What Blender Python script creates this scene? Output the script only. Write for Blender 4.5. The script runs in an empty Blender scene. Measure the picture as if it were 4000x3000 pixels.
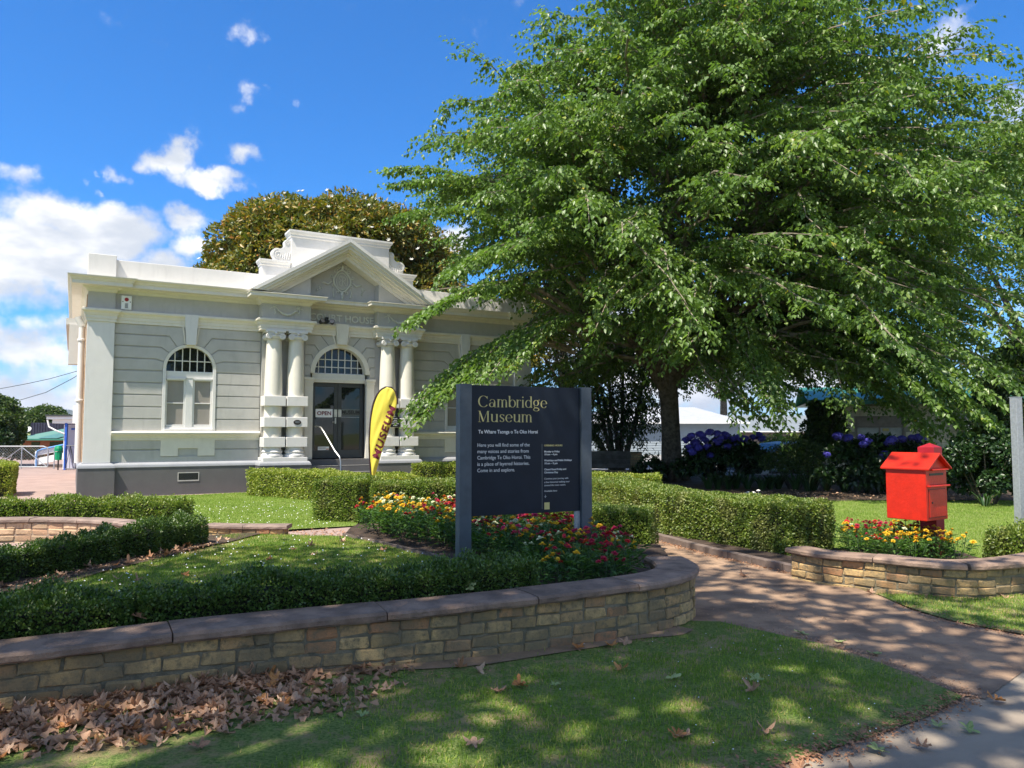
import bpy, bmesh, math, random
import numpy as np
from mathutils import Vector, Matrix, Euler

R = math.radians
random.seed(7)
rng = np.random.default_rng(11)
sc = bpy.context.scene
COL = sc.collection

# ------------------------------------------------------------------ camera
CAMZ = 1.6
PITCH = math.atan(190 / 3000)
cd = bpy.data.cameras.new('camera')
cd.sensor_width = 36.0
cd.lens = 36.0 * 3000 / 4000
cd.clip_start = 0.05
cd.clip_end = 9000
cam = bpy.data.objects.new('camera', cd)
cam.location = (0, 0, CAMZ)
cam.rotation_euler = (math.pi / 2 + PITCH, 0, 0)
COL.objects.link(cam)
sc.camera = cam

# ------------------------------------------------------------------ sun
SUN = Vector((-1.763, -2.157, 4.9)).normalized()
sl = bpy.data.lights.new('sun', 'SUN')
sl.energy = 3.0
sl.angle = R(0.55)
sl.color = (1.0, 0.93, 0.80)
so = bpy.data.objects.new('sun', sl)
so.rotation_euler = SUN.to_track_quat('Z', 'Y').to_euler()
so.location = (0, 0, 40)
COL.objects.link(so)

# ------------------------------------------------------------------ world: sky and clouds
sc.view_settings.view_transform = 'Standard'
sc.view_settings.look = 'None'
sc.view_settings.exposure = 1.58
sc.view_settings.gamma = 1.0
sc.render.engine = 'CYCLES'
sc.cycles.max_bounces = 6
sc.cycles.transparent_max_bounces = 6
w = bpy.data.worlds.new('World')
sc.world = w
w.use_nodes = True
wn = w.node_tree
for n_ in list(wn.nodes):
    wn.nodes.remove(n_)


class NT:
    """small helper to write node trees"""
    def __init__(s, nt):
        s.nt = nt

    def n(s, t, **kw):
        o = s.nt.nodes.new(t)
        for k, v in kw.items():
            if k.startswith('i_'):
                key = k[2:]
                key = int(key) if key.isdigit() else key.replace('_', ' ')
                if isinstance(v, bpy.types.NodeSocket):
                    s.nt.links.new(v, o.inputs[key])
                else:
                    o.inputs[key].default_value = v
            else:
                setattr(o, k, v)
        return o

    def math(s, op, a, b=0.0, clamp=False):
        o = s.nt.nodes.new('ShaderNodeMath')
        o.operation = op
        o.use_clamp = clamp
        for i, v in enumerate((a, b)):
            if isinstance(v, bpy.types.NodeSocket):
                s.nt.links.new(v, o.inputs[i])
            else:
                o.inputs[i].default_value = v
        return o.outputs[0]

    def vmath(s, op, a, b=(0, 0, 0)):
        o = s.nt.nodes.new('ShaderNodeVectorMath')
        o.operation = op
        for i, v in enumerate((a, b)):
            if isinstance(v, bpy.types.NodeSocket):
                s.nt.links.new(v, o.inputs[i])
            else:
                o.inputs[i].default_value = v
        return o.outputs['Value'] if op in ('LENGTH', 'DOT_PRODUCT') else o.outputs[0]

    def mix(s, f, a, b, mode='MIX'):
        o = s.nt.nodes.new('ShaderNodeMix')
        o.data_type = 'RGBA'
        o.blend_type = mode
        for i, v in ((0, f), (6, a), (7, b)):
            if isinstance(v, bpy.types.NodeSocket):
                s.nt.links.new(v, o.inputs[i])
            else:
                if i > 0 and len(v) == 3:
                    v = (*v, 1)
                o.inputs[i].default_value = v
        return o.outputs[2]

    def smooth(s, v, lo, hi):
        o = s.nt.nodes.new('ShaderNodeMapRange')
        o.interpolation_type = 'SMOOTHSTEP'
        s.nt.links.new(v, o.inputs[0])
        o.inputs[1].default_value = lo
        o.inputs[2].default_value = hi
        return o.outputs[0]

    def link(s, a, b):
        s.nt.links.new(a, b)


N = NT(wn)
sky = N.n('ShaderNodeTexSky', sky_type='NISHITA', sun_disc=False)
sky.sun_elevation = math.asin(SUN.z)
sky.sun_rotation = math.atan2(SUN.x, SUN.y) % (2 * math.pi)
sky.altitude = 70
sky.air_density = 1.0
sky.dust_density = 0.25
sky.ozone_density = 4.5
tc = N.n('ShaderNodeTexCoord')
D = N.vmath('NORMALIZE', tc.outputs['Generated'])
sep = N.n('ShaderNodeSeparateXYZ', i_0=D)
az = N.math('ARCTAN2', sep.outputs[0], sep.outputs[1])
el = N.math('ARCSINE', sep.outputs[2])
P2 = N.n('ShaderNodeCombineXYZ', i_0=az, i_1=el).outputs[0]
warp = N.n('ShaderNodeTexNoise', i_Vector=D, i_Scale=8.0, i_Detail=7.0, i_Roughness=0.6)
wv = N.vmath('SUBTRACT', warp.outputs['Color'], (0.5, 0.5, 0.5))
wv = N.vmath('MULTIPLY', wv, (0.17, 0.12, 0.0))
Pw = N.vmath('ADD', P2, wv)


def azel(px, py):
    d = Vector(((px - 2000) / 3000, 1, 0)) + Vector((0, 0, -(py - 1500) / 3000))
    d.rotate(Euler((PITCH, 0, 0)))
    d.normalize()
    return math.atan2(d.x, d.y), math.asin(d.z)


# clouds: (pixel centre, half width, half height, strength)
CLOUDS = [((330, 900), 400, 130, 1.25), ((60, 1010), 420, 210, 1.25), ((560, 1080), 330, 120, 1.1), ((740, 880), 130, 75, 1.0), ((760, 980), 110, 60, .9),
          ((715, 620), 130, 75, 1.2), ((860, 690), 190, 60, 1.2), ((970, 590), 90, 60, .8), ((520, 665), 60, 60, .7),
          ((440, 640), 40, 28, .6), ((130, 660), 110, 60, .50), ((955, 390), 80, 55, .66), ((1175, 430), 60, 45, .52), ((935, 125), 80, 60, .56),
          ((1060, 390), 40, 30, .45), ((370, 680), 30, 50, .45), ((410, 745), 35, 30, .45),
          ((100, 1330), 420, 110, 1.0), ((150, 1550), 500, 130, .95), ((1770, 930), 130, 110, 1.1),
          ((3800, 100), 130, 90, .52), ((3950, 400), 90, 70, .6), ((3960, 520), 120, 70, .6), ((2450, 1330), 900, 210, 1.1), ((2900, 1500), 900, 160, 1.1),
          ((5200, 900), 700, 220, 1.1), ((-1300, 900), 800, 260, 1.0)]
acc = None
for (px, py), rw, rh, st in CLOUDS:
    a0, e0 = azel(px, py)
    kx = math.cos(math.atan((px - 2000) / 3000)) ** 2
    v = N.vmath('SUBTRACT', Pw, (a0, e0, 0))
    v = N.vmath('MULTIPLY', v, (3000 / rw / kx, 3000 / rh / kx ** 0.5, 0))
    l = N.vmath('LENGTH', v)
    f = N.math('MULTIPLY', N.math('SUBTRACT', 1.25, l, True), st)
    acc = f if acc is None else N.math('MAXIMUM', acc, f)
nz = N.n('ShaderNodeTexNoise', i_Vector=D, i_Scale=9.0, i_Detail=9.0, i_Roughness=0.58)
nz2 = N.n('ShaderNodeTexNoise', i_Vector=D, i_Scale=38.0, i_Detail=6.0, i_Roughness=0.6)
nn = N.math('ADD', N.math('MULTIPLY', N.math('SUBTRACT', nz.outputs[0], .5), 1.5), N.math('MULTIPLY', N.math('SUBTRACT', nz2.outputs[0], .5), 1.0))
# scattered fair-weather cloud low over the horizon all round
low = N.math('MULTIPLY', N.smooth(el, R(15), R(1)), .55)
acc = N.math('MAXIMUM', acc, low)
# extra unseen cloud added to both sides and behind to lift and whiten shade
far_ = N.math('MULTIPLY', N.smooth(N.math('ABSOLUTE', az), R(42), R(70)), .52)
acc = N.math('MAXIMUM', acc, far_)
dens = N.smooth(N.math('ADD', acc, nn), .20, .98)
shade = N.n('ShaderNodeTexNoise', i_Vector=N.vmath('MULTIPLY', D, (1, 1, 2.2)), i_Scale=11.0, i_Detail=5.0)
cc = N.mix(N.smooth(shade.outputs[0], .36, .66), (.55, .61, .71), (.99, 1.0, 1.03))
bg = N.n('ShaderNodeBackground', i_Strength=.058)
tint = N.mix(1.0, sky.outputs[0], (.22, .78, 1.28), 'MULTIPLY')
cl = N.mix(1.0, cc, (7.7, 7.5, 7.2), 'MULTIPLY')
N.link(N.mix(dens, tint, cl), bg.inputs[0])
wo = N.n('ShaderNodeOutputWorld')
N.link(bg.outputs[0], wo.inputs[0])


# ------------------------------------------------------------------ helpers
def tag(o, label=None, cat=None, group=None, kind=None):
    if label: o['label'] = label
    if cat: o['category'] = cat
    if group: o['group'] = group
    if kind: o['kind'] = kind
    return o


def thing(name, label, cat, loc=(0, 0, 0), rz=0, group=None):
    o = bpy.data.objects.new(name, None)
    o.empty_display_size = .2
    o.location = loc
    o.rotation_euler = (0, 0, rz)
    COL.objects.link(o)
    return tag(o, label, cat, group)


def add(name, me, parent=None, loc=(0, 0, 0), rot=(0, 0, 0), scale=(1, 1, 1)):
    o = bpy.data.objects.new(name, me)
    o.location = loc
    o.rotation_euler = rot
    o.scale = scale
    COL.objects.link(o)
    if parent: o.parent = parent
    return o


class MB:
    """collects shapes into one mesh"""
    def __init__(s):
        s.v = []
        s.f = []

    def quadmesh(s, vs, fs):
        b = len(s.v)
        s.v += [tuple(p) for p in vs]
        s.f += [tuple(i + b for i in f) for f in fs]
        return s

    def box(s, x0, x1, y0, y1, z0, z1, m=None):
        vs = [(x0, y0, z0), (x1, y0, z0), (x1, y1, z0), (x0, y1, z0), (x0, y0, z1), (x1, y0, z1), (x1, y1, z1), (x0, y1, z1)]
        if m is not None: vs = [m @ Vector(p) for p in vs]
        return s.quadmesh(vs, [(3, 2, 1, 0), (4, 5, 6, 7), (0, 1, 5, 4), (1, 2, 6, 5), (2, 3, 7, 6), (3, 0, 4, 7)])

    def prism(s, pts, y0, y1, m=None):
        """polygon in x,z extruded from y0 (front) to y1 (back)"""
        a = sum(pts[i][0] * pts[(i + 1) % len(pts)][1] - pts[(i + 1) % len(pts)][0] * pts[i][1] for i in range(len(pts)))
        if a < 0: pts = pts[::-1]
        k = len(pts)
        vs = [(p[0], y0, p[1]) for p in pts] + [(p[0], y1, p[1]) for p in pts]
        if m is not None: vs = [m @ Vector(p) for p in vs]
        fs = [tuple(range(k)), tuple(range(2 * k - 1, k - 1, -1))]
        fs += [(i, i + k, (i + 1) % k + k, (i + 1) % k) for i in range(k)]
        return s.quadmesh(vs, fs)

    def slab(s, pts, z0, z1):
        """polygon in x,y extruded from z0 to z1"""
        a = sum(pts[i][0] * pts[(i + 1) % len(pts)][1] - pts[(i + 1) % len(pts)][0] * pts[i][1] for i in range(len(pts)))
        if a < 0: pts = pts[::-1]
        k = len(pts)
        vs = [(p[0], p[1], z0) for p in pts] + [(p[0], p[1], z1) for p in pts]
        fs = [tuple(range(k - 1, -1, -1)), tuple(range(k, 2 * k))]
        fs += [(i, (i + 1) % k, (i + 1) % k + k, i + k) for i in range(k)]
        return s.quadmesh(vs, fs)

    def lathe(s, prof, seg=20, m=None, a0=0, a1=2 * math.pi):
        full = abs(a1 - a0 - 2 * math.pi) < 1e-6
        k = seg if full else seg + 1
        vs = []
        for r, z in prof:
            for i in range(k):
                a = a0 + (a1 - a0) * i / seg
                vs.append((r * math.cos(a), r * math.sin(a), z))
        if m is not None: vs = [m @ Vector(p) for p in vs]
        fs = []
        for j in range(len(prof) - 1):
            for i in range(seg):
                i2 = (i + 1) % k
                fs.append((j * k + i, j * k + i2, (j + 1) * k + i2, (j + 1) * k + i))
        if full:
            fs.append(tuple(range(k - 1, -1, -1)))
            fs.append(tuple((len(prof) - 1) * k + i for i in range(k)))
        return s.quadmesh(vs, fs)

    def tube(s, pts, rad, seg=6, cap=True):
        pts = [Vector(p) for p in pts]
        if not hasattr(rad, '__len__'): rad = [rad] * len(pts)
        vs = []
        ref = None
        for i, p in enumerate(pts):
            t = (pts[min(i + 1, len(pts) - 1)] - pts[max(i - 1, 0)])
            if t.length < 1e-9: t = Vector((0, 0, 1))
            t.normalize()
            if ref is None:
                ref = t.orthogonal().normalized()
            else:
                ref = (ref - t * ref.dot(t))
                ref = ref.normalized() if ref.length > 1e-6 else t.orthogonal().normalized()
            b = t.cross(ref)
            for k in range(seg):
                a = 2 * math.pi * k / seg
                vs.append(p + (ref * math.cos(a) + b * math.sin(a)) * rad[i])
        fs = []
        for j in range(len(pts) - 1):
            for k in range(seg):
                k2 = (k + 1) % seg
                fs.append((j * seg + k, j * seg + k2, (j + 1) * seg + k2, (j + 1) * seg + k))
        if cap:
            fs.append(tuple(range(seg - 1, -1, -1)))
            fs.append(tuple((len(pts) - 1) * seg + i for i in range(seg)))
        return s.quadmesh(vs, fs)

    def sweep(s, path, prof, closed_prof=True, ends=True):
        """prof = (out, z) swept along plan path [(x, out_dir)], local coordinates with outward = -y (left of travel is +b)"""
        path = [Vector(p) for p in path]
        k = len(path)
        offs = []
        for i in range(k):
            ns = []
            if i > 0:
                d = (path[i] - path[i - 1]).normalized(); ns.append(Vector((-d.y, d.x)))
            if i < k - 1:
                d = (path[i + 1] - path[i]).normalized(); ns.append(Vector((-d.y, d.x)))
            if len(ns) == 1: offs.append(ns[0])
            else:
                b = ns[0] + ns[1]
                offs.append(b / max(1e-6, b.dot(ns[0])))
        vs = []
        for i in range(k):
            for o_, z in prof:
                q = path[i] + offs[i] * o_
                vs.append((q.x, -q.y, z))
        m = len(prof)
        fs = []
        for i in range(k - 1):
            for j in range(m if closed_prof else m - 1):
                j2 = (j + 1) % m
                fs.append((i * m + j, i * m + j2, (i + 1) * m + j2, (i + 1) * m + j))
        if ends and closed_prof:
            fs.append(tuple(range(m - 1, -1, -1)))
            fs.append(tuple((k - 1) * m + j for j in range(m)))
        return s.quadmesh(vs, fs)

    def mesh(s, name, mat, smooth=False, fix=True):
        me = bpy.data.meshes.new(name)
        me.from_pydata(s.v, [], s.f)
        if fix:
            bm = bmesh.new(); bm.from_mesh(me)
            bmesh.ops.recalc_face_normals(bm, faces=bm.faces)
            bm.to_mesh(me); bm.free()
        me.materials.append(mat)
        if smooth:
            me.shade_smooth()
            try:
                me.set_sharp_from_angle(angle=R(40))
            except Exception:
                pass
        return me

    def build(s, name, mat, parent=None, smooth=False, bevel=0, loc=(0, 0, 0), rot=(0, 0, 0)):
        o = add(name, s.mesh(name, mat, smooth), parent, loc, rot)
        if bevel:
            b = o.modifiers.new('bevel', 'BEVEL')
            b.width = bevel; b.segments = 2; b.limit_method = 'ANGLE'; b.angle_limit = R(35)
        return o


def fast_mesh(name, V, F, mat, val=None, smooth=False):
    """V (n,3), F (m,k) numpy arrays"""
    me = bpy.data.meshes.new(name)
    n, (m, k) = len(V), F.shape
    me.vertices.add(n)
    me.vertices.foreach_set('co', np.ascontiguousarray(V, dtype=np.float32).ravel())
    me.loops.add(m * k)
    me.loops.foreach_set('vertex_index', np.ascontiguousarray(F, dtype=np.int32).ravel())
    me.polygons.add(m)
    me.polygons.foreach_set('loop_start', np.arange(0, m * k, k, dtype=np.int32))
    me.update(calc_edges=True)
    if val is not None:
        at = me.attributes.new('v', 'FLOAT', 'POINT')
        at.data.foreach_set('value', np.ascontiguousarray(val, dtype=np.float32))
    if mat: me.materials.append(mat)
    return me


def norm(a):
    return a / np.maximum(1e-9, np.linalg.norm(a, axis=1, keepdims=True))


def leaf_arrays(P, Dn, Nn, L, W, fold=0.25, droop=0.0):
    """rhombic folded leaves: 4 verts / 2 triangles each"""
    Dn = norm(Dn)
    Nn = norm(Nn - Dn * np.sum(Nn * Dn, axis=1, keepdims=True))
    S = np.cross(Dn, Nn)
    L = np.asarray(L).reshape(-1, 1) * np.ones((len(P), 1))
    W = np.asarray(W).reshape(-1, 1) * np.ones((len(P), 1))
    mid = P + Dn * L * .45
    a = P
    b = mid + S * W * .5 + Nn * W * fold
    c = P + Dn * L - Nn * L * droop
    d = mid - S * W * .5 + Nn * W * fold
    V = np.stack([a, b, c, d], axis=1).reshape(-1, 3)
    i = np.arange(len(P))[:, None] * 4
    F = np.concatenate([i + np.array([[0, 1, 2]]), i + np.array([[0, 2, 3]])], axis=1).reshape(-1, 3)
    return V, F


def leaves(name, P, Dn, Nn, L, W, mat, parent=None, fold=.25, droop=0.0, val=None, kind='stuff'):
    V, F = leaf_arrays(P, Dn, Nn, L, W, fold, droop)
    if val is None: val = rng.random(len(P))
    me = fast_mesh(name, V, F, mat, np.repeat(val, 4))
    o = add(name, me, parent)
    if kind: o['kind'] = kind
    return o


def rdir(n):
    return norm(rng.normal(size=(n, 3)))


# ------------------------------------------------------------------ materials
def new_mat(name):
    m = bpy.data.materials.new(name)
    m.use_nodes = True
    nt = m.node_tree
    for x in list(nt.nodes): nt.nodes.remove(x)
    M = NT(nt)
    M.out = M.n('ShaderNodeOutputMaterial')
    M.m = m
    return M


def basic(name, c, rough=.7, var=.12, scale=6.0, bump=.15, bscale=60.0, metal=0.0, c2=None, spec=.4, objvar=0.0, stain=0.0, dist=.01):
    M = new_mat(name)
    pos = M.n('ShaderNodeNewGeometry').outputs['Position']
    nz = M.n('ShaderNodeTexNoise', i_Vector=pos, i_Scale=scale, i_Detail=6.0, i_Roughness=.6)
    c2 = c2 or tuple(x * (1 - var * 2) for x in c)
    col = M.mix(M.smooth(nz.outputs[0], .3, .7), c, c2)
    if stain:
        n3 = M.n('ShaderNodeTexNoise', i_Vector=M.vmath('MULTIPLY', pos, (3, 3, .5)), i_Scale=2.0, i_Detail=7.0, i_Roughness=.7)
        col = M.mix(M.math('MULTIPLY', M.smooth(n3.outputs[0], .5, .75), stain), col, tuple(x * .55 for x in c))
    if objvar:
        oi = M.n('ShaderNodeObjectInfo')
        hs = M.n('ShaderNodeHueSaturation', i_Color=col)
        M.link(M.math('ADD', 1 - objvar, M.math('MULTIPLY', oi.outputs['Random'], 2 * objvar)), hs.inputs['Value'])
        col = hs.outputs[0]
    p = M.n('ShaderNodeBsdfPrincipled', i_Roughness=rough, i_Metallic=metal)
    p.inputs['Specular IOR Level'].default_value = spec
    M.link(col, p.inputs['Base Color'])
    if bump:
        nb = M.n('ShaderNodeTexNoise', i_Vector=pos, i_Scale=bscale, i_Detail=5.0, i_Roughness=.65)
        b = M.n('ShaderNodeBump', i_Strength=bump, i_Distance=dist)
        M.link(nb.outputs[0], b.inputs['Height'])
        M.link(b.outputs[0], p.inputs['Normal'])
    M.link(p.outputs[0], M.out.inputs[0])
    return M.m


def leafmat(name, cols, rough=.38, trans=.35, spec=.5, tcol=None, patch=None):
    """cols: list of (position, rgb) over the per leaf random value"""
    M = new_mat(name)
    at = M.n('ShaderNodeAttribute', attribute_name='v')
    cr = M.n('ShaderNodeValToRGB')
    e = cr.color_ramp.elements
    while len(e) < len(cols): e.new(.5)
    for i, (p_, c) in enumerate(cols):
        e[i].position = p_
        e[i].color = (*c, 1)
    M.link(at.outputs['Fac'], cr.inputs[0])
    col = cr.outputs[0]
    if patch:
        pos = M.n('ShaderNodeNewGeometry').outputs['Position']
        nz = M.n('ShaderNodeTexNoise', i_Vector=pos, i_Scale=patch[1], i_Detail=3.0)
        col = M.mix(M.smooth(nz.outputs[0], .52, .68), col, patch[0])
    p = M.n('ShaderNodeBsdfPrincipled', i_Roughness=rough)
    p.inputs['Specular IOR Level'].default_value = spec
    M.link(col, p.inputs['Base Color'])
    t = M.n('ShaderNodeBsdfTranslucent')
    M.link(M.mix(1.0, col, tcol or (1.5, 1.7, .6), 'MULTIPLY'), t.inputs[0])
    mx = M.n('ShaderNodeMixShader', i_0=trans)
    M.link(p.outputs[0], mx.inputs[1])
    M.link(t.outputs[0], mx.inputs[2])
    M.link(mx.outputs[0], M.out.inputs[0])
    return M.m


WHITE = basic('white_render_paint', (.70, .68, .655), .55, .025, 3, .2, 90, stain=.22)
CREAM = basic('cream_trim_paint', (.72, .68, .59), .5, .03, 4, .15, 90, stain=.25)
GREYP = basic('grey_render_paint', (.475, .46, .43), .6, .05, 3, .25, 70, stain=.28)
PLINTH = basic('plinth_grey_paint', (.125, .12, .12), .55, .06, 3, .14, 60, stain=.15)
PLMOLD = basic('plinth_moulding_paint', (.34, .345, .37), .5, .05, 3, .1, 60)
CHARC = basic('charcoal_joinery_paint', (.055, .058, .058), .4, .1, 8, .05, 60)
SIDEBRK = None
BLIND = basic('frosted_window_blind', (.30, .27, .235), .5, .1, 120, .3, 160, spec=.7)
BLACKM = basic('black_metal', (.012, .012, .013), .4, .1, 8, .05)
STEEL = basic('brushed_steel', (.50, .50, .50), .35, .05, 20, .05, metal=.9)
GALV = basic('galvanised_steel', (.42, .44, .46), .5, .12, 30, .08, metal=.35)
WPLAST = basic('white_plastic', (.82, .82, .80), .4, .02, 5, 0)
REDPL = basic('red_plastic', (.35, .02, .02), .4, .02, 5, 0)
MAROON = basic('maroon_print', (.16, .012, .03), .5, .05, 20, 0)
WPRINT = basic('white_print', (.80, .80, .78), .5, .02, 20, 0)
GOLD = basic('pale_gold_print', (.62, .54, .22), .45, .05, 20, 0)
NAVY = basic('dark_navy_sign_panel', (.014, .021, .034), .5, .12, 4, .03, 40, spec=.25)
SLATE = basic('slate_grey_post_paint', (.085, .105, .125), .5, .1, 9, .12, 90)
BARK = basic('lichened_bark', (.16, .135, .10), .9, .3, 9, 1.0, 26, c2=(.055, .042, .03), dist=.05)
TWIG = basic('pale_twig_bark', (.34, .29, .22), .8, .25, 6, .3, 40, c2=(.14, .11, .08))
SOIL = basic('dark_garden_soil', (.085, .056, .04), .95, .3, 5, 1.0, 30, dist=.03)
MULCH = basic('leafy_mulch', (.12, .08, .052), .95, .3, 4, 1.0, 18, c2=(.055, .04, .028), dist=.05)
STONE = basic('coping_stone', (.33, .225, .165), .85, .25, 5, .9, 45, c2=(.16, .11, .083), objvar=.15, dist=.012)
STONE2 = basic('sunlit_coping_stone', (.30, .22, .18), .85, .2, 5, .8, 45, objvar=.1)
MORTAR = basic('dirty_mortar', (.27, .225, .15), .95, .25, 5, .9, 50, c2=(.12, .11, .075), dist=.015)
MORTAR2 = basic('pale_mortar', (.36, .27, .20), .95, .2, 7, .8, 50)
ASPH = basic('asphalt', (.34, .28, .215), .85, .15, 1.3, .8, 160, c2=(.24, .195, .152), dist=.006)
PATHM = basic('brown_trodden_path', (.42, .275, .175), .9, .2, 2.6, 1.0, 60, c2=(.19, .125, .085), dist=.012)
PINK = basic('pinkish_concrete', (.36, .26, .225), .85, .12, 1.5, .5, 60, c2=(.28, .20, .175))
TGRASS_ = None
KERB = basic('worn_concrete_kerb', (.20, .15, .125), .85, .2, 5, .7, 40)


def turf(name, a, b, dirt, amt):
    M = new_mat(name)
    pos = M.n('ShaderNodeNewGeometry').outputs['Position']
    f1 = M.n('ShaderNodeTexNoise', i_Vector=pos, i_Scale=55.0, i_Detail=5.0, i_Roughness=.75)
    f2 = M.n('ShaderNodeTexNoise', i_Vector=pos, i_Scale=2.2, i_Detail=5.0, i_Roughness=.65)
    f3 = M.n('ShaderNodeTexNoise', i_Vector=pos, i_Scale=14.0, i_Detail=4.0, i_Roughness=.7)
    col = M.mix(M.smooth(f1.outputs[0], .38, .62), a, b)
    k = M.math('ADD', M.math('MULTIPLY', f2.outputs[0], .6), M.math('MULTIPLY', f3.outputs[0], .4))
    col = M.mix(M.math('MULTIPLY', M.smooth(k, .47, .60), amt), col, dirt)
    p = M.n('ShaderNodeBsdfPrincipled', i_Roughness=.95)
    p.inputs['Specular IOR Level'].default_value = .1
    M.link(col, p.inputs['Base Color'])
    b_ = M.n('ShaderNodeBump', i_Strength=1.0, i_Distance=.03)
    M.link(f1.outputs[0], b_.inputs['Height'])
    M.link(b_.outputs[0], p.inputs['Normal'])
    M.link(p.outputs[0], M.out.inputs[0])
    return M.m


TGRASS = turf('turf_base', (.10, .18, .04), (.27, .33, .10), (.42, .31, .17), .8)
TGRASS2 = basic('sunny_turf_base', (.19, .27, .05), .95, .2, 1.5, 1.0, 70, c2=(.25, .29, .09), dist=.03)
REDP = basic('red_gloss_paint', (.62, .022, .005), .42, .10, 7, .3, 40, spec=.45, stain=.5)
REDP2 = basic('crimson_post_paint', (.36, .012, .022), .5, .12, 5, .15, 30)
WOODW = basic('weathered_timber', (.14, .125, .11), .85, .3, 5, .5, 40, c2=(.07, .06, .05), objvar=.2)


def glassmat(name, c=(.012, .014, .014)):
    M = new_mat(name)
    p = M.n('ShaderNodeBsdfPrincipled', i_Roughness=.03)
    p.inputs['Base Color'].default_value = (*c, 1)
    p.inputs['Specular IOR Level'].default_value = .5
    pos = M.n('ShaderNodeNewGeometry').outputs['Position']
    nb = M.n('ShaderNodeTexNoise', i_Vector=pos, i_Scale=1.6, i_Detail=1.0)
    b = M.n('ShaderNodeBump', i_Strength=.05, i_Distance=.02)
    M.link(nb.outputs[0], b.inputs['Height'])
    M.link(b.outputs[0], p.inputs['Normal'])
    M.link(p.outputs[0], M.out.inputs[0])
    return M.m


GLASS = glassmat('dark_window_glass')


def brickmat(name, base, hue2, dirt, dirtamt):
    M = new_mat(name)
    oi = M.n('ShaderNodeObjectInfo')
    pos = M.n('ShaderNodeNewGeometry').outputs['Position']
    cr = M.n('ShaderNodeValToRGB')
    e = cr.color_ramp.elements
    e[0].position = 0; e[0].color = (*[x * .62 for x in base], 1)
    e[1].position = 1; e[1].color = (*hue2, 1)
    for p_, c in ((.25, base), (.6, tuple(x * 1.2 for x in base)), (.85, tuple((a + b) / 2 for a, b in zip(base, hue2)))):
        q = e.new(p_); q.color = (*c, 1)
    M.link(oi.outputs['Random'], cr.inputs[0])
    nz = M.n('ShaderNodeTexNoise', i_Vector=pos, i_Scale=22.0, i_Detail=6.0, i_Roughness=.7)
    col = M.mix(M.smooth(nz.outputs[0], .42, .72), cr.outputs[0], dirt)
    n2 = M.n('ShaderNodeTexNoise', i_Vector=pos, i_Scale=2.3, i_Detail=6.0, i_Roughness=.6)
    col = M.mix(M.math('MULTIPLY', M.smooth(n2.outputs[0], .40, .62), dirtamt), col, dirt)
    n4 = M.n('ShaderNodeTexNoise', i_Vector=pos, i_Scale=120.0, i_Detail=4.0)
    col = M.mix(M.math('MULTIPLY', M.smooth(n4.outputs[0], .52, .7), .4), col, tuple(x * .5 for x in base))
    p = M.n('ShaderNodeBsdfPrincipled', i_Roughness=.9)
    M.link(col, p.inputs['Base Color'])
    b = M.n('ShaderNodeBump', i_Strength=.9, i_Distance=.008)
    nb = M.n('ShaderNodeTexNoise', i_Vector=pos, i_Scale=70.0, i_Detail=6.0, i_Roughness=.7)
    M.link(nb.outputs[0], b.inputs['Height'])
    M.link(b.outputs[0], p.inputs['Normal'])
    M.link(p.outputs[0], M.out.inputs[0])
    return M.m


BRICK = brickmat('weathered_yellow_brick', (.52, .345, .15), (.50, .22, .10), (.17, .14, .085), .75)
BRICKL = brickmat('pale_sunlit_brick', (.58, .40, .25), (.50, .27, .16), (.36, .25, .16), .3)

# ================================================================== SETTING: ground sheets
UA = Vector((math.sin(R(60.3)), math.cos(R(60.3)), 0))
NA = Vector((math.cos(R(60.3)), -math.sin(R(60.3)), 0))
OM = Vector((-10.563757, 18.780610, 0)) - NA * .22
YAWM = math.atan2(UA.y, UA.x)


def mus(a, b, z=0):
    return OM + UA * a + NA * b + Vector((0, 0, z))


def sheet(name, pts, z, mat, kind='structure', thick=0.0):
    mb = MB()
    a = sum(pts[i][0] * pts[(i + 1) % len(pts)][1] - pts[(i + 1) % len(pts)][0] * pts[i][1] for i in range(len(pts)))
    if a < 0: pts = pts[::-1]
    if thick:
        mb.slab(pts, z - thick, z)
    else:
        mb.quadmesh([(p[0], p[1], z) for p in pts], [tuple(range(len(pts)))])
    o = mb.build(name, mat)
    o['kind'] = kind
    return o


def smoothpoly(pts, n=4, closed=True):
    """Catmull-Rom"""
    out = []
    k = len(pts)
    rngi = range(k) if closed else range(k - 1)
    for i in rngi:
        if closed:
            p = [Vector(pts[(i + j - 1) % k]) for j in range(4)]
        else:
            p = [Vector(pts[max(0, min(k - 1, i + j - 1))]) for j in range(4)]
        for t in range(n):
            t /= n
            out.append(.5 * ((2 * p[1]) + (p[2] - p[0]) * t + (2 * p[0] - 5 * p[1] + 4 * p[2] - p[3]) * t * t + (3 * p[1] - p[0] - 3 * p[2] + p[3]) * t ** 3))
    if not closed: out.append(Vector(pts[-1]))
    return out


def vz(x, y):
    """verge level: rises a little along the left part of the front wall"""
    t = min(1, max(0, (1.2 - x) / 4.0))
    return .012 + .09 * t * t * (3 - 2 * t)


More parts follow.
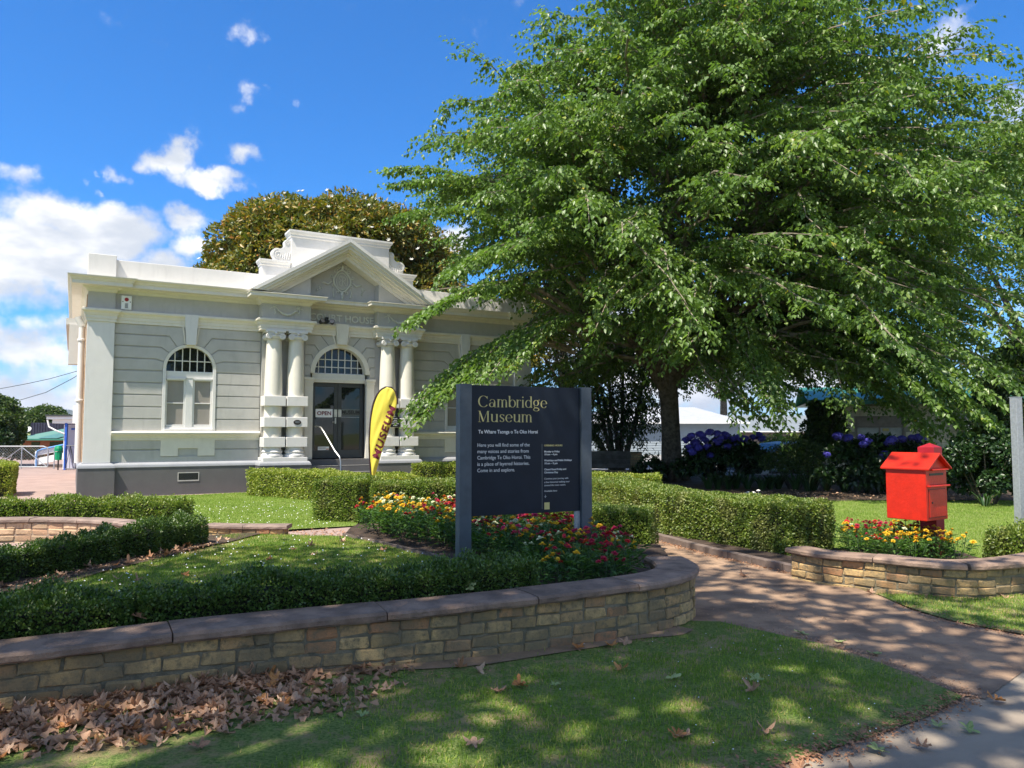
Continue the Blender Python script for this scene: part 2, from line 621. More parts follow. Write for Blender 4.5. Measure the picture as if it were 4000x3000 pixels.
def grid_sheet(name, poly, zf, mat, step=.12, kind='structure'):
    """polygon triangulated on a grid, with height function"""
    bm = bmesh.new()
    vs = [bm.verts.new((p[0], p[1], 0)) for p in poly]
    f = bm.faces.new(vs)
    xs = [p[0] for p in poly]; ys = [p[1] for p in poly]
    for ax, lo, hi in ((0, min(xs), max(xs)), (1, min(ys), max(ys))):
        q = lo + step
        while q < hi:
            co = [0, 0, 0]; co[ax] = q
            no = [0, 0, 0]; no[ax] = 1
            bmesh.ops.bisect_plane(bm, geom=bm.verts[:] + bm.edges[:] + bm.faces[:], plane_co=co, plane_no=no)
            q += step
    for v in bm.verts: v.co.z = zf(v.co.x, v.co.y)
    bmesh.ops.recalc_face_normals(bm, faces=bm.faces)
    me = bpy.data.meshes.new(name)
    bm.to_mesh(me); bm.free()
    me.materials.append(mat)
    if me.polygons[0].normal.z < 0: me.flip_normals()
    o = add(name, me)
    o['kind'] = kind
    return o


sheet('ground', [(-4000, -400), (4000, -400), (4000, 7000), (-4000, 7000)], -.06, TGRASS)
sheet('footpath', [(-12, -3.3), (-4, .95), (1.0, 4.0), (1.6, 4.6), (2.0, 5.2), (2.6, 5.6), (4.4, 6.6), (9, 9.0), (16, 12.5), (18, -8), (-12, -8)], 0, ASPH)
sheet('road', [(-60, -30), (60, -30), (60, -8.02), (-60, -8.02)], -.02, ASPH)  # unseen road added behind the camera to bounce sunlight into the shade
PATHPOLY = [(1.4, 7.6), (1.62, 7.0), (1.5, 6.75), (1.5, 6.3), (2.1, 5.7), (2.4, 5.2), (2.62, 4.86), (2.84, 4.72), (3.43, 5.26), (4.3, 5.78), (3.95, 6.25), (3.72, 6.6), (3.6, 7.05), (3.6, 7.6), (3.5, 8.3), (3.2, 8.8), (2.6, 10.3), (2.25, 11.35), (1.4, 14.4), (-1.8, 17), (-3.1, 20.9), (-5.0, 20.9), (-3.4, 16), (-1.3, 13.4), (0.9, 11.6), (1.8, 9.9), (1.6, 8.5)]
sheet('garden_path', PATHPOLY, .006, PATHM)
sheet('concrete_path', [(-11, 7.5), (-6.1, 7.0), (-5.1, 7.4), (-4.75, 10.4), (-4.0, 11.2), (-2.45, 11.15), (-1.35, 12.3), (-1.3, 13.4), (-2.3, 13.35), (-4.3, 12.0), (-5.4, 11.0), (-6.8, 11.3), (-8.0, 11.1), (-12, 10.2)], .01, PINK)
YARD = [(-30, 15.2), (-9.2, 16.1), tuple(mus(.0, .75)[:2]), tuple(mus(4.0, .8)[:2]), tuple(mus(4.0, -3)[:2]), (-13, 60), (-40, 60)]
sheet('forecourt', YARD, -.004, PINK)
LAWN2 = [(-16, 11.0), (-8.2, 11.5), (-6.8, 11.7), (-5.2, 11.3), (-4.4, 12.15), (-2.6, 13.3), (-3.5, 15.5), (-5.0, 18.9), tuple(mus(4.2, .7)[:2]), tuple(mus(.3, .62)[:2]), (-9.2, 16.6), (-16, 15.5)]
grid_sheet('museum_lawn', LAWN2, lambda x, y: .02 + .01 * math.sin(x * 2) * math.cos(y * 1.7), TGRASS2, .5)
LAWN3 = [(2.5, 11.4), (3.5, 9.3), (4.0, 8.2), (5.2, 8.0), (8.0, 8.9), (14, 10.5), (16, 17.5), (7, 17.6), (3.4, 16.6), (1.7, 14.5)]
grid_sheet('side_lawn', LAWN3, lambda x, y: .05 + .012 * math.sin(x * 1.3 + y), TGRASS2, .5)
MUL = smoothpoly([(1.0, 17.0), (3.4, 16.3), (7, 17.3), (10, 17.7), (16, 17.2), (20, 24), (14, 27.5), (6, 27.5), (0, 25), (-1.5, 21.5)], 3)
grid_sheet('planting_bed', [tuple(p) for p in MUL], lambda x, y: .075 + .03 * math.sin(x * 3.1 + 1) * math.sin(y * 2.7), MULCH, .4)
sheet('car_park', [(-4, 27.6), (30, 27.6), (70, 90), (-6, 90)], -.01, basic('pale_car_park', (.30, .29, .28), .9, .1, 1, .2))
VERGE = [(-5.6, -.2), (-1.5, 2.05), (1.0, 3.62), (1.5, 3.92), (1.85, 4.12), (2.3, 4.40), (2.72, 4.74), (2.55, 5.35), (2.35, 5.82), (2.0, 6.25), (1.75, 6.55), (1.3, 6.6), (.5, 6.1), (-.5, 5.55), (-1.8, 4.95), (-3.0, 4.4), (-4.8, 3.45), (-6.4, 2.2)]
grid_sheet('grass_verge', VERGE, lambda x, y: vz(x, y) * min(1, .1 + max(0, (y - (.5 * x + 3.13))) * 1.6) + .009 + .004 * math.sin(x * 9) * math.sin(y * 11), TGRASS, .16)
VERGE2 = [(4.3, 5.80), (3.97, 6.25), (3.74, 6.6), (3.62, 7.0), (3.6, 7.7), (4.3, 7.6), (5.3, 7.95), (6.6, 8.5), (9.5, 9.4), (9, 8.0), (5.2, 6.3)]
grid_sheet('grass_verge', VERGE2, lambda x, y: .014 + .004 * math.sin(x * 9) * math.sin(y * 11), TGRASS, .2)
INNER = [(-5.4, 3.7), (-4.2, 3.85), (-3.0, 4.6), (-1.9, 5.15), (-.6, 5.75), (.25, 6.2), (.05, 7.2), (-.74, 8.83), (-1.2, 9.45), (-1.65, 10.02), (-2.37, 10.88), (-3.2, 11.0), (-4.0, 11.05), (-4.6, 9.6), (-5.0, 6.5), (-6, 5)]
grid_sheet('inner_lawn', INNER, lambda x, y: .15 + .012 * math.sin(x * 2.2) * math.cos(y * 1.9), TGRASS, .3)
BED = [(-2.37, 10.88), (-1.65, 10.0), (-.74, 8.8), (.08, 7.2), (.27, 6.2), (1.15, 6.7), (1.25, 7.35), (1.75, 8.2), (1.85, 9.7), (1.0, 11.3), (-1.5, 12.1), (-2.4, 12.0)]
grid_sheet('flower_bed_soil', BED, lambda x, y: .185 + .02 * math.sin(x * 7 + y * 3) * math.sin(y * 6 - x * 2), SOIL, .15)
HEDGEBED = [(1.65, 14.4), (2.3, 11.5), (2.6, 10.4), (3.35, 8.75), (3.7, 8.5), (5.7, 8.75), (5.7, 10.2), (4.3, 10.3), (3.3, 12.0), (2.6, 15.0)]
grid_sheet('hedge_bed_soil', HEDGEBED, lambda x, y: .085 + .012 * math.sin(x * 7 + y * 3), SOIL, .2)
HJBED = [(-5.6, 5.3), (-4.5, 6.4), (-3.9, 9.8), (-3.55, 11.0), (-4.0, 11.15), (-4.6, 10.4), (-5.0, 7.4), (-6, 7)]
grid_sheet('leafy_bed_soil', HJBED, lambda x, y: .166 + .01 * math.sin(x * 7 + y * 3), MULCH, .2)

# kerb of the garden path (one piece of edging per metre)
kerb = thing('path_kerb', 'low worn concrete kerb between brown garden path and tall right hedge', 'kerb', (0, 0, 0))
kp = smoothpoly([(3.33, 8.62), (2.95, 9.45), (2.6, 10.3), (2.28, 11.3), (1.9, 12.6)], 2, False)
for i in range(len(kp) - 1):
    a, b = Vector(kp[i]), Vector(kp[i + 1])
    d = (b - a); L = d.length
    mb = MB(); mb.box(.004, L - .004, -.05, .05, -.03, .095)
    mb.build('kerb_stone', KERB, kerb, bevel=.008, loc=(a.x, a.y, 0), rot=(0, 0, math.atan2(d.y, d.x)))
edg = thing('bed_edging', 'thin grey edging strip between lawn and zinnia bed', 'edging')
ep = [(-2.37, 10.88), (-1.65, 10.02), (-.74, 8.83), (-.3, 7.95), (.05, 7.2)]
for i in range(4):
    a, b = Vector(ep[i]), Vector(ep[i + 1]); d = b - a
    mb = MB(); mb.box(.003, d.length - .003, -.010, .010, 0, .195)
    mb.build('edging_strip', KERB, edg, loc=(a.x, a.y, 0), rot=(0, 0, math.atan2(d.y, d.x)))

# ================================================================== MUSEUM
ML = 'pale grey and white classical museum with pediment and paired columns'
museum = thing('museum_building', ML, 'building', OM, YAWM)
W_ = 13.04; CX = 6.52
TOPB = 4.37


def mir(path):
    return [(W_ - a, b) for a, b in reversed(path)]


# main walls (behind the rusticated face), openings cut out
def arch(cx, cz, r, a0, a1, n=16):
    return [(cx + r * math.cos(a0 + (a1 - a0) * i / n), cz + r * math.sin(a0 + (a1 - a0) * i / n)) for i in range(n + 1)]


wall = MB()
PI = math.pi
BK = .03   # face of recessed wall is 3 cm behind the blocks


def wall_half(a0, a1, cx, r, zb, zs, y0, y1, c0=.70, c1=5.5):
    """wall between a0 and a1 with arched opening at cx"""
    l = [(a0, c0), (cx, c0), (cx, zb), (cx - r, zb), (cx - r, zs)] + arch(cx, zs, r, PI, PI / 2, 12)[1:] + [(cx, c1), (a0, c1)]
    rr = [(a1, c0), (a1, c1), (cx, c1)] + arch(cx, zs, r, PI / 2, 0, 12)[1:] + [(cx + r, zb), (cx, zb), (cx, c0)]
    wall.prism(l, y0, y1); wall.prism(rr, y0, y1)


wall_half(.09, 4.32, 2.5, .645, 1.70, 3.27, BK, .45)
wall_half(W_ - 4.32, W_ - .09, W_ - 2.5, .645, 1.70, 3.27, BK, .45)
wall_half(4.32, W_ - 4.32, CX, .86, .70, 3.29, -.09, .45)
wall.prism([(4.32, .0), (5.66, .0), (5.66, .7), (4.32, .7)], -.09, .45)
wall.prism([(W_ - 4.32, .0), (W_ - 5.66, .0), (W_ - 5.66, .7), (W_ - 4.32, .7)], -.09, .45)
wall.box(.12, .4, .45, 13.0, .0, 5.5)
wall.box(W_ - .4, W_ - .12, .45, 13.0, .0, 5.5)
wall.box(.12, W_ - .12, 12.7, 13.0, .0, 5.5)
wall.box(.12, W_ - .12, .45, 13.0, 5.2, 5.3)
wall.build('wall', GREYP, museum)
flr = MB(); flr.box(.4, W_ - .4, .45, 12.7, .70, .78); flr.build('floor', basic('dark_interior_floor', (.05, .04, .035), .8), museum)
# brick side wall with pale quoin strip
SIDEBRK = basic('painted_side_brick', (.55, .36, .22), .9, .2, 12, .9, 30)
sb = MB()
sb.box(.075, .118, .46, 12.9, .0, 5.3)
sb.build('side_brick_wall', SIDEBRK, museum)

# corner piers
for a0 in (.09, W_ - .70):
    mb = MB(); mb.box(a0, a0 + .61, -.10, .46, .85, 4.39); mb.build('corner_pier', WHITE, museum, bevel=.006)
    mb = MB(); mb.box(a0, a0 + .61, -.10, .30, 4.69, 5.16); mb.build('frieze_block', GREYP, museum)
# frieze
mb = MB(); mb.box(.70, 4.22, -.002, .03, 4.69, 5.16); mb.build('frieze', GREYP, museum)
mb = MB(); mb.box(W_ - 4.22, W_ - .70, -.002, .03, 4.69, 5.16); mb.build('frieze', GREYP, museum)
for a0, a1 in ((4.22, 5.54), (W_ - 5.54, W_ - 4.22)):
    mb = MB(); mb.box(a0, a1, -.50, .05, 4.69, 5.16); mb.build('frieze_block', GREYP, museum)
mb = MB(); mb.box(5.54, W_ - 5.54, -.14, .05, 4.69, 5.16); mb.build('name_frieze', GREYP, museum)

# plinth
PLP = [(.09, -8.0), (.09, .10), (.70, .10), (.70, 0), (4.30, 0), (4.30, .60), (5.45, .60), (5.45, -.2)]
for p in (PLP, mir(PLP)):
    mb = MB(); mb.sweep(p, [(.10, -.05), (.10, .72), (-.06, .72), (-.06, -.05)]); mb.build('plinth', PLINTH, museum)
    mb = MB(); mb.sweep(p, [(.115, .72), (.115, .745), (.10, .75), (.10, .77), (.085, .80), (.055, .825), (.02, .84), (.02, .85), (-.05, .85), (-.05, .72)])
    mb.build('plinth_moulding', PLMOLD, museum)
# column pedestals (solid blocks under the columns)
for s in (0, 1):
    a0, a1 = (4.28, 5.47) if not s else (W_ - 5.47, W_ - 4.28)
    mb = MB(); mb.box(a0, a1, -.66, 0, .3, .93); mb.build('pedestal', WHITE, museum, bevel=.008)

# architrave
AP = [(.09, -8.0), (.09, .10), (.70, .10), (.70, 0), (4.22, 0), (4.22, .50), (5.54, .50), (5.54, .14), (W_ - 5.54, .14), (W_ - 5.54, .50), (W_ - 4.22, .50), (W_ - 4.22, 0), (W_ - .70, 0), (W_ - .70, .10), (W_ - .09, .10), (W_ - .09, -8.0)]
ARCP = [(.005, 4.375), (.03, 4.38), (.03, 4.45), (.045, 4.455), (.045, 4.53), (.06, 4.54), (.075, 4.59), (.11, 4.62), (.13, 4.64), (.13, 4.685), (.10, 4.70), (-.04, 4.71), (-.04, 4.375)]
mb = MB(); mb.sweep(AP, ARCP); mb.build('architrave', CREAM, museum)
# soffit slabs of entablature blocks over the columns
for a0, a1 in ((4.22, 5.54), (W_ - 5.54, W_ - 4.22)):
    mb = MB(); mb.box(a0 + .01, a1 - .01, -.49, -.05, 4.378, 4.70); mb.build('entablature_block', CREAM, museum)

# cornice of the wings
CORW = [(-.03, 5.10), (.03, 5.14), (.05, 5.18), (.12, 5.215), (.13, 5.235), (.36, 5.245), (.36, 5.335), (.38, 5.345), (.40, 5.385), (.45, 5.425), (.46, 5.455), (.0, 5.50), (-.03, 5.50)]
for p in ([(.09, -9.0), (.09, .10), (.70, .10), (.70, 0), (4.18, 0)],):
    for q in (p, mir(p)):
        mb = MB(); mb.sweep(q, CORW); mb.build('cornice', CREAM, museum)
# lower cornice across the centre, under the pediment
CP = [(4.20, -.03), (4.20, .52), (5.52, .52), (5.52, .16), (W_ - 5.52, .16), (W_ - 5.52, .52), (W_ - 4.20, .52), (W_ - 4.20, -.03)]
CORC = [(-.03, 5.10), (.03, 5.14), (.05, 5.18), (.12, 5.215), (.13, 5.235), (.36, 5.245), (.36, 5.325), (.385, 5.335), (.385, 5.352), (-.03, 5.385)]
mb = MB(); mb.sweep(CP, CORC); mb.build('pediment_base_cornice', CREAM, museum)

# pediment
SL = (7.07 - 5.42) / (CX - 3.86)


def chev(o1, o2, y0, y1, name, mat, hw=None, zb=5.40):
    """chevron band between vertical offsets o1..o2 below the outer slope"""
    zt = 7.07
    x1 = CX - (zt - o1 - zb) / SL; x2 = CX - (zt - o2 - zb) / SL
    pts = [(x1, zb), (CX, zt - o1), (W_ - x1, zb), (W_ - x2, zb), (CX, zt - o2), (x2, zb)]
    mb = MB(); mb.prism(pts[:2] + pts[4:], y0, y1); mb.prism(pts[1:5], y0, y1)
    return mb.build(name, mat, museum)


chev(0, .10, -.93, .05, 'raking_cornice', WHITE)
chev(.098, .19, -.90, .05, 'raking_cornice', CREAM)
chev(.188, .28, -.84, .05, 'raking_cornice', CREAM)
chev(.278, .34, -.74, .05, 'raking_cornice', CREAM)
chev(.338, .42, -.62, .05, 'raking_cornice', CREAM)
chev(.418, .52, -.56, .05, 'raking_cornice', CREAM)
# soffit filler between front steps (keeps the stepped profile closed at the foot)
# tympanum
zt = 7.07 - .50
x2 = CX - (zt - 5.37) / SL
for s in (0, 1):
    pts = [(x2 - .1, 5.37), (5.52, 5.37), (5.52, zt - (CX - 5.52) * SL + .02), (x2 - .1, 5.40)]
    if s: pts = [(W_ - a, c) for a, c in pts]
    mb = MB(); mb.prism(pts, -.50, .04); mb.build('tympanum_side', GREYP, museum)
mb = MB(); mb.prism([(5.50, 5.37), (W_ - 5.50, 5.37), (W_ - 5.50, zt - (CX - 5.5) * SL), (CX, zt + .02), (5.50, zt - (CX - 5.5) * SL)], -.14, .04)
mb.build('tympanum', GREYP, museum)

# parapet
for s in (0, 1):
    def mx(a0, a1): return (a0, a1) if not s else (W_ - a1, W_ - a0)
    a0, a1 = mx(.70, 4.28)
    mb = MB(); mb.box(a0, a1, .0, .28, 5.46, 5.99); mb.build('parapet_wall', WHITE, museum, bevel=.01)
    a0, a1 = mx(.06, .67)
    mb = MB(); mb.box(a0, a1 + .03 if not s else a1, -.10, .5, 5.46, 6.08); mb.build('parapet_block', WHITE, museum, bevel=.012)
    a0, a1 = mx(.10, .35)
    mb = MB(); mb.box(a0, a1, .5, 12.5, 5.46, 5.85); mb.build('parapet_wall', WHITE, museum)
    a0, a1 = mx(4.27, 5.1)
    mb = MB(); mb.box(a0, a1, -.06, .34, 5.46, 6.26); mb.build('attic_step', WHITE, museum, bevel=.006)
    # step moulding
    pth = [(4.27, -.34), (4.27, .06), (5.05, .06)]
    if s: pth = mir(pth)
    mb = MB(); mb.sweep(pth, [(.0, 6.24), (.03, 6.26), (.03, 6.30), (.06, 6.33), (.08, 6.37), (.08, 6.41), (-.2, 6.42), (-.34, 6.42), (-.34, 6.24)])
    mb.build('attic_moulding', WHITE, museum)
mb = MB(); mb.box(5.07, W_ - 5.07, -.10, .40, 5.46, 7.16); mb.build('attic_block', WHITE, museum, bevel=.006)
mb = MB(); mb.sweep([(5.07, -.40), (5.07, .10), (W_ - 5.07, .10), (W_ - 5.07, -.40)], [(.0, 7.12), (.03, 7.14), (.03, 7.19), (.06, 7.22), (.085, 7.27), (.085, 7.32), (-.2, 7.33), (-.2, 7.12)])
mb.box(5.2, W_ - 5.2, .0, .38, 7.1, 7.325)
mb.build('attic_moulding', WHITE, museum)


# scrolls beside attic block
def spiral(cx, cz, r0, r1, a0, turns, n=26):
    return [(cx + (r0 + (r1 - r0) * i / n) * math.cos(a0 + turns * 2 * PI * i / n), cz + (r0 + (r1 - r0) * i / n) * math.sin(a0 + turns * 2 * PI * i / n)) for i in range(n + 1)]


def scroll(s):
    # outline in local coordinates, block side at x=0 growing to the left
    out = [(0, 0), (0, .62), (-.03, .63)] + arch(-.10, .53, .095, PI * .45, PI * 1.05, 8) + [(-.185, .44), (-.22, .38), (-.30, .345)] + arch(-.38, .20, .155, PI * .42, PI * 1.25, 10) + [(-.47, .03), (-.46, 0)]
    f = (lambda p: (5.07 + p[0], 6.42 + p[1])) if not s else (lambda p: (W_ - 5.07 - p[0], 6.42 + p[1]))
    mb = MB(); mb.prism([f(p) for p in out], -.03, .16)
    o = mb.build('scroll', WHITE, museum, bevel=.008)
    for sp in (spiral(-.37, .185, .135, .02, PI * .5, 1.9), spiral(-.105, .53, .075, .012, PI * .4, 1.7)):
        rel = MB(); rel.tube([(f(p)[0], -.035, f(p)[1]) for p in sp], .011, 5); rel.build('spiral_relief', WHITE, o, smooth=True)
    for k in range(5):
        pts = [(-.30 + .055 * k + .02 * t * k, .03 + t * (.10 + .045 * k)) for t in (0, .33, .66, 1)]
        rel = MB(); rel.tube([(f(p)[0], -.032, f(p)[1]) for p in pts], [.006, .014, .016, .005], 5); rel.build('leaf_relief', WHITE, o, smooth=True)


scroll(0); scroll(1)


# rusticated blocks -----------------------------------------------------------
G = .016  # half joint


def blk(pts, y0=0.0, y1=.03, name='stone_block', mat=None, bevel=.006):
    mb = MB(); mb.prism(pts, y0, y1)
    return mb.build(name, mat or GREYP, museum, bevel=bevel)


def arcpts(cx, cz, r, d0, d1, n=6):
    return arch(cx, cz, r, R(d0), R(d1), n)


def course_side(cx, zs, Rr, edge, sgn, levels, key, y0, y1, low):
    """levels: list of (height at outer edge, bend distance from cx, arch angle measured from horizontal) ascending.
    sgn=-1 left side of window, +1 right"""
    def X(d): return cx + sgn * d
    def A(deg): return (X(Rr * math.cos(R(deg))), zs + Rr * math.sin(R(deg)))
    def arcs(d0, d1, n=5):
        return [A(d0 + (d1 - d0) * i / n) for i in range(n + 1)]
    prev = None
    for h, bend, deg in levels:
        if prev is not None:
            h0, b0, g0 = prev
            pts = [(edge, h0 + G)]
            if b0: pts.append((X(b0), h0 + G))
            pts += arcs(g0 + 1.2, deg - 1.2)
            if bend: pts.append((X(bend), h - G))
            pts.append((edge, h - G))
            blk(pts, y0, y1)
        prev = (h, bend, deg)
    h0, b0, g0 = prev
    # last block up to the architrave and the keystone
    kb = math.degrees(math.acos(key[0] / Rr))
    pts = [(edge, h0 + G)]
    if b0: pts.append((X(b0), h0 + G))
    pts += arcs(g0 + 1.2, kb) + [(X(key[1]), TOPB - .0), (edge, TOPB - .0)]
    blk(pts, y0, y1)


for cx in (2.5, W_ - 2.5):
    for sgn in (-1, 1):
        edge = (.70 if sgn < 0 else 4.30) if cx < 6 else (W_ - 4.30 if sgn < 0 else W_ - .70)
        x = cx + sgn * .66
        hs = [1.63, 1.95, 2.26, 2.57, 2.88, 3.19]
        for i in range(5):
            z0, z1 = hs[i] + (G if i else .0), hs[i + 1] - G
            blk([(edge, z0), (x, z0), (x, z1), (edge, z1)])
        course_side(cx, 3.27, .66, edge, sgn, [(3.19, None, -6), (3.50, .84, 15), (3.81, .70, 38), (4.11, .52, 60)], (.13, .19), 0, .03, 0)
        # wall below the sill
        xa = cx + sgn * .66
        blk([(edge, 1.16 + G), (xa, 1.16 + G), (xa, 1.41), (edge, 1.41)])
        blk([(edge, .84), (cx, .84), (cx, .98 if True else 0), (xa, .98), (xa, 1.16 - G), (edge, 1.16 - G)] if sgn < 0 else [(edge, .84), (edge, 1.16 - G), (xa, 1.16 - G), (xa, .98), (cx + .001, .98), (cx + .001, .84)])
    # apron
    blk([(cx - .66, .99), (cx - .24, .99), (cx - .24, 1.19), (cx + .24, 1.19), (cx + .24, .99), (cx + .66, .99), (cx + .66, 1.41), (cx - .66, 1.41)], -.02, .03, 'apron_panel', CREAM)
    # sill
    e0, e1 = (.70, 4.30) if cx < 6 else (W_ - 4.30, W_ - .70)
    mb = MB(); mb.sweep([(e0, 0), (e1, 0)], [(.0, 1.40), (.03, 1.41), (.03, 1.46), (.05, 1.47), (.07, 1.52), (.11, 1.545), (.15, 1.56), (.16, 1.60), (.14, 1.622), (.0, 1.645), (-.03, 1.64), (-.03, 1.40)])
    mb.build('sill_course', CREAM, museum)
    # keystone
    mb = MB(); mb.prism([(cx - .115, 3.90), (cx + .115, 3.90), (cx + .17, 4.70), (cx - .17, 4.70)], -.135, .03); mb.build('keystone', WHITE, museum, bevel=.006)
    for s in (-1, 1):
        mb = MB(); mb.prism([(cx + s * .125, 3.93), (cx + s * .155, 3.93), (cx + s * .215, 4.38), (cx + s * .175, 4.38)], -.035, .03); mb.build('keystone_fillet', CREAM, museum)

# centre bay blocks
for sgn in (-1, 1):
    edge = CX + sgn * 1.03
    course_side(CX, 3.29, .875, edge, sgn, [(3.20, None, -6), (3.50, .90, 8), (3.80, .84, 25), (4.08, .76, 44)], (.15, .22), -.12, -.08, 0)
    # groove across the top block drawn as a strip with its shade coloured in
    a = R(66)
    p0 = (CX + sgn * .875 * math.cos(a), 3.29 + .875 * math.sin(a)); p1 = (CX + sgn * .58, 4.36)
    mb = MB(); mb.prism([(p0[0] - .012, p0[1]), (p0[0] + .012, p0[1]), (p1[0] + .012, p1[1]), (p1[0] - .012, p1[1])], -.1245, -.119); mb.build('joint', CHARC if False else basic('joint_shadow_grey', (.20, .205, .19), .8), museum)
mb = MB(); mb.prism([(CX - .14, 4.12), (CX + .14, 4.12), (CX + .20, 4.72), (CX - .20, 4.72)], -.28, -.09); mb.build('keystone', CREAM, museum, bevel=.006)
for s in (-1, 1):
    mb = MB(); mb.prism([(CX + s * .15, 4.13), (CX + s * .185, 4.13), (CX + s * .26, 4.38), (CX + s * .21, 4.38)], -.17, -.09); mb.build('keystone_fillet', CREAM, museum)


# ring (archivolt)
def ring(cx, cz, r0, r1, y0, y1, name, mat, parent=museum, a0=0, a1=180, n=28, bevel=0):
    mb = MB()
    o = arcpts(cx, cz, r1, a0, a1, n); i_ = arcpts(cx, cz, r0, a0, a1, n)
    m = n + 1
    vs = [(p[0], y0, p[1]) for p in o] + [(p[0], y0, p[1]) for p in i_] + [(p[0], y1, p[1]) for p in o] + [(p[0], y1, p[1]) for p in i_]
    fs = []
    for k in range(n):
        fs += [(k, m + k, m + k + 1, k + 1), (2 * m + k, 2 * m + k + 1, 3 * m + k + 1, 3 * m + k), (k, k + 1, 2 * m + k + 1, 2 * m + k), (m + k, 3 * m + k, 3 * m + k + 1, m + k + 1)]
    fs += [(0, 2 * m, 3 * m, m), (n, m + n, 3 * m + n, 2 * m + n)]
    mb.quadmesh(vs, fs)
    return mb.build(name, mat, parent, bevel=bevel)


# windows
def window(cx):
    zs = 3.27
    wf = MB()
    wf.box(cx - .655, cx - .575, -.02, .12, 1.645, zs); wf.box(cx + .575, cx + .655, -.02, .12, 1.645, zs)
    wf.box(cx - .575, cx + .575, .03, .12, 1.66, 1.75)
    wf.box(cx - .60, cx + .60, -.045, .03, 1.645, 1.70)
    wf.box(cx - .09, cx + .09, .03, .12, 1.75, 3.03)
    wf.box(cx - .575, cx + .575, .02, .12, 3.03, 3.21)
    f = wf.build('window_frame', WHITE, museum, bevel=.006)
    ring(cx, zs, .575, .655, -.02, .12, 'arch_frame', CREAM, f, bevel=.006)
    for s in (-1, 1):
        x0, x1 = (cx - .575, cx - .09) if s < 0 else (cx + .09, cx + .575)
        h = MB(); h.box(x0 + .01, x1 - .005, -.01, .06, 3.0, 3.03); h.box(x0 + .025, x1 - .02, .0, .05, 2.975, 3.0); h.build('head_moulding', WHITE, f)
        sm = MB()
        sm.box(x0, x0 + .045, .05, .11, 1.75, 3.03); sm.box(x1 - .045, x1, .05, .11, 1.75, 3.03)
        sm.box(x0 + .045, x1 - .045, .05, .11, 1.75, 1.81); sm.box(x0 + .045, x1 - .045, .05, .11, 2.965, 3.0)
        sm.box(x0 + .045, x1 - .045, .055, .10, 2.36, 2.385)
        sm.build('casement', WHITE, f, bevel=.004)
        for z0, z1 in ((1.81, 2.36), (2.385, 2.965)):
            p = MB(); p.box(x0 + .04, x1 - .04, .085, .095, z0 - .003, z1 + .003); p.build('frosted_pane', BLIND, f)
    # fanlight
    fl = MB()
    ang = math.acos
    for k in range(-2, 3):
        x = cx + k * .183
        h = math.sqrt(max(.0, .565 ** 2 - (k * .183) ** 2))
        fl.box(x - .012, x + .012, .05, .085, 3.21, zs + h)
    hw = math.sqrt(.565 ** 2 - (.215) ** 2)
    fl.box(cx - hw, cx + hw, .052, .083, 3.485 - .012, 3.485 + .012)
    fl.build('glazing_bar', CREAM, f)
    g = MB(); g.prism([(cx - .57, 3.215), (cx + .57, 3.215), (cx + .57, zs)] + arcpts(cx, zs, .57, 0, 180, 20)[1:], .10, .115)
    g.build('fanlight_pane', GLASS, f)


window(2.5); window(W_ - 2.5)

# air vents in the plinth
for cx in (2.52, W_ - 2.52):
    v = MB()
    v.box(cx - .26, cx + .26, -.112, -.098, .34, .37); v.box(cx - .26, cx + .26, -.112, -.098, .55, .57)
    v.box(cx - .26, cx - .24, -.112, -.098, .37, .55); v.box(cx + .24, cx + .26, -.112, -.098, .37, .55)
    o = v.build('vent_frame', GREYP, museum)
    v = MB(); v.box(cx - .24, cx + .24, -.104, -.099, .37, .55); v.build('vent_opening', BLACKM, o)
    v = MB()
    for k in range(17): v.box(cx - .23 + k * .0285, cx - .222 + k * .0285, -.109, -.105, .37, .55)
    v.build('vent_bar', CHARC, o)

# columns ---------------------------------------------------------------------
colmesh = {}


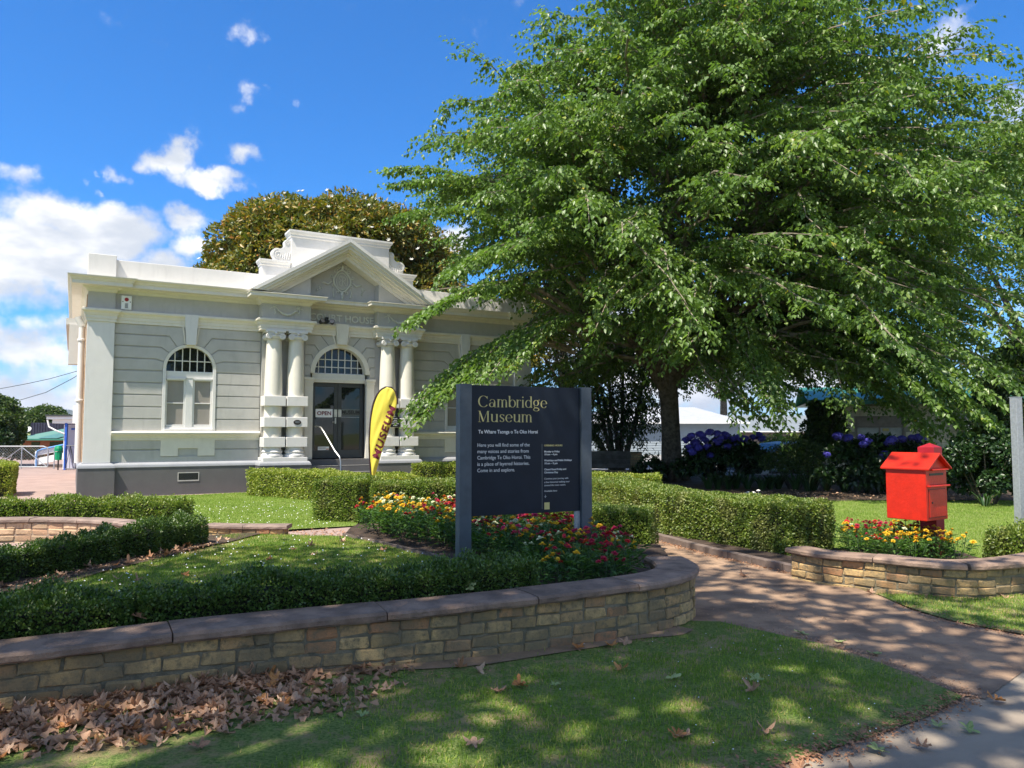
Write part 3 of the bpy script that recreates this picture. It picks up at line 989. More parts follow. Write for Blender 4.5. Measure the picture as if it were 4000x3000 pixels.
def column(ac, first=None):
    c = thing('column', None, None)
    del_keys = None
    c.parent = museum
    c.location = (ac, -.36, 0)
    mb = MB()
    prof = [(.235, 1.15), (.235, 2.6)]
    prof += [(.24 - .045 * ((i / 10) ** 1.6), 2.59 + (4.12 - 2.59) * i / 10) for i in range(11)]
    prof += [(.215, 4.125), (.215, 4.14), (.197, 4.15)]
    mb.lathe(prof, 28); mb.build('shaft', CREAM, c, smooth=True)
    for z0 in (1.21, 1.75, 2.32):
        mb = MB(); mb.box(-.285, .285, -.275, .25, z0, z0 + .27); mb.build('block', WHITE, c, bevel=.01)
    mb = MB()
    mb.lathe([(.29, .93), (.30, .96), (.29, 1.0), (.265, 1.01), (.25, 1.04), (.262, 1.06), (.275, 1.085), (.262, 1.11), (.245, 1.12), (.238, 1.17), (.235, 1.2)], 28)
    mb.build('base', WHITE, c, smooth=True)
    # capital
    mb = MB()
    mb.lathe([(.20, 4.15), (.235, 4.19), (.25, 4.23), (.235, 4.26), (.2, 4.28)], 24)
    mb.box(-.20, .20, -.22, .22, 4.275, 4.325)
    mb.box(-.255, .255, -.25, .25, 4.325, 4.385)
    cap = mb.build('capital', WHITE, c, smooth=True, bevel=.004)
    for s in (-1, 1):
        v = MB()
        Mx = Matrix.Translation((s * .178, 0, 4.215)) @ Matrix.Rotation(PI / 2, 4, 'X')
        v.lathe([(.084, -.245), (.088, -.20), (.065, -.05), (.06, 0), (.065, .05), (.088, .20), (.084, .245)], 18, Mx)
        v.tube([(s * .178 + (.080 - .072 * i / 26) * math.cos(PI / 2 - s * 4.2 * PI * i / 26), -.247, 4.215 + (.080 - .072 * i / 26) * math.sin(PI / 2 - s * 4.2 * PI * i / 26)) for i in range(27)], .010, 5)
        v.build('volute', WHITE, c, smooth=True)
    v = MB()
    Mx = Matrix.Translation((0, -.25, 4.30))
    v.lathe([(.001, -.045), (.03, -.035), (.045, 0), (.03, .035), (.001, .045)], 10, Mx)
    v.build('flower_boss', WHITE, c, smooth=True)
    return c


def copy_tree(o, parent=None):
    c = o.copy(); COL.objects.link(c)
    if parent: c.parent = parent
    for ch in o.children: copy_tree(ch, c)
    return c


# columns are parts of the museum: parts 'column' with sub-parts directly below
c0 = column(4.58)
for ac in (5.18, W_ - 5.18, W_ - 4.58):
    c = copy_tree(c0, museum); c.location = (ac, -.36, 0)

# doorway ---------------------------------------------------------------------
dz = .85
for s in (-1, 1):
    mb = MB(); mb.box(*( (CX - 1.02, CX - .785) if s < 0 else (CX + .785, CX + 1.02) ), -.125, .02, .85, 2.93); mb.build('door_pilaster', CREAM, museum, bevel=.004)
    x0, x1 = (CX - 1.05, CX - .76) if s < 0 else (CX + .76, CX + 1.05)
    mb = MB(); mb.box(x0 + .03, x1 - .03, -.14, .03, 2.93, 3.0); mb.box(x0 + .015, x1 - .015, -.16, .03, 3.0, 3.03); mb.box(x0 + .02, x1 - .02, -.15, .03, 3.03, 3.09); mb.box(x0, x1, -.175, .03, 3.09, 3.16)
    mb.build('pilaster_capital', CREAM, museum, bevel=.005)
mb = MB(); mb.box(CX - .785, CX + .785, .02, .16, 3.04, 3.29); mb.box(CX - .775, CX + .775, -.03, .02, 3.10, 3.16); mb.box(CX - .775, CX + .775, -.01, .02, 3.04, 3.10); mb.build('door_lintel', CREAM, museum, bevel=.004)
ring(CX, 3.29, .745, .875, -.14, .16, 'archivolt', CREAM, bevel=.008)
fan = MB(); fan.prism([(CX - .745, 3.29)] + arcpts(CX, 3.29, .745, 180, 0, 24)[1:-1] + [(CX + .745, 3.29)], .13, .145)
fan.build('fanlight_pane', GLASS, museum)
fb = MB()
for k in range(-3, 4):
    x = CX + k * .193
    fb.box(x - .012, x + .012, .09, .125, 3.29, 3.29 + math.sqrt(.745 ** 2 - (k * .193) ** 2))
for z in (.20, .42):
    hw = math.sqrt(.745 ** 2 - z * z); fb.box(CX - hw, CX + hw, .092, .123, 3.29 + z - .012, 3.29 + z + .012)
fb.box(CX - .745, CX + .745, .09, .125, 3.29, 3.315)
fb.build('glazing_bar', WHITE, museum)
for s in (-1, 1):
    x0, x1 = (CX - .775, CX - .004) if s < 0 else (CX + .004, CX + .775)
    d = MB()
    d.box(x0, x0 + .11, .10, .15, .87, 3.035); d.box(x1 - .11, x1, .10, .15, .87, 3.035)
    d.box(x0 + .11, x1 - .11, .10, .15, .87, 1.10); d.box(x0 + .11, x1 - .11, .10, .15, 2.92, 3.035)
    do = d.build('door', CHARC, museum, bevel=.005)
    g = MB(); g.box(x0 + .105, x1 - .105, .12, .13, 1.095, 2.925); g.build('door_glass', GLASS, do)
    p = MB(); xc = CX + s * .062; p.box(xc - .045, xc + .045, .09, .10, 2.05, 2.27); p.build('push_plate', basic('cream_push_plate', (.60, .60, .52), .4), do)
    if s < 0:
        h = MB(); h.box(CX - .085, CX - .045, .085, .10, 1.86, 2.03); h.tube([(CX - .065, .09, 1.91), (CX - .065, .04, 1.91), (CX - .17, .04, 1.905)], .010, 6); h.build('door_handle', STEEL, do)
# steps
st = MB()
for k in range(5):
    st.box(CX - 1.05, CX + 1.05, -.20 - .3 * (k + 1) + .3, .1 if k == 0 else -.2 - .3 * k + .3, 0, .86 - .17 * k - .02) if False else None
for k in range(5):
    y1 = .12 if k == 0 else -.20 - .30 * (k - 1)
    mbs = MB(); mbs.box(CX - 1.04, CX + 1.04, -.20 - .30 * k, y1, 0, .845 - .17 * k); mbs.build('step', PLINTH if k % 1 == 0 else KERB, museum, bevel=.008)
    if k:
        mbs = MB(); mbs.box(CX - 1.02, CX + 1.02, -.205 - .30 * k, -.15 - .30 * k, .845 - .17 * k, .85 - .17 * k); mbs.build('step_nosing', GREYP, museum)


# relief ornament ---------------------------------------------------------------
RELIEF = basic('pale_relief_paint', (.60, .60, .53), .6, .03, 4, .1)


def swag(x0, x1, zc, y, parent=museum):
    mb = MB()
    n = 16
    pts = [(x0 + (x1 - x0) * i / n, y - .02, zc + .10 - .20 * (1 - ((i / n - .5) * 2) ** 2)) for i in range(n + 1)]
    mb.tube(pts, [.012 + .028 * (1 - abs(i / n - .5) * 2) for i in range(n + 1)], 7)
    for i in range(2, n - 1):
        for q in range(2):
            p = pts[i]; r = .024
            M_ = Matrix.Translation((p[0] + random.uniform(-.02, .02), p[1] - .02, p[2] + random.uniform(-.02, .02)))
            mb.lathe([(.001, -r), (r * .8, -r * .5), (r, 0), (r * .8, r * .5), (.001, r)], 6, M_)
    for xs, s in ((x0, -1), (x1, 1)):
        for k in range(3):
            a = PI * (.25 + .35 * k)
            mb.tube([(xs, y - .01, zc + .10), (xs + .05 * math.cos(a), y - .02, zc + .10 + .07 * math.sin(a)), (xs + .08 * math.cos(a + .5), y - .015, zc + .10 + .05 * math.sin(a + .5)), (xs, y - .01, zc + .10)], .011, 5)
        mb.tube([(xs, y - .01, zc + .10), (xs + s * .025, y - .015, zc + .02), (xs - s * .01, y - .015, zc - .05), (xs + s * .02, y - .012, zc - .11)], [.012, .016, .022, .01], 5)
        mb.tube([(xs, y - .01, zc + .10), (xs + s * .10, y - .015, zc + .07), (xs + s * .15, y - .01, zc + .03)], [.012, .012, .006], 5)
    mb.build('garland', RELIEF, parent, smooth=True)


swag(4.56, 5.20, 4.93, -.50)
swag(W_ - 5.20, W_ - 4.56, 4.93, -.50)
# cartouche
cr = MB()
cz = 5.98
oval = [(CX + .235 * math.cos(t) * (1 + .08 * math.cos(4 * t)), -.17, cz + (.31 * math.sin(t) if math.sin(t) > 0 else .30 * math.sin(t)) * (1 + .04 * math.cos(4 * t))) for t in [2 * PI * i / 32 for i in range(33)]]
cr.tube(oval, .026, 6)
oval2 = [(CX + .17 * math.cos(t), -.16, cz + .24 * math.sin(t)) for t in [2 * PI * i / 28 for i in range(29)]]
cr.tube(oval2, .014, 5)
for s in (-1, 1):
    for (px, pz, r0, a0, tn) in ((.20, .30, .075, 90, 1.2), (.31, .13, .06, 200, 1.1), (.26, -.12, .05, 240, 1.0), (.12, -.33, .05, 270, 1.0), (.11, .40, .05, 60, 1.0)):
        sp = spiral(0, 0, r0, .012, R(a0), tn, 14)
        cr.tube([(CX + s * (px + x), -.17, cz + pz + z) for x, z in sp], .016, 5)
    cr.tube([(CX + s * .30, -.16, cz - .02), (CX + s * .42, -.17, cz - .12), (CX + s * .55, -.17, cz - .07), (CX + s * .60, -.16, cz - .10)], [.014, .03, .02, .008], 6)
    for k in range(9):
        M_ = Matrix.Translation((CX + s * (.66 + random.uniform(-.07, .07)), -.15, cz - .16 - random.uniform(0, .2)))
        cr.lathe([(.001, -.026), (.022, -.012), (.024, .01), (.001, .026)], 6, M_)
    cr.tube([(CX + s * .25, -.16, cz - .2), (CX + s * .27, -.17, cz - .32), (CX + s * .24, -.16, cz - .47)], [.01, .018, .03], 6)
cr.tube([(CX, -.16, cz + .34), (CX, -.19, cz + .42), (CX, -.16, cz + .50)], [.04, .05, .01], 6)
cr.tube([(CX, -.16, cz - .33), (CX, -.19, cz - .42), (CX, -.16, cz - .55)], [.04, .05, .012], 6)
cro = cr.build('cartouche', RELIEF, museum, smooth=True)


def text_mesh(s, size, ext=0.0, align='LEFT', xscale=1.0, shear=0.0, offset=0.0, spacing=1.0):
    cu = bpy.data.curves.new('lettering', 'FONT')
    cu.body = s; cu.size = size; cu.extrude = ext; cu.align_x = align; cu.shear = shear; cu.offset = offset
    cu.space_character = spacing
    cu.resolution_u = 3
    o = bpy.data.objects.new('tmp', cu); COL.objects.link(o)
    dg = bpy.context.evaluated_depsgraph_get(); dg.update()
    me = bpy.data.meshes.new_from_object(o.evaluated_get(dg))
    bpy.data.objects.remove(o)
    bpy.data.curves.remove(cu)
    if xscale != 1: me.transform(Matrix.Diagonal((xscale, 1, 1, 1)))
    return me


def put_text(name, s, size, mat, parent, x, y, z, ext=0.002, width=None, align='LEFT', rot=(PI / 2, 0, 0), **kw):
    me = text_mesh(s, size, ext, align, **kw)
    if width:
        xs = [v.co.x for v in me.vertices]
        wd = max(xs) - min(xs)
        me.transform(Matrix.Diagonal((width / wd, 1, 1, 1)))
    me.materials.clear(); me.materials.append(mat)
    me.name = name
    return add(name, me, parent, (x, y, z), rot)


LET = basic('frieze_letter_paint', (.62, .62, .56), .6, .03, 4, .1)
put_text('name_lettering', 'COURT HOUSE', .27, LET, museum, CX - .94, -.16, 4.80, .018, width=1.90, offset=.006)
# monogram in the cartouche
mg = MB()
mg.tube([(CX + x, -.165, cz + z) for x, z in ((-.01, .12), (-.07, .13), (-.09, .07), (-.03, .02), (-.09, -.03), (-.09, -.11), (-.02, -.13), (.03, -.09))], .012, 5)
mg.tube([(CX + x, -.165, cz + z) for x, z in ((.0, -.12), (.01, 0), (.02, .11), (.08, .12), (.10, .06), (.03, .01), (.07, -.05), (.10, -.11), (.14, -.10))], .012, 5)
mg.tube([(CX + x, -.165, cz + z) for x, z in ((-.12, .10), (-.05, .16), (.03, .13), (.07, .16))], .009, 5)
mg.build('monogram', LET, cro, smooth=True)

# downpipe, gutter and side details on the left return wall
dp = MB(); dp.tube([(-.01, 1.0, .82), (-.01, 1.0, 4.35)], .075, 10); dp.tube([(-.01, 1.0, 4.35), (-.12, 1.0, 4.6)], .08, 10)
o = dp.build('downpipe', WHITE, museum, smooth=True)
for z in (2.43, 4.0):
    q = MB(); q.lathe([(.09, z - .03), (.10, z - .02), (.10, z + .02), (.09, z + .03)], 12, Matrix.Translation((-.01, 1.0, 0))); q.build('pipe_collar', WHITE, o)
q = MB(); q.box(-.38, .08, 1.5, 9, 4.45, 4.62); q.box(-.30, .08, 1.45, 1.8, 3.4, 4.45); q.build('side_eaves', WHITE, museum)
# roof behind the parapet
rf = MB(); rf.prism([(.5, 5.3), (W_ - .5, 5.3), (CX, 6.0)], .6, 12.6); rf.build('roof', basic('iron_roof', (.25, .25, .26), .6), museum)

# things fixed to or standing at the building --------------------------------------
al = thing('alarm_box', 'white alarm box with red light on the left frieze of museum', 'alarm box', mus(.80, .0), YAWM)
b = MB(); b.box(.03, .27, -.09, -.002, 4.72, 5.08); b.build('box_body', WPLAST, al, bevel=.02)
b = MB(); b.lathe([(.05, 0), (.045, .015), (.001, .02)], 14, Matrix.Translation((.15, -.09, 4.98)) @ Matrix.Rotation(PI / 2, 4, 'X')); b.build('red_light', REDPL, al)
for x in (.065, .235):
    b = MB(); b.lathe([(.012, 0), (.012, .01)], 8, Matrix.Translation((x, -.09, 4.92)) @ Matrix.Rotation(PI / 2, 4, 'X')); b.build('screw', BLACKM, al)
b = MB()
for k in range(9): b.box(.115, .185, -.094, -.089, 4.76 + k * .014, 4.767 + k * .014)
b.build('grille', CHARC, al)

fl = thing('floodlight', 'black twin spot floodlight above the museum entrance arch', 'floodlight', mus(6.02, .30), YAWM)
b = MB(); b.box(-.07, .07, -.07, .15, 4.72, 4.80); b.build('bracket', BLACKM, fl, bevel=.01)
b = MB(); b.box(-.045, .045, -.12, -.02, 4.80, 4.87); b.build('sensor', BLACKM, fl, bevel=.012)
for s in (-1, 1):
    M_ = Matrix.Translation((s * .15, -.10, 4.73)) @ Matrix.Rotation(R(62), 4, 'X') @ Matrix.Rotation(s * R(-18), 4, 'Y')
    b = MB(); b.lathe([(.035, -.08), (.055, -.04), (.075, .05), (.08, .06)], 14, M_); lo = b.build('lamp_head', BLACKM, fl, smooth=True)
    b = MB(); b.lathe([(.066, .0625), (.06, .066)], 14, M_); b.build('lens', basic('floodlight_lens', (.35, .30, .28), .2), lo)

hr = thing('handrail', 'bent steel handrail on the left of museum entrance steps', 'handrail', mus(CX, 0), YAWM)
b = MB(); b.tube([(-.40, -1.55, 0), (-.40, -1.55, .82), (-.42, -1.52, .95), (-.48, -1.30, 1.10), (-.62, -.70, 1.62), (-.66, -.55, 1.74), (-.70, -.42, 1.77), (-.74, -.25, 1.77)], .024, 8); b.build('rail', STEEL, hr, smooth=True)
b = MB(); b.lathe([(.06, 0), (.06, .012), (.03, .016)], 12, Matrix.Translation((-.40, -1.55, .0))); b.build('foot_plate', STEEL, hr)

op = thing('open_sign', 'white sign with maroon word OPEN on left entrance door', 'sign', mus(CX - .40, -.10), YAWM)
b = MB(); b.box(-.245, .245, -.008, -.002, 2.04, 2.28); b.build('board', WPRINT, op)
put_text('open_lettering', 'OPEN', .155, MAROON, op, -.205, -.0115, 2.105, .001, width=.41, offset=.004)
ms = thing('door_lettering_strip', 'translucent strip lettered MUSEUM across right entrance door', 'sign', mus(CX + .39, -.10), YAWM)
b = MB(); b.box(-.275, .275, .008, .012, 2.10, 2.28); b.build('strip', basic('grey_film', (.16, .17, .15), .3), ms)
put_text('museum_lettering', 'MUSEUM', .14, BLACKM, ms, -.265, .004, 2.15, .001, width=.53, offset=.006)
b = MB()
for k in range(26): b.box(-.25 + k * .02, -.237 + k * .02, .004, .007, 2.115, 2.135)
b.build('small_print', BLACKM, ms)
b = MB(); b.box(-.27, .27, .008, .012, 2.045, 2.055); b.build('pinstripe', basic('grey_line', (.5, .5, .5), .4), ms)
dec = thing('door_notice', 'small white notice low on the left entrance door glass', 'notice', mus(CX - .37, -.10), YAWM)
b = MB(); b.box(-.19, .13, .008, .012, 1.10, 1.20); b.build('paper', WPRINT, dec)
b = MB(); b.box(.05, .125, .004, .0075, 1.115, 1.14); b.build('orange_corner', basic('orange_print', (.7, .16, .03), .5), dec)
b = MB()
for k in range(7): b.box(-.17 + k * .03, -.15 + k * .03, .004, .0075, 1.15, 1.17)
b.build('small_print', BLACKM, dec)

pq = thing('oval_plaque', 'small oval bronze plaque on middle block of second column', 'plaque', mus(5.18, .36), YAWM)
BRONZE = basic('dark_bronze', (.06, .045, .04), .35, .2, 30, .1, metal=.6)
M_ = Matrix.Translation((0, -.275, 1.88)) @ Matrix.Rotation(PI / 2, 4, 'X') @ Matrix.Diagonal((1, .66, 1, 1))
b = MB(); b.lathe([(.105, 0), (.10, .012), (.001, .014)], 20, M_); b.build('plate', BRONZE, pq)
b = MB(); b.box(-.06, .06, -.292, -.288, 1.90, 1.908); b.box(-.055, .055, -.292, -.288, 1.885, 1.892); b.box(-.06, .06, -.292, -.288, 1.862, 1.872); b.build('raised_text', STEEL, pq)
pq2 = thing('black_plaque', 'black lettered plaque on third column beside the yellow flag', 'plaque', mus(W_ - 5.18, .36), YAWM)
b = MB(); b.box(.0, .29, -.29, -.276, 1.76, 2.05); b.build('plate', BLACKM, pq2)
b = MB()
for k, (x0, x1) in enumerate(((.08, .21), (.10, .19), (.06, .26), (.04, .26), (.09, .2))): 
    x = x0
    while x < x1:
        wd = random.uniform(.012, .03); b.box(x, min(x1, x + wd), -.293, -.2905, 2.0 - k * .05, 2.018 - k * .05); x += wd + .01
b.build('lettering', WPRINT, pq2)
gb = thing('timber_offcut', 'short timber block on the forecourt by museum corner', 'timber block', mus(-.35, .25, .0), YAWM + .1)
b = MB(); b.box(-.3, .3, -.12, .12, 0, .13); b.build('block', KERB, gb, bevel=.01)

# ================================================================== BRICK GARDEN WALLS
def brick_variants(mat, L, H, Dp, n=7, rough=.009):
    out = []
    for k in range(n):
        rr = random.Random(k * 13 + int(L * 1000))
        bm = bmesh.new()
        bmesh.ops.create_cube(bm, size=1)
        for v in bm.verts:
            v.co.x *= L; v.co.y *= Dp; v.co.z *= H
        bmesh.ops.bevel(bm, geom=bm.edges[:], offset=.009, segments=1, affect='EDGES')
        for v in bm.verts:
            v.co += Vector((rr.uniform(-1, 1), rr.uniform(-1, 1) * .6, rr.uniform(-1, 1))) * rough
        me = bpy.data.meshes.new('brick'); bm.to_mesh(me); bm.free()
        me.materials.append(mat); out.append(me)
    return out


def arclen(pts):
    s = [0]
    for i in range(1, len(pts)): s.append(s[-1] + (pts[i] - pts[i - 1]).length)
    return s


def at_len(pts, s, d):
    d = max(0, min(s[-1] - 1e-6, d))
    for i in range(1, len(pts)):
        if s[i] >= d:
            t = (d - s[i - 1]) / max(1e-9, s[i] - s[i - 1])
            p = pts[i - 1].lerp(pts[i], t); dr = (pts[i] - pts[i - 1]).normalized()
            return p, dr
    return pts[-1], (pts[-1] - pts[-2]).normalized()


def garden_wall(label, ctr, top, zb, side, brick, mortar, stone, hw=.14, caphw=.19, capt=.058, course=.088, bl=.205, joints=(), name='garden_wall', uneven=.012):
    """ctr: smooth centre line, side=+1 face on the right of travel"""
    root = thing(name, label, 'wall', (ctr[0].x, ctr[0].y, 0))
    off = Vector((ctr[0].x, ctr[0].y, 0))
    # normals to the facing side
    nrm = []
    for i in range(len(ctr)):
        d = (ctr[min(i + 1, len(ctr) - 1)] - ctr[max(0, i - 1)]).normalized()
        nrm.append(Vector((d.y, -d.x)) * side)
    face = [c + n_ * hw for c, n_ in zip(ctr, nrm)]
    back = [c - n_ * hw for c, n_ in zip(ctr, nrm)]
    # mortar core
    inner = [c + n_ * (hw - .010) for c, n_ in zip(ctr, nrm)]
    mb = MB(); k = len(ctr)
    vs = []
    for a, b in zip(inner, back):
        vs += [(a.x - off.x, a.y - off.y, zb - .1), (b.x - off.x, b.y - off.y, zb - .1), (b.x - off.x, b.y - off.y, top - capt), (a.x - off.x, a.y - off.y, top - capt)]
    fs = []
    for i in range(k - 1):
        for j in range(4):
            fs.append((i * 4 + j, i * 4 + (j + 1) % 4, i * 4 + 4 + (j + 1) % 4, i * 4 + 4 + j))
    fs += [(3, 2, 1, 0), ((k - 1) * 4, (k - 1) * 4 + 1, (k - 1) * 4 + 2, (k - 1) * 4 + 3)]
    mb.quadmesh(vs, fs); mb.build('mortar_core', mortar, root)
    # bricks
    full = brick_variants(brick, bl - .014, course - .014, .06)
    half = brick_variants(brick, bl * .5 - .014, course - .014, .06)
    s = arclen(face)
    z = top - capt - course; row = 0
    while z > zb - course * .7:
        d = .0
        first = row % 2
        while d < s[-1] - .06:
            hf = random.random() < .16 or first
            first = False
            ln = bl * .5 if hf else bl
            m = d + ln / 2
            if m + ln / 2 > s[-1] + .06:
                if s[-1] - d > bl * .4 and not hf: hf = True; ln = bl * .5; m = d + ln / 2
                else: break
            p, dr = at_len(face, s, m)
            n_ = Vector((dr.y, -dr.x)) * side
            q = p - n_ * (.026 + random.uniform(-.004, .008))
            o = add('brick', random.choice(half if hf else full), root, (q.x - off.x, q.y - off.y, z + course / 2 + random.uniform(-.006, .006)),
                    (random.uniform(-.015, .015), random.uniform(-.012, .012), math.atan2(dr.y, dr.x)))
            d += ln
        z -= course; row += 1
    # end face bricks at the last point (and first)
    for end in (0, -1):
        d = (ctr[-1] - ctr[-2]).normalized() if end else (ctr[0] - ctr[1]).normalized()
        z = top - capt - course; row = 0
        while z > zb - course * .7:
            q = ctr[end] + d * -.022 + nrm[end] * .0
            add('brick', random.choice(full), root, (q.x - off.x, q.y - off.y, z + course / 2), (0, 0, math.atan2(nrm[end].y, nrm[end].x)))
            z -= course; row += 1
    # coping slabs
    sc_ = arclen(ctr)
    js = [0] + list(joints) + [sc_[-1]]
    for a, b in zip(js[:-1], js[1:]):
        mb = MB()
        a2 = a - (.04 if a == 0 else -.004); b2 = b + (.05 if b == sc_[-1] else -.004)
        nn_ = max(3, int((b2 - a2) / .09))
        vs = []
        jit = random.uniform(-.004, .004)
        for i in range(nn_ + 1):
            d = a2 + (b2 - a2) * i / nn_
            p, dr = at_len(ctr, sc_, d)
            if d < 0: p = p + dr * d
            if d > sc_[-1]: p = p + dr * (d - sc_[-1])
            n_ = Vector((dr.y, -dr.x)) * side
            u1 = math.sin(d * 5.1 + a) * uneven * .5 + random.uniform(-1, 1) * uneven * .5
            u2 = random.uniform(-1, 1) * uneven * .4
            for o_, z_ in ((caphw - .012 + u1, top - capt + random.uniform(-.004, .004)), (caphw + u1 + u2, top - capt + .014), (caphw + u1, top - .016), (caphw - .016 + u1, top + jit), (0, top + .004 + jit), (-caphw + .015, top + jit), (-caphw + u2, top - .02), (-caphw + .01, top - capt)):
                q = p + n_ * o_
                vs.append((q.x - off.x, q.y - off.y, z_))
        fs = []
        for i in range(nn_):
            for j in range(8): fs.append((i * 8 + j, i * 8 + (j + 1) % 8, i * 8 + 8 + (j + 1) % 8, i * 8 + 8 + j))
        fs += [tuple(range(7, -1, -1)), tuple(nn_ * 8 + j for j in range(8))]
        mb.quadmesh(vs, fs); mb.build('coping_stone', stone, root)
    return root


FW = smoothpoly([(-5.6, 2.75), (-4.4, 3.45), (-2.85, 4.29), (-1.79, 4.88), (-.5, 5.45), (.58, 6.02), (1.12, 6.35), (1.40, 6.68), (1.47, 7.0), (1.44, 7.32)], 6, False)
FW = [Vector(p) for p in FW]
garden_wall('low yellow brick wall with dark stone coping in the front, curving to the path', FW, .425, .0, 1, BRICK, MORTAR, STONE, joints=(1.4, 2.96, 4.05, 5.35, 6.45, 7.35, 8.02), uneven=.014)
RW = [Vector(p) for p in smoothpoly([(3.18, 8.62), (3.38, 8.28), (3.80, 7.98), (4.30, 7.62), (4.85, 7.72), (5.4, 8.02), (6.6, 8.75), (8.2, 9.7)], 6, False)]
garden_wall('low yellow brick wall with dark coping curving in front of red letterbox', RW, .335, .0, 1, BRICK, MORTAR, STONE, caphw=.17, hw=.125, joints=(.85, 1.62, 2.5, 3.5, 4.6), course=.082)
LW = [Vector(p) for p in smoothpoly([(-11.5, 10.0), (-9.5, 10.8), (-7.9, 11.3), (-7.2, 11.45), (-6.5, 11.42), (-5.8, 11.2), (-5.25, 10.85), (-4.75, 10.3)], 6, False)]
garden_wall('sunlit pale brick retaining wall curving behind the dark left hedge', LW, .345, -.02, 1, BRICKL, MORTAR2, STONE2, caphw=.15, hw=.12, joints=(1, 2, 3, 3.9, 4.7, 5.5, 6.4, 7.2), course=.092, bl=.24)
LW2 = [Vector(p) for p in smoothpoly([(-4.65, 11.95), (-4.1, 11.85), (-3.45, 11.85)], 4, False)]
garden_wall('short low brick wall stub with stone coping beside museum lawn', LW2, .20, .0, 1, BRICK, MORTAR, STONE2, caphw=.16, hw=.13, joints=(.6,), course=.08)

# ================================================================== SIGN
YAWS = R(26.92)
sign = thing('museum_sign', 'large dark navy museum sign with gold title on two slate posts', 'sign', (-.4223, 7.8, 0), YAWS)
SW = 1.294
b = MB(); b.box(.0, SW, -.012, .03, .757, 2.085); b.build('panel', NAVY, sign, bevel=.003)
for x0 in (-.133, SW + .003):
    b = MB(); b.box(x0, x0 + .130, -.045, .065, .10, 2.092); b.build('post', SLATE, sign, bevel=.004)
b = MB(); b.box(SW - .055, SW, -.008, .028, .12, .756); b.build('stiffener', GALV, sign)
b = MB(); b.lathe([(.012, 0), (.012, .01)], 8, Matrix.Translation((SW - .03, -.01, .40)) @ Matrix.Rotation(PI / 2, 4, 'X')); b.build('bolt', STEEL, sign)


# display lettering: high-contrast strokes
def ribbon(mb, pts, y=-.0135, th=.0012):
    """pts: (x, z, width) ribbon with width measured normal to path"""
    k = len(pts)
    L_, R_ = [], []
    for i, (x, z, wd) in enumerate(pts):
        x0, z0, _ = pts[max(0, i - 1)]; x1, z1, _ = pts[min(k - 1, i + 1)]
        d = Vector((x1 - x0, z1 - z0)); d = d.normalized() if d.length > 1e-9 else Vector((1, 0))
        n_ = Vector((-d.y, d.x)) * wd / 2
        L_.append((x + n_.x, z + n_.y)); R_.append((x - n_.x, z - n_.y))
    vs = [(p[0], y, p[1]) for p in L_] + [(p[0], y, p[1]) for p in R_]
    fs = [(i, i + 1, k + i + 1, k + i) for i in range(k - 1)]
    mb.quadmesh(vs, fs)


def ell(cx, cz, rx, rz, a0, a1, thick, thin, n=18):
    """elliptical stroke, thick where vertical, thin at top and bottom"""
    out = []
    for i in range(n + 1):
        a = R(a0 + (a1 - a0) * i / n)
        wd = thin + (thick - thin) * abs(math.cos(a)) ** 1.6
        out.append((cx + rx * math.cos(a), cz + rz * math.sin(a), wd))
    return out


TK, TN = .155, .035


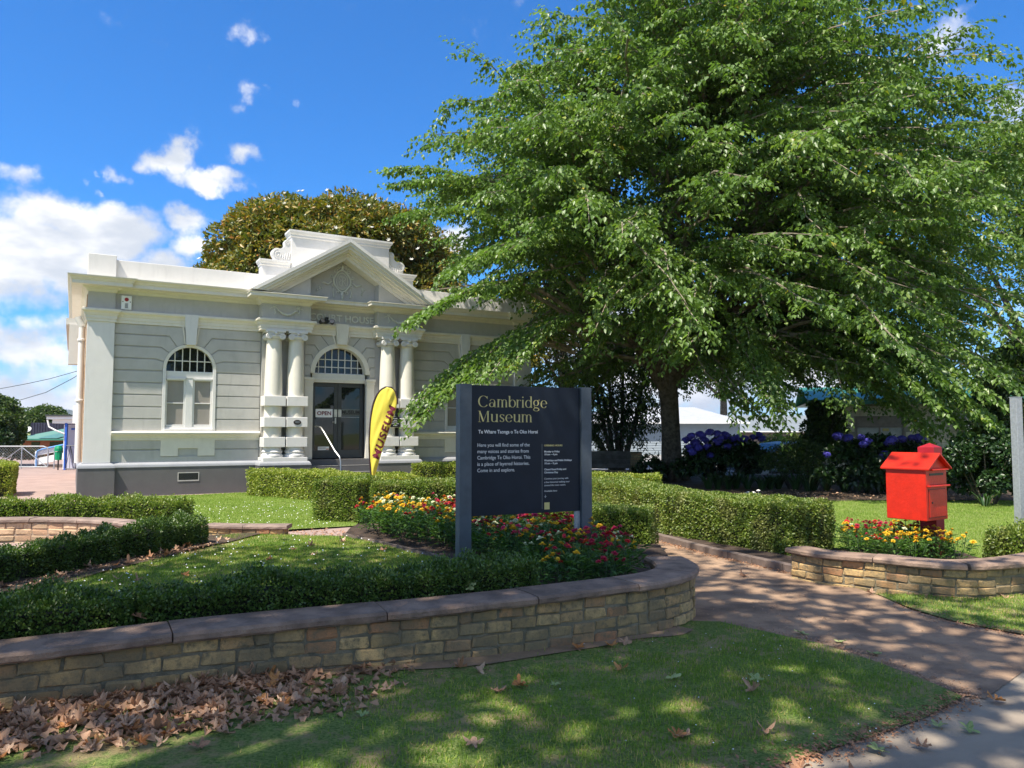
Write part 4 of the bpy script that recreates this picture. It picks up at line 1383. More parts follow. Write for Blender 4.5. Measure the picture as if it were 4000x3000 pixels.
def glyph(ch):
    """list of ribbons in units of x-height, advance width"""
    v = lambda x, z0, z1, wd=TK: [(x, z0, wd), (x, z1, wd)]
    h = lambda z, x0, x1, wd=TN: [(x0, z, wd), (x1, z, wd)]
    if ch == 'C': return [ell(.62, .70, .52, .70, 38, 322, TK * 1.15, TN), v(1.06, .98, 1.38, TN), [(1.03, 1.12, .03), (1.04, 1.2, .09), (1.05, 1.34, .02)]], 1.22
    if ch == 'M': return [v(.16, 0, 1.38, TN), [(.17, 1.38, TK), (.58, .06, TK)], [(.58, .04, TN), (1.02, 1.38, TN)], v(1.08, 0, 1.38), h(.015, .02, .32), h(.015, .9, 1.25), h(1.365, .02, .2), h(1.365, 1.0, 1.25)], 1.36
    if ch == 'a': return [ell(.34, .29, .25, .27, 60, 400, TK * .9, TN), v(.66, .08, .72), ell(.40, .70, .26, .28, 10, 165, TK * .6, TN), h(.015, .6, .84), [(.12, .72, .03), (.16, .79, .10), (.2, .84, .02)]], .92
    if ch == 'm': return [v(.16, 0, 1), ell(.40, .68, .22, .30, 15, 170, TK * .9, TN), v(.62, 0, .72), ell(.86, .68, .22, .30, 15, 170, TK * .9, TN), v(1.08, 0, .72), h(.015, .02, .3), h(.015, .5, .76), h(.015, .96, 1.24), h(.985, .02, .16)], 1.30
    if ch == 'b': return [v(.16, .05, 1.45), ell(.50, .49, .32, .48, -150, 150, TK, TN), h(1.435, .0, .16)], .92
    if ch == 'r': return [v(.16, 0, 1), ell(.42, .70, .22, .28, 60, 170, TK * .6, TN), [(.46, .98, .03), (.54, .90, .10), (.56, .82, .02)], h(.015, .02, .34), h(.985, .02, .16)], .64
    if ch == 'i': return [v(.16, 0, 1), ell(.16, 1.32, .045, .045, 0, 360, .085, .085, 10), h(.015, .02, .32), h(.985, .02, .16)], .42
    if ch == 'd': return [v(.72, .0, 1.45), ell(.40, .49, .32, .48, 30, 330, TK, TN), h(1.435, .56, .72), h(.015, .72, .88)], .94
    if ch == 'g': return [ell(.38, .62, .28, .36, 0, 360, TK * .95, TN), ell(.40, -.22, .32, .20, -190, 165, TK * .7, TN), [(.20, .28, .03), (.14, .14, .06), (.24, .03, .12), (.55, -.03, .13), (.70, -.14, .10)], [(.60, .90, .03), (.70, 1.02, .05), (.82, 1.0, .09)]], .90
    if ch == 'e': return [ell(.42, .49, .33, .48, 5, 325, TK, TN), h(.52, .12, .76, TN)], .88
    if ch == 'u': return [v(.16, .25, 1), ell(.40, .28, .24, .26, 180, 350, TK * .9, TN), v(.70, 0, 1), h(.985, .02, .16), h(.985, .56, .70), h(.015, .70, .86)], .92
    if ch == 's': return [ell(.34, .73, .20, .24, 25, 200, TK * .7, TN), [(.15, .70, .10), (.26, .56, .14), (.44, .44, .15), (.54, .30, .10)], ell(.34, .27, .20, .24, -160, 20, TK * .7, TN), v(.56, .72, .96, TN), v(.12, .05, .28, TN)], .70
    return [], .4


def title(word, x, z, unit, width, parent):
    mb = MB(); cx = 0
    for ch in word:
        gl, adv = glyph(ch)
        for rb in gl: ribbon(mb, [((cx + p[0]), p[1], p[2]) for p in rb])
        cx += adv * 1.0
    mb.v = [(x + p[0] * width / cx, p[1], z + p[2] * unit) for p in mb.v]
    return mb.build('title_lettering', GOLD, parent)


title('Cambridge', .078, 1.862, .082, .815, sign)
title('Museum', .078, 1.709, .082, .633, sign)
TY = -.0135
put_text('subtitle_lettering', 'Te Whare Taonga o Te Oko Horoi', .052, WPRINT, sign, .083, TY, 1.592, .0005, width=.688, offset=.0007)
for i, (s_, x1) in enumerate((('Here you will find some of the', .671), ('many voices and stories from', .660), ('Cambridge Te Oko Horoi. This', .680), ('is a place of layered histories.', .668), ('Come in and explore.', .498))):
    put_text('body_lettering', s_, .052, WPRINT, sign, .071, TY, 1.456 - i * .0642, .0005, width=x1 - .071)
b = MB(); b.box(.822, .825, -.0138, -.0125, .797, 1.48); b.build('rule_line', basic('grey_rule', (.30, .31, .30), .5), sign)
put_text('heading_lettering', 'OPENING HOURS', .026, GOLD, sign, .85, TY, 1.455, .0005, width=.223, offset=.0006)
for s_, z_, x1 in (('Monday to Friday', 1.391, 1.039), ('10 am \u2013 4 pm', 1.361, 1.005), ('Weekdays and Public Holidays', 1.297, 1.191), ('10 am \u2013 2 pm', 1.266, 1.007), ('Closed Good Friday and', 1.202, 1.118), ('Christmas Day', 1.170, 1.018)):
    put_text('hours_lettering', s_, .026, WPRINT, sign, .85, TY, z_, .0005, width=x1 - .85, offset=.0006)
for s_, z_, x1 in (('Continue your journey with', 1.105, 1.144), ('a free historical walking tour', 1.068, 1.161), ('around the town centre', 1.035, 1.108), ('Available here', .975, 1.007)):
    put_text('note_lettering', s_, .026, WPRINT, sign, .85, TY, z_, .0005, width=x1 - .85)
b = MB(); ribbon(b, [(.863, .945, .003), (.863, .918, .003)]); ribbon(b, [(.852, .928, .003), (.863, .916, .003), (.874, .928, .003)]); b.build('arrow_mark', WPRINT, sign)
b = MB(); b.box(.85, .913, -.0138, -.0125, .790, .863); b.build('yellow_square', GOLD, sign)

# ================================================================== LETTERBOX
mbx = thing('letterbox', 'big red wooden letterbox with gabled roof on square post', 'letterbox', (4.82, 9.0, 0), R(35) - 0)
# local x axis -> front (slot) face direction R, local y axis -> direction L (back-left)
b = MB()
W1, D1 = .49, .48
b.prism([(0, .57), (W1, .57), (W1, 1.175), (W1 / 2, 1.335), (0, 1.175)], 0, D1)
body = b.build('box_body', REDP, mbx, bevel=.006)
b = MB()
sl_ = math.atan2(.17, .245)
for s in (-1, 1):
    pts = [(W1 / 2, 1.362), (W1 / 2 + s * .272, 1.362 - .272 * .66), (W1 / 2 + s * .272, 1.340 - .272 * .66), (W1 / 2, 1.338)]
    b.prism(pts, -.055, D1 + .05)
b.build('roof', REDP, mbx, bevel=.004)
b = MB(); b.box(.055, W1 - .055, -.008, .0, .61, .93); b.build('door', REDP, mbx, bevel=.003)
b = MB()
for q in ((.05, W1 - .05, .602, .606), (.05, W1 - .05, .934, .938), (.047, .051, .602, .938), (W1 - .051, W1 - .047, .602, .938)): b.box(q[0], q[1], -.0025, .001, q[2], q[3])
b.build('door_gap', BLACKM, mbx)
b = MB(); b.lathe([(.012, 0), (.012, .006)], 10, Matrix.Translation((.115, -.008, .78)) @ Matrix.Rotation(PI / 2, 4, 'X')); b.build('keyhole', BLACKM, mbx)
b = MB(); b.box(.02, W1 - .0, -.045, .0, .962, .982, Matrix.Translation((0, 0, 0)) @ Matrix.Rotation(R(0), 4, 'X')); b.build('door_drip_ledge', REDP, mbx, bevel=.006)
b = MB(); b.box(.06, W1 - .06, -.06, .0, 1.155, 1.172); b.build('slot_hood', REDP, mbx, bevel=.005)
b = MB(); b.box(.08, W1 - .08, -.004, .001, 1.095, 1.122); b.build('letter_slot', BLACKM, mbx)
PXc, PYc = W1 + .105, D1 * .5
b = MB(); b.box(PXc - .10, PXc + .10, PYc - .10, PYc + .10, 0.0, 1.42)
b.quadmesh([(PXc - .10, PYc - .10, 1.42), (PXc + .10, PYc - .10, 1.42), (PXc + .10, PYc + .10, 1.42), (PXc - .10, PYc + .10, 1.42), (PXc, PYc, 1.475)], [(0, 1, 4), (1, 2, 4), (2, 3, 4), (3, 0, 4)])
b.build('post', REDP2, mbx, bevel=.004)

pole = thing('steel_post', 'tall square galvanised steel post at the right edge', 'post', (7.22, 11.0, 0), R(15))
b = MB(); b.box(-.055, .055, -.055, .055, 0, 2.10); b.build('post_tube', GALV, pole, bevel=.006)
b = MB(); b.box(-.058, .058, -.058, .058, 2.10, 2.112); b.build('end_cap', GALV, pole)

# ================================================================== FEATHER FLAG
flag = thing('feather_flag', 'yellow teardrop banner lettered MUSEUM in maroon before the columns', 'flag', (-2.74, 15.0, 0), R(4))
YEL = new_mat('yellow_banner_cloth')
_p = YEL.n('ShaderNodeBsdfPrincipled', i_Roughness=.6); _p.inputs['Base Color'].default_value = (.88, .76, .10, 1)
_t = YEL.n('ShaderNodeBsdfTranslucent'); _t.inputs[0].default_value = (.9, .72, .05, 1)
_m = YEL.n('ShaderNodeMixShader', i_0=.3); YEL.link(_p.outputs[0], _m.inputs[1]); YEL.link(_t.outputs[0], _m.inputs[2]); YEL.link(_m.outputs[0], YEL.out.inputs[0])
# outline in photograph pixels -> local metres
FP = lambda px, py: ((px - 1452) / 200, (1875 - py) / 200 + .68)
left = [(1458, 1880), (1449, 1800), (1446, 1720), (1449, 1650), (1457, 1590), (1470, 1550), (1487, 1525), (1507, 1513)]
right = [(1461, 1880), (1481, 1810), (1500, 1745), (1520, 1680), (1540, 1620), (1551, 1575), (1547, 1540), (1530, 1518)]


def resample(p, n):
    p = [Vector(FP(*q)) for q in p]; p = smoothpoly([(q.x, q.y) for q in p], 6, False)
    p = [Vector(q) for q in p]; s = arclen(p)
    return [at_len(p, s, s[-1] * i / n)[0] for i in range(n + 1)]


nu, nv = 40, 12
Lf, Rt = resample(left, nu), resample(right, nu)
vs = []; fs = []


def fy(u, t, x, z):
    return .035 * math.sin(t * PI) + .016 * math.sin(26 * (z * .55 - x * .9) + 2) * t + .010 * math.sin(51 * (z * .35 - x * 1.1)) * (.3 + t * .7)


for i in range(nu + 1):
    for j in range(nv + 1):
        t = j / nv; p = Lf[i].lerp(Rt[i], t)
        vs.append((p.x, -fy(i / nu, t, p.x, p.y), p.y))
for i in range(nu):
    for j in range(nv): fs.append((i * (nv + 1) + j, i * (nv + 1) + j + 1, (i + 1) * (nv + 1) + j + 1, (i + 1) * (nv + 1) + j))
b = MB(); b.quadmesh(vs, fs); cloth = b.build('banner_cloth', YEL.m, flag, smooth=True)
cloth.modifiers.new('cloth_thickness', 'SOLIDIFY').thickness = .002
pl = Lf + [Vector(FP(1530, 1514)), Vector(FP(1546, 1532)), Vector(FP(1554, 1560)), Vector(FP(1555, 1580))]
b = MB(); b.tube([(.03, 0, .0), (.01, 0, .4)] + [(p.x - .012, .0, p.y) for p in pl], [.018] * 10 + [.016] * (len(pl) - 8), 6); b.build('pole_sleeve', basic('dark_maroon_sleeve', (.045, .022, .03), .6), flag, smooth=True)
# lettering climbing the banner
me = text_mesh('MUSEUM', 1.0, 0, shear=.18, offset=.028, spacing=1.18)
xs = [v.co.x for v in me.vertices]; x0, x1 = min(xs), max(xs)
bm = bmesh.new(); bm.from_mesh(me); bmesh.ops.subdivide_edges(bm, edges=bm.edges[:], cuts=1); bmesh.ops.triangulate(bm, faces=bm.faces[:]); bm.to_mesh(me); bm.free()
A_, B_ = Vector(FP(1481, 1796)), Vector(FP(1547, 1590)); dirv = (B_ - A_); nv_ = Vector((-dirv.y, dirv.x)).normalized()
for v in me.vertices:
    t = (v.co.x - x0) / (x1 - x0)
    p = A_ + dirv * t + nv_ * (v.co.y * .19)
    # project to cloth surface
    i = min(range(nu + 1), key=lambda k: abs(Lf[k].lerp(Rt[k], .7).y - p.y))
    wdt = max(.02, Rt[i].x - Lf[i].x); tt = min(1, max(0, (p.x - Lf[i].x) / wdt))
    v.co = Vector((p.x, -fy(0, tt, p.x, p.y) - .012, p.y))
me.materials.clear(); me.materials.append(MAROON)
add('banner_lettering', me, flag)

# ================================================================== FOLIAGE MATERIALS
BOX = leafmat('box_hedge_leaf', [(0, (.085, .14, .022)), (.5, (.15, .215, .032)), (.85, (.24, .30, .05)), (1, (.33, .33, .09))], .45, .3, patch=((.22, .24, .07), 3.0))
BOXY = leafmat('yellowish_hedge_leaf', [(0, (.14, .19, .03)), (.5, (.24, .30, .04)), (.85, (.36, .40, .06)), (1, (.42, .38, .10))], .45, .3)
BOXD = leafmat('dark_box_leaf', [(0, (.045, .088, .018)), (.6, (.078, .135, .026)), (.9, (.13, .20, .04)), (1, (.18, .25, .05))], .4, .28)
COREM = basic('inner_hedge_twigs', (.030, .028, .016), .95, .3, 20, .6, 40, c2=(.012, .016, .008))
ELM = leafmat('elm_leaf', [(0, (.070, .125, .030)), (.55, (.120, .200, .050)), (.90, (.20, .285, .085)), (.985, (.30, .34, .06)), (1, (.42, .34, .05))], .40, .36, .45)
MAGL = leafmat('magnolia_leaf', [(0, (.065, .095, .016)), (.45, (.13, .15, .022)), (.75, (.24, .20, .028)), (.93, (.33, .21, .028)), (1, (.27, .11, .022))], .42, .2, .45)
MIDG = leafmat('mid_green_leaf', [(0, (.025, .055, .012)), (.6, (.050, .095, .018)), (1, (.12, .16, .03))], .5, .3)
LIME = leafmat('light_green_leaf', [(0, (.05, .10, .015)), (.6, (.10, .16, .025)), (1, (.20, .24, .05))], .5, .35)
GOLDL = leafmat('golden_conifer_leaf', [(0, (.20, .16, .015)), (1, (.42, .32, .03))], .6, .3)
DARKL = leafmat('dark_shrub_leaf', [(0, (.012, .032, .010)), (.7, (.025, .060, .016)), (1, (.055, .11, .025))], .4, .22)
GRASSM = leafmat('grass_blade', [(0, (.14, .23, .035)), (.55, (.22, .32, .05)), (.8, (.33, .38, .08)), (1, (.52, .40, .17))], .55, .3, .3)
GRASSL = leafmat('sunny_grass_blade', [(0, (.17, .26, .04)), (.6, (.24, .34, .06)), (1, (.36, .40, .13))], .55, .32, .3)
STRAPM = leafmat('strap_leaf', [(0, (.018, .048, .014)), (1, (.05, .11, .03))], .35, .2)
PLANEL = leafmat('plane_tree_leaf', [(0, (.07, .12, .03)), (1, (.14, .19, .05))], .5, .5, tcol=(1.6, 1.5, .8))


def pts_on_hedge(pts, hw, z0, z1, dens, back=.6):
    """random points and normals over the surface of a clipped hedge following pts"""
    P, Nn = [], []
    pts = [Vector(p) for p in pts]
    for i in range(len(pts) - 1):
        a, b = pts[i], pts[i + 1]; d = b - a; L = d.length; d.normalize(); n_ = Vector((d.y, -d.x))
        for side, h, off, nv3 in ((1, z1 - z0, hw, (n_.x, n_.y, 0)), (-1, z1 - z0, hw, (-n_.x, -n_.y, 0)), (0, 2 * hw, 0, (0, 0, 1))):
            k = int(L * h * dens)
            t = rng.random(k) * L; q = rng.random(k)
            if side:
                X = a.x + d.x * t + n_.x * side * off; Y = a.y + d.y * t + n_.y * side * off; Z = z0 + q * h
            else:
                w_ = (q * 2 - 1) * hw
                X = a.x + d.x * t + n_.x * w_; Y = a.y + d.y * t + n_.y * w_; Z = np.full(k, z1)
            P.append(np.stack([X, Y, Z], 1)); Nn.append(np.tile(nv3, (k, 1)))
    for e, q in ((pts[0], pts[0] - pts[1]), (pts[-1], pts[-1] - pts[-2])):
        q = Vector(q).normalized(); n_ = Vector((q.y, -q.x))
        k = int(2 * hw * (z1 - z0) * dens)
        w_ = (rng.random(k) * 2 - 1) * hw
        P.append(np.stack([e.x + n_.x * w_, e.y + n_.y * w_, z0 + rng.random(k) * (z1 - z0)], 1)); Nn.append(np.tile((q.x, q.y, 0), (k, 1)))
    return np.concatenate(P), np.concatenate(Nn)


def lump(P, f, seed=0):
    return (np.sin(P[:, 0] * f + seed) * np.sin(P[:, 1] * f * 1.13 + seed * 2 + 1) + np.sin(P[:, 2] * f * 1.3 + P[:, 0] * f * .6 + seed) * .7 + .5 * np.sin(P[:, 0] * f * 2.7 + P[:, 1] * f * 2.3 + seed))


def hedge(label, pts, hw, z0, z1, leaf, mat, cover=2.0, lumpy=.02, group=None, freq=9, ragged=0.0):
    root = thing('clipped_hedge', label, 'hedge', (pts[0][0], pts[0][1], 0), group=group)
    if len(pts) > 2: pts = [tuple(p) for p in smoothpoly(pts, 6, False)]
    off = np.array([pts[0][0], pts[0][1], 0])
    la = leaf * leaf * .6 / 2
    P, Nn = pts_on_hedge(pts, hw, z0, z1, cover / la)
    P = P + Nn * (lump(P, freq, z1 * 7)[:, None] * lumpy) - Nn * (rng.random((len(P), 1)) ** 1.6 * leaf * 2.6)
    if ragged:
        top = Nn[:, 2] > .5
        P[top, 2] += lump(P[top], 7, 3) * ragged
        e = P[:, 2] > z1 - .1
        P[e, 2] += (rng.random(e.sum()) ** 4) * ragged * 1.2
    P[:, 2] = np.maximum(P[:, 2], z0 + .01)
    Dn = rdir(len(P)) * .8 + Nn * .9 + np.array([0, 0, .25])
    LN = norm(rdir(len(P)) * .60 + Nn * 1.4 + np.array([0, 0, .15]))
    sz = leaf * (.7 + .6 * rng.random(len(P)))
    leaves('foliage', P - off, Dn, LN, sz, sz * .6, mat, root, .15)
    k = MB()
    pp = [Vector(p) - Vector((off[0], off[1])) for p in pts]
    d0 = (pp[1] - pp[0]).normalized() * .05; d1 = (pp[-1] - pp[-2]).normalized() * .05
    pp[0] = pp[0] + d0; pp[-1] = pp[-1] - d1
    q = hw - .06
    pp = [(p.x, p.y) for p in pp]
    k.sweep(pp, [(q, z0), (q, z1 - .05), (-q, z1 - .05), (-q, z0)])
    k.v = [(p[0], -p[1], p[2]) for p in k.v]
    k.build('twiggy_core', COREM, root)
    return root



# ================================================================== HEDGES
HG_ = 'clipped box hedges of the museum garden'
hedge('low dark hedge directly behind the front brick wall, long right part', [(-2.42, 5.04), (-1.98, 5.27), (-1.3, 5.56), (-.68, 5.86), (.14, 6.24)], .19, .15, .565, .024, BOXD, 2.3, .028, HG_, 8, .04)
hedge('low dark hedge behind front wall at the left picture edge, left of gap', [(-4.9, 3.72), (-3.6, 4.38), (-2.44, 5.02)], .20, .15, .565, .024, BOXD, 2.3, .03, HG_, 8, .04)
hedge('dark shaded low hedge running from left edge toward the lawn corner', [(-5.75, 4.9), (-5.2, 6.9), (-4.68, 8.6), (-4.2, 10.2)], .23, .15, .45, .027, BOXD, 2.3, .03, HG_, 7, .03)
hedge('sunlit low hedge above the pale curved brick wall', [(-12.5, 11.3), (-9.4, 12.2), (-7.2, 12.65), (-5.25, 12.4)], .26, .02, .50, .034, BOX, 2.0, .035, HG_, 6, .04)
hedge('tall sunlit hedge block beside the forecourt at far left', [(-16.8, 17.9), (-12.95, 20.1)], .80, .0, .80, .045, BOXY, 2.0, .03, HG_, 5)
hedge('long bright hedge in front of the columns and steps', [(-6.45, 19.75), (-4.4, 18.2), (-2.2, 16.5)], .36, .0, .66, .042, BOXY, 2.1, .035, HG_, 5)
hedge('small square hedge block left of the hedge behind the flowers', [(-3.45, 14.35), (-2.6, 14.05)], .42, .0, .75, .036, BOX, 2.1, .03, HG_, 6)
hedge('dark faced hedge directly behind the zinnias, left of sign', [(-2.22, 12.62), (-1.0, 12.6), (1.0, 12.75)], .36, .12, .80, .032, BOX, 2.2, .03, HG_, 7)
hedge('small bright hedge between yellow flag and navy sign', [(-2.3, 19.2), (-1.0, 18.6)], .36, .0, .84, .042, BOXY, 2.0, .03, HG_, 5)
hedge('dark hedge block right of sign beside the wall end', [(.3, 10.5), (1.83, 10.15)], .36, .05, .61, .030, BOX, 2.3, .028, HG_, 7)
hedge('short hedge behind the block right of sign, top in sun', [(.15, 11.9), (1.0, 11.35)], .42, .05, .63, .034, BOXY, 2.0, .03, HG_, 6)
hedge('tall long hedge right of garden path, left end sunlit', [(1.75, 15.2), (2.0, 14.2), (2.72, 11.6), (3.78, 9.75)], .40, .06, .70, .031, BOX, 2.3, .028, HG_, 7)
hedge('bright hedge far behind, in front of the timber bench', [(1.2, 16.6), (3.0, 15.95)], .36, .0, .72, .042, BOXY, 2.0, .03, HG_, 5)
hedge('loose glossy low hedge behind the right wall next to letterbox', [(5.95, 9.3), (6.8, 9.7), (8.6, 10.5)], .32, .0, .40, .036, BOX, 2.2, .05, HG_, 5, .06)


# ================================================================== FLOWER BEDS
def head_mesh(name, c, c2, seed):
    m = basic(name, c, .6, .1, 90, 0, c2=c2)
    b = MB()
    r_ = random.Random(seed)
    for lay, (rr, z, n) in enumerate(((.031, .0, 11), (.024, .005, 9), (.015, .009, 7))):
        for k in range(n):
            a = 2 * PI * (k + .5 * lay) / n + r_.uniform(-.1, .1); w = PI / n * .95
            q = rr * r_.uniform(.85, 1.1)
            b.quadmesh([(0, 0, z), (q * .7 * math.cos(a - w), q * .7 * math.sin(a - w), z + .005), (q * math.cos(a), q * math.sin(a), z + .003), (q * .7 * math.cos(a + w), q * .7 * math.sin(a + w), z + .005)], [(0, 1, 2), (0, 2, 3)])
    b.lathe([(.008, .012), (.009, .019), (.003, .022)], 6)
    return b.mesh('flower_head', m, fix=False)


HEADS = {
    'crimson': [head_mesh('crimson_petal', (.42, .008, .045), (.25, .004, .03), 1)],
    'red': [head_mesh('red_petal', (.55, .012, .014), (.36, .006, .01), 2)],
    'yellow': [head_mesh('yellow_petal', (.70, .46, .012), (.62, .34, .01), 3)],
    'cream': [head_mesh('cream_petal', (.74, .74, .52), (.60, .62, .36), 4)],
    'orange': [head_mesh('orange_petal', (.62, .10, .012), (.50, .05, .01), 5)],
    'pink': [head_mesh('pink_petal', (.55, .02, .11), (.45, .02, .09), 6)],
}
ZLEAF = leafmat('zinnia_leaf', [(0, (.035, .085, .018)), (.6, (.065, .14, .03)), (1, (.11, .20, .05))], .5, .3)
plant_meshes = []
for k in range(6):
    n = 110
    a = rng.random(n) * 2 * PI; h = rng.random(n) ** .8 * .27 + .04; r = (.03 + .13 * rng.random(n)) * (.6 + h * 1.6)
    P = np.stack([r * np.cos(a), r * np.sin(a), h], 1)
    Dn = np.stack([np.cos(a), np.sin(a), rng.uniform(-.2, .9, n)], 1)
    V, F = leaf_arrays(P, Dn, np.tile((0, 0, 1.0), (n, 1)) + rdir(n) * .3, rng.uniform(.05, .085, n), rng.uniform(.018, .028, n), .2, .15)
    plant_meshes.append(fast_mesh('leaves', V, F, ZLEAF, np.repeat(rng.random(n), 4)))
STEM = basic('green_stem', (.05, .10, .03), .6)


def zinnia(x, y, z, colour, group, where, nh=7, sc_=1.0):
    names = {'crimson': 'crimson', 'red': 'bright red', 'yellow': 'golden yellow', 'cream': 'creamy white', 'orange': 'orange', 'pink': 'pink'}
    t = thing('zinnia_plant', '%s flowered zinnia plant %s' % (names[colour], where), 'flower', (x, y, z), random.uniform(0, 6), group)
    t.scale = (sc_,) * 3
    o = add('leaves', random.choice(plant_meshes), t); o['kind'] = 'stuff'
    st = MB()
    for k in range(nh):
        a = random.uniform(0, 2 * PI); r = .17 * math.sqrt(random.random()); h = random.uniform(.27, .40)
        p = (r * math.cos(a), r * math.sin(a), h)
        st.tube([(p[0] * .3, p[1] * .3, .05), (p[0], p[1], h)], .0028, 3, False)
        c = colour if random.random() < .86 else random.choice(list(HEADS))
        s = random.uniform(.55, 1.15)
        add('flower_head', HEADS[c][0], t, p, (random.uniform(-.5, .5) - .15, random.uniform(-.5, .5), random.uniform(0, 6)), (s * 1.1, s * 1.1, s * 1.1))
    st.build('stem', STEM, t)


def inpoly(x, y, poly):
    c = False; j = len(poly) - 1
    for i in range(len(poly)):
        if (poly[i][1] > y) != (poly[j][1] > y) and x < (poly[j][0] - poly[i][0]) * (y - poly[i][1]) / (poly[j][1] - poly[i][1]) + poly[i][0]: c = not c
        j = i
    return c


ZBED = [(-2.15, 11.1), (-1.5, 10.15), (-.62, 9.0), (.15, 7.6), (.42, 6.55), (1.05, 6.8), (1.13, 7.4), (1.15, 7.9), (.75, 9.2), (.2, 9.8), (-.4, 11.9), (-1.8, 12.1)]
pts_ = []
tries = 0
while len(pts_) < 150 and tries < 9000:
    tries += 1
    x, y = random.uniform(-2.3, 1.7), random.uniform(6.5, 12.1)
    if not inpoly(x, y, ZBED): continue
    if any((x - a) ** 2 + (y - b) ** 2 < .20 ** 2 for a, b in pts_): continue
    # keep clear of the sign posts
    pts_.append((x, y))
for x, y in pts_:
    q = math.sin(x * 2.1 + y * 1.3) + random.uniform(-.55, .55)
    if y > 11.1: c = random.choice(('cream', 'cream', 'yellow', 'crimson'))
    elif y < 7.7: c = random.choice(('yellow', 'crimson', 'crimson', 'red', 'cream', 'pink'))
    elif q > .25: c = random.choice(('crimson', 'red', 'pink'))
    elif q > -.45: c = random.choice(('red', 'crimson', 'crimson', 'pink'))
    elif q > -.85: c = 'yellow'
    else: c = random.choice(('cream', 'crimson', 'yellow', 'red'))
    lx = (x + .42) * .892 + (y - 7.8) * .453; ly = -(x + .42) * .453 + (y - 7.8) * .892
    zone = ('at the far left back of the bed, against the hedge' if y > 11.1 else 'in the left part of the bed, left of the sign' if lx < -.1 and ly > 0 else
            'behind the sign, seen below its panel' if ly > .15 and lx < 1.35 else 'at the right end of bed beyond the right post' if lx > 1.35 else
            'in front of the sign next to the coping' if lx > .45 else 'at the foot of the left sign post')
    zinnia(x, y, .185, c, 'zinnias in the bed under the museum sign', zone, random.randint(5, 8), random.uniform(1.05, 1.3))
ZB2 = [(4.12, 8.95), (4.55, 8.65), (5.05, 8.7), (5.3, 9.8), (5.0, 10.35), (4.2, 10.3)]
pts2 = []
tries = 0
while len(pts2) < 26 and tries < 4000:
    tries += 1
    x, y = random.uniform(4.0, 5.4), random.uniform(8.5, 10.4)
    if not inpoly(x, y, ZB2) or any((x - a) ** 2 + (y - b) ** 2 < .2 ** 2 for a, b in pts2): continue
    if (x - 5.16) ** 2 + (y - 9.53) ** 2 < .25 ** 2: continue
    pts2.append((x, y))
for x, y in pts2:
    c = random.choice(('crimson', 'red', 'yellow')) if y > 9.75 else random.choice(('yellow', 'yellow', 'yellow', 'red'))
    zinnia(x, y, .06, c, 'zinnias beside the red letterbox', 'at the back of bed beside the letterbox' if y > 9.75 else 'low at left of the letterbox bed' if x < 4.55 else 'in the front middle of letterbox bed', random.randint(7, 11), 1.05)


# ================================================================== TREES
def lump_crown(C, rad, n, L, Wd, nl=60, lump_r=.28, droop=.1, up=.35, shell=.75):
    d = rdir(nl); d[:, 2] = np.where(d[:, 2] < -.5, -d[:, 2], d[:, 2])
    rr = shell + (1 - shell) * rng.random((nl, 1))
    cen = np.array(C) + d * np.array(rad) * rr * (1 - lump_r * .6)
    lr = lump_r * (.6 + .7 * rng.random(nl))
    idx = rng.integers(0, nl, n)
    dd = rdir(n)
    P = cen[idx] + dd * (np.array(rad) * lr[idx][:, None]) * (1 - .35 * rng.random((n, 1)) ** 2)
    Dn = dd * .8 + rdir(n) * .7 - np.array([0, 0, droop])
    Nn = dd * .7 + rdir(n) * .6 + np.array([0, 0, up])
    s = .7 + .6 * rng.random(n)
    return P, Dn, Nn, L * s, Wd * s


def simple_tree(name, label, base, C, rad, n, L, Wd, mat, trunk_r=.2, group=None, cat='tree', nl=60, limbs=5, barkm=None, **kw):
    t = thing(name, label, cat, base, group=group)
    off = np.array(base)
    P, Dn, Nn, l_, w_ = lump_crown(C, rad, n, L, Wd, nl, **kw)
    P[:, 2] = np.maximum(P[:, 2], base[2] + .05)
    leaves('crown', P - off, Dn, Nn, l_, w_, mat, t, .2, .1)
    b = MB()
    c = Vector(C) - Vector(base)
    b.tube([(0, 0, -.1), (c.x * .15, c.y * .15, c.z * .3), (c.x * .6, c.y * .6, c.z * .75), (c.x, c.y, c.z)], [trunk_r * 1.25, trunk_r, trunk_r * .7, trunk_r * .3], 8)
    for k in range(limbs):
        a = 2 * PI * k / limbs + .4
        e = Vector((c.x + rad[0] * .7 * math.cos(a), c.y + rad[1] * .7 * math.sin(a), c.z + rad[2] * .3))
        s = Vector((c.x * .4, c.y * .4, c.z * .55))
        b.tube([s, s.lerp(e, .5) + Vector((0, 0, .1)), e], [trunk_r * .5, trunk_r * .3, trunk_r * .1], 5)
    b.build('trunk', barkm or BARK, t, smooth=True)
    return t


# the large tree on the right ---------------------------------------------------
TB = np.array([5.15, 25.0, 0.0])
elm = thing('elm_tree', 'huge spreading tree with drooping leafy sprays right of the museum', 'tree', tuple(TB))
CC = np.array([6.1, 23.6, 8.3]); CR = np.array([9.3, 8.3, 8.0])
FORK = Vector((5.0, 24.8, 3.3))
tr = MB()
trp = [(0, 0, -.2), (0, 0, .15), (.02, -.02, .7), (.0, -.05, 1.6), (-.05, -.1, 2.6), (-.15, -.2, 3.4)]
tr.tube(trp, [.52, .42, .34, .30, .30, .33], 16)
for k in range(7):
    a = k * .9 + .3
    tr.tube([(.75 * math.cos(a), .75 * math.sin(a), -.08), (.48 * math.cos(a), .48 * math.sin(a), .12), (.30 * math.cos(a), .30 * math.sin(a), .7)], [.06, .15, .12], 6)
tr.build('trunk', BARK, elm, smooth=True)
limb_pts = []
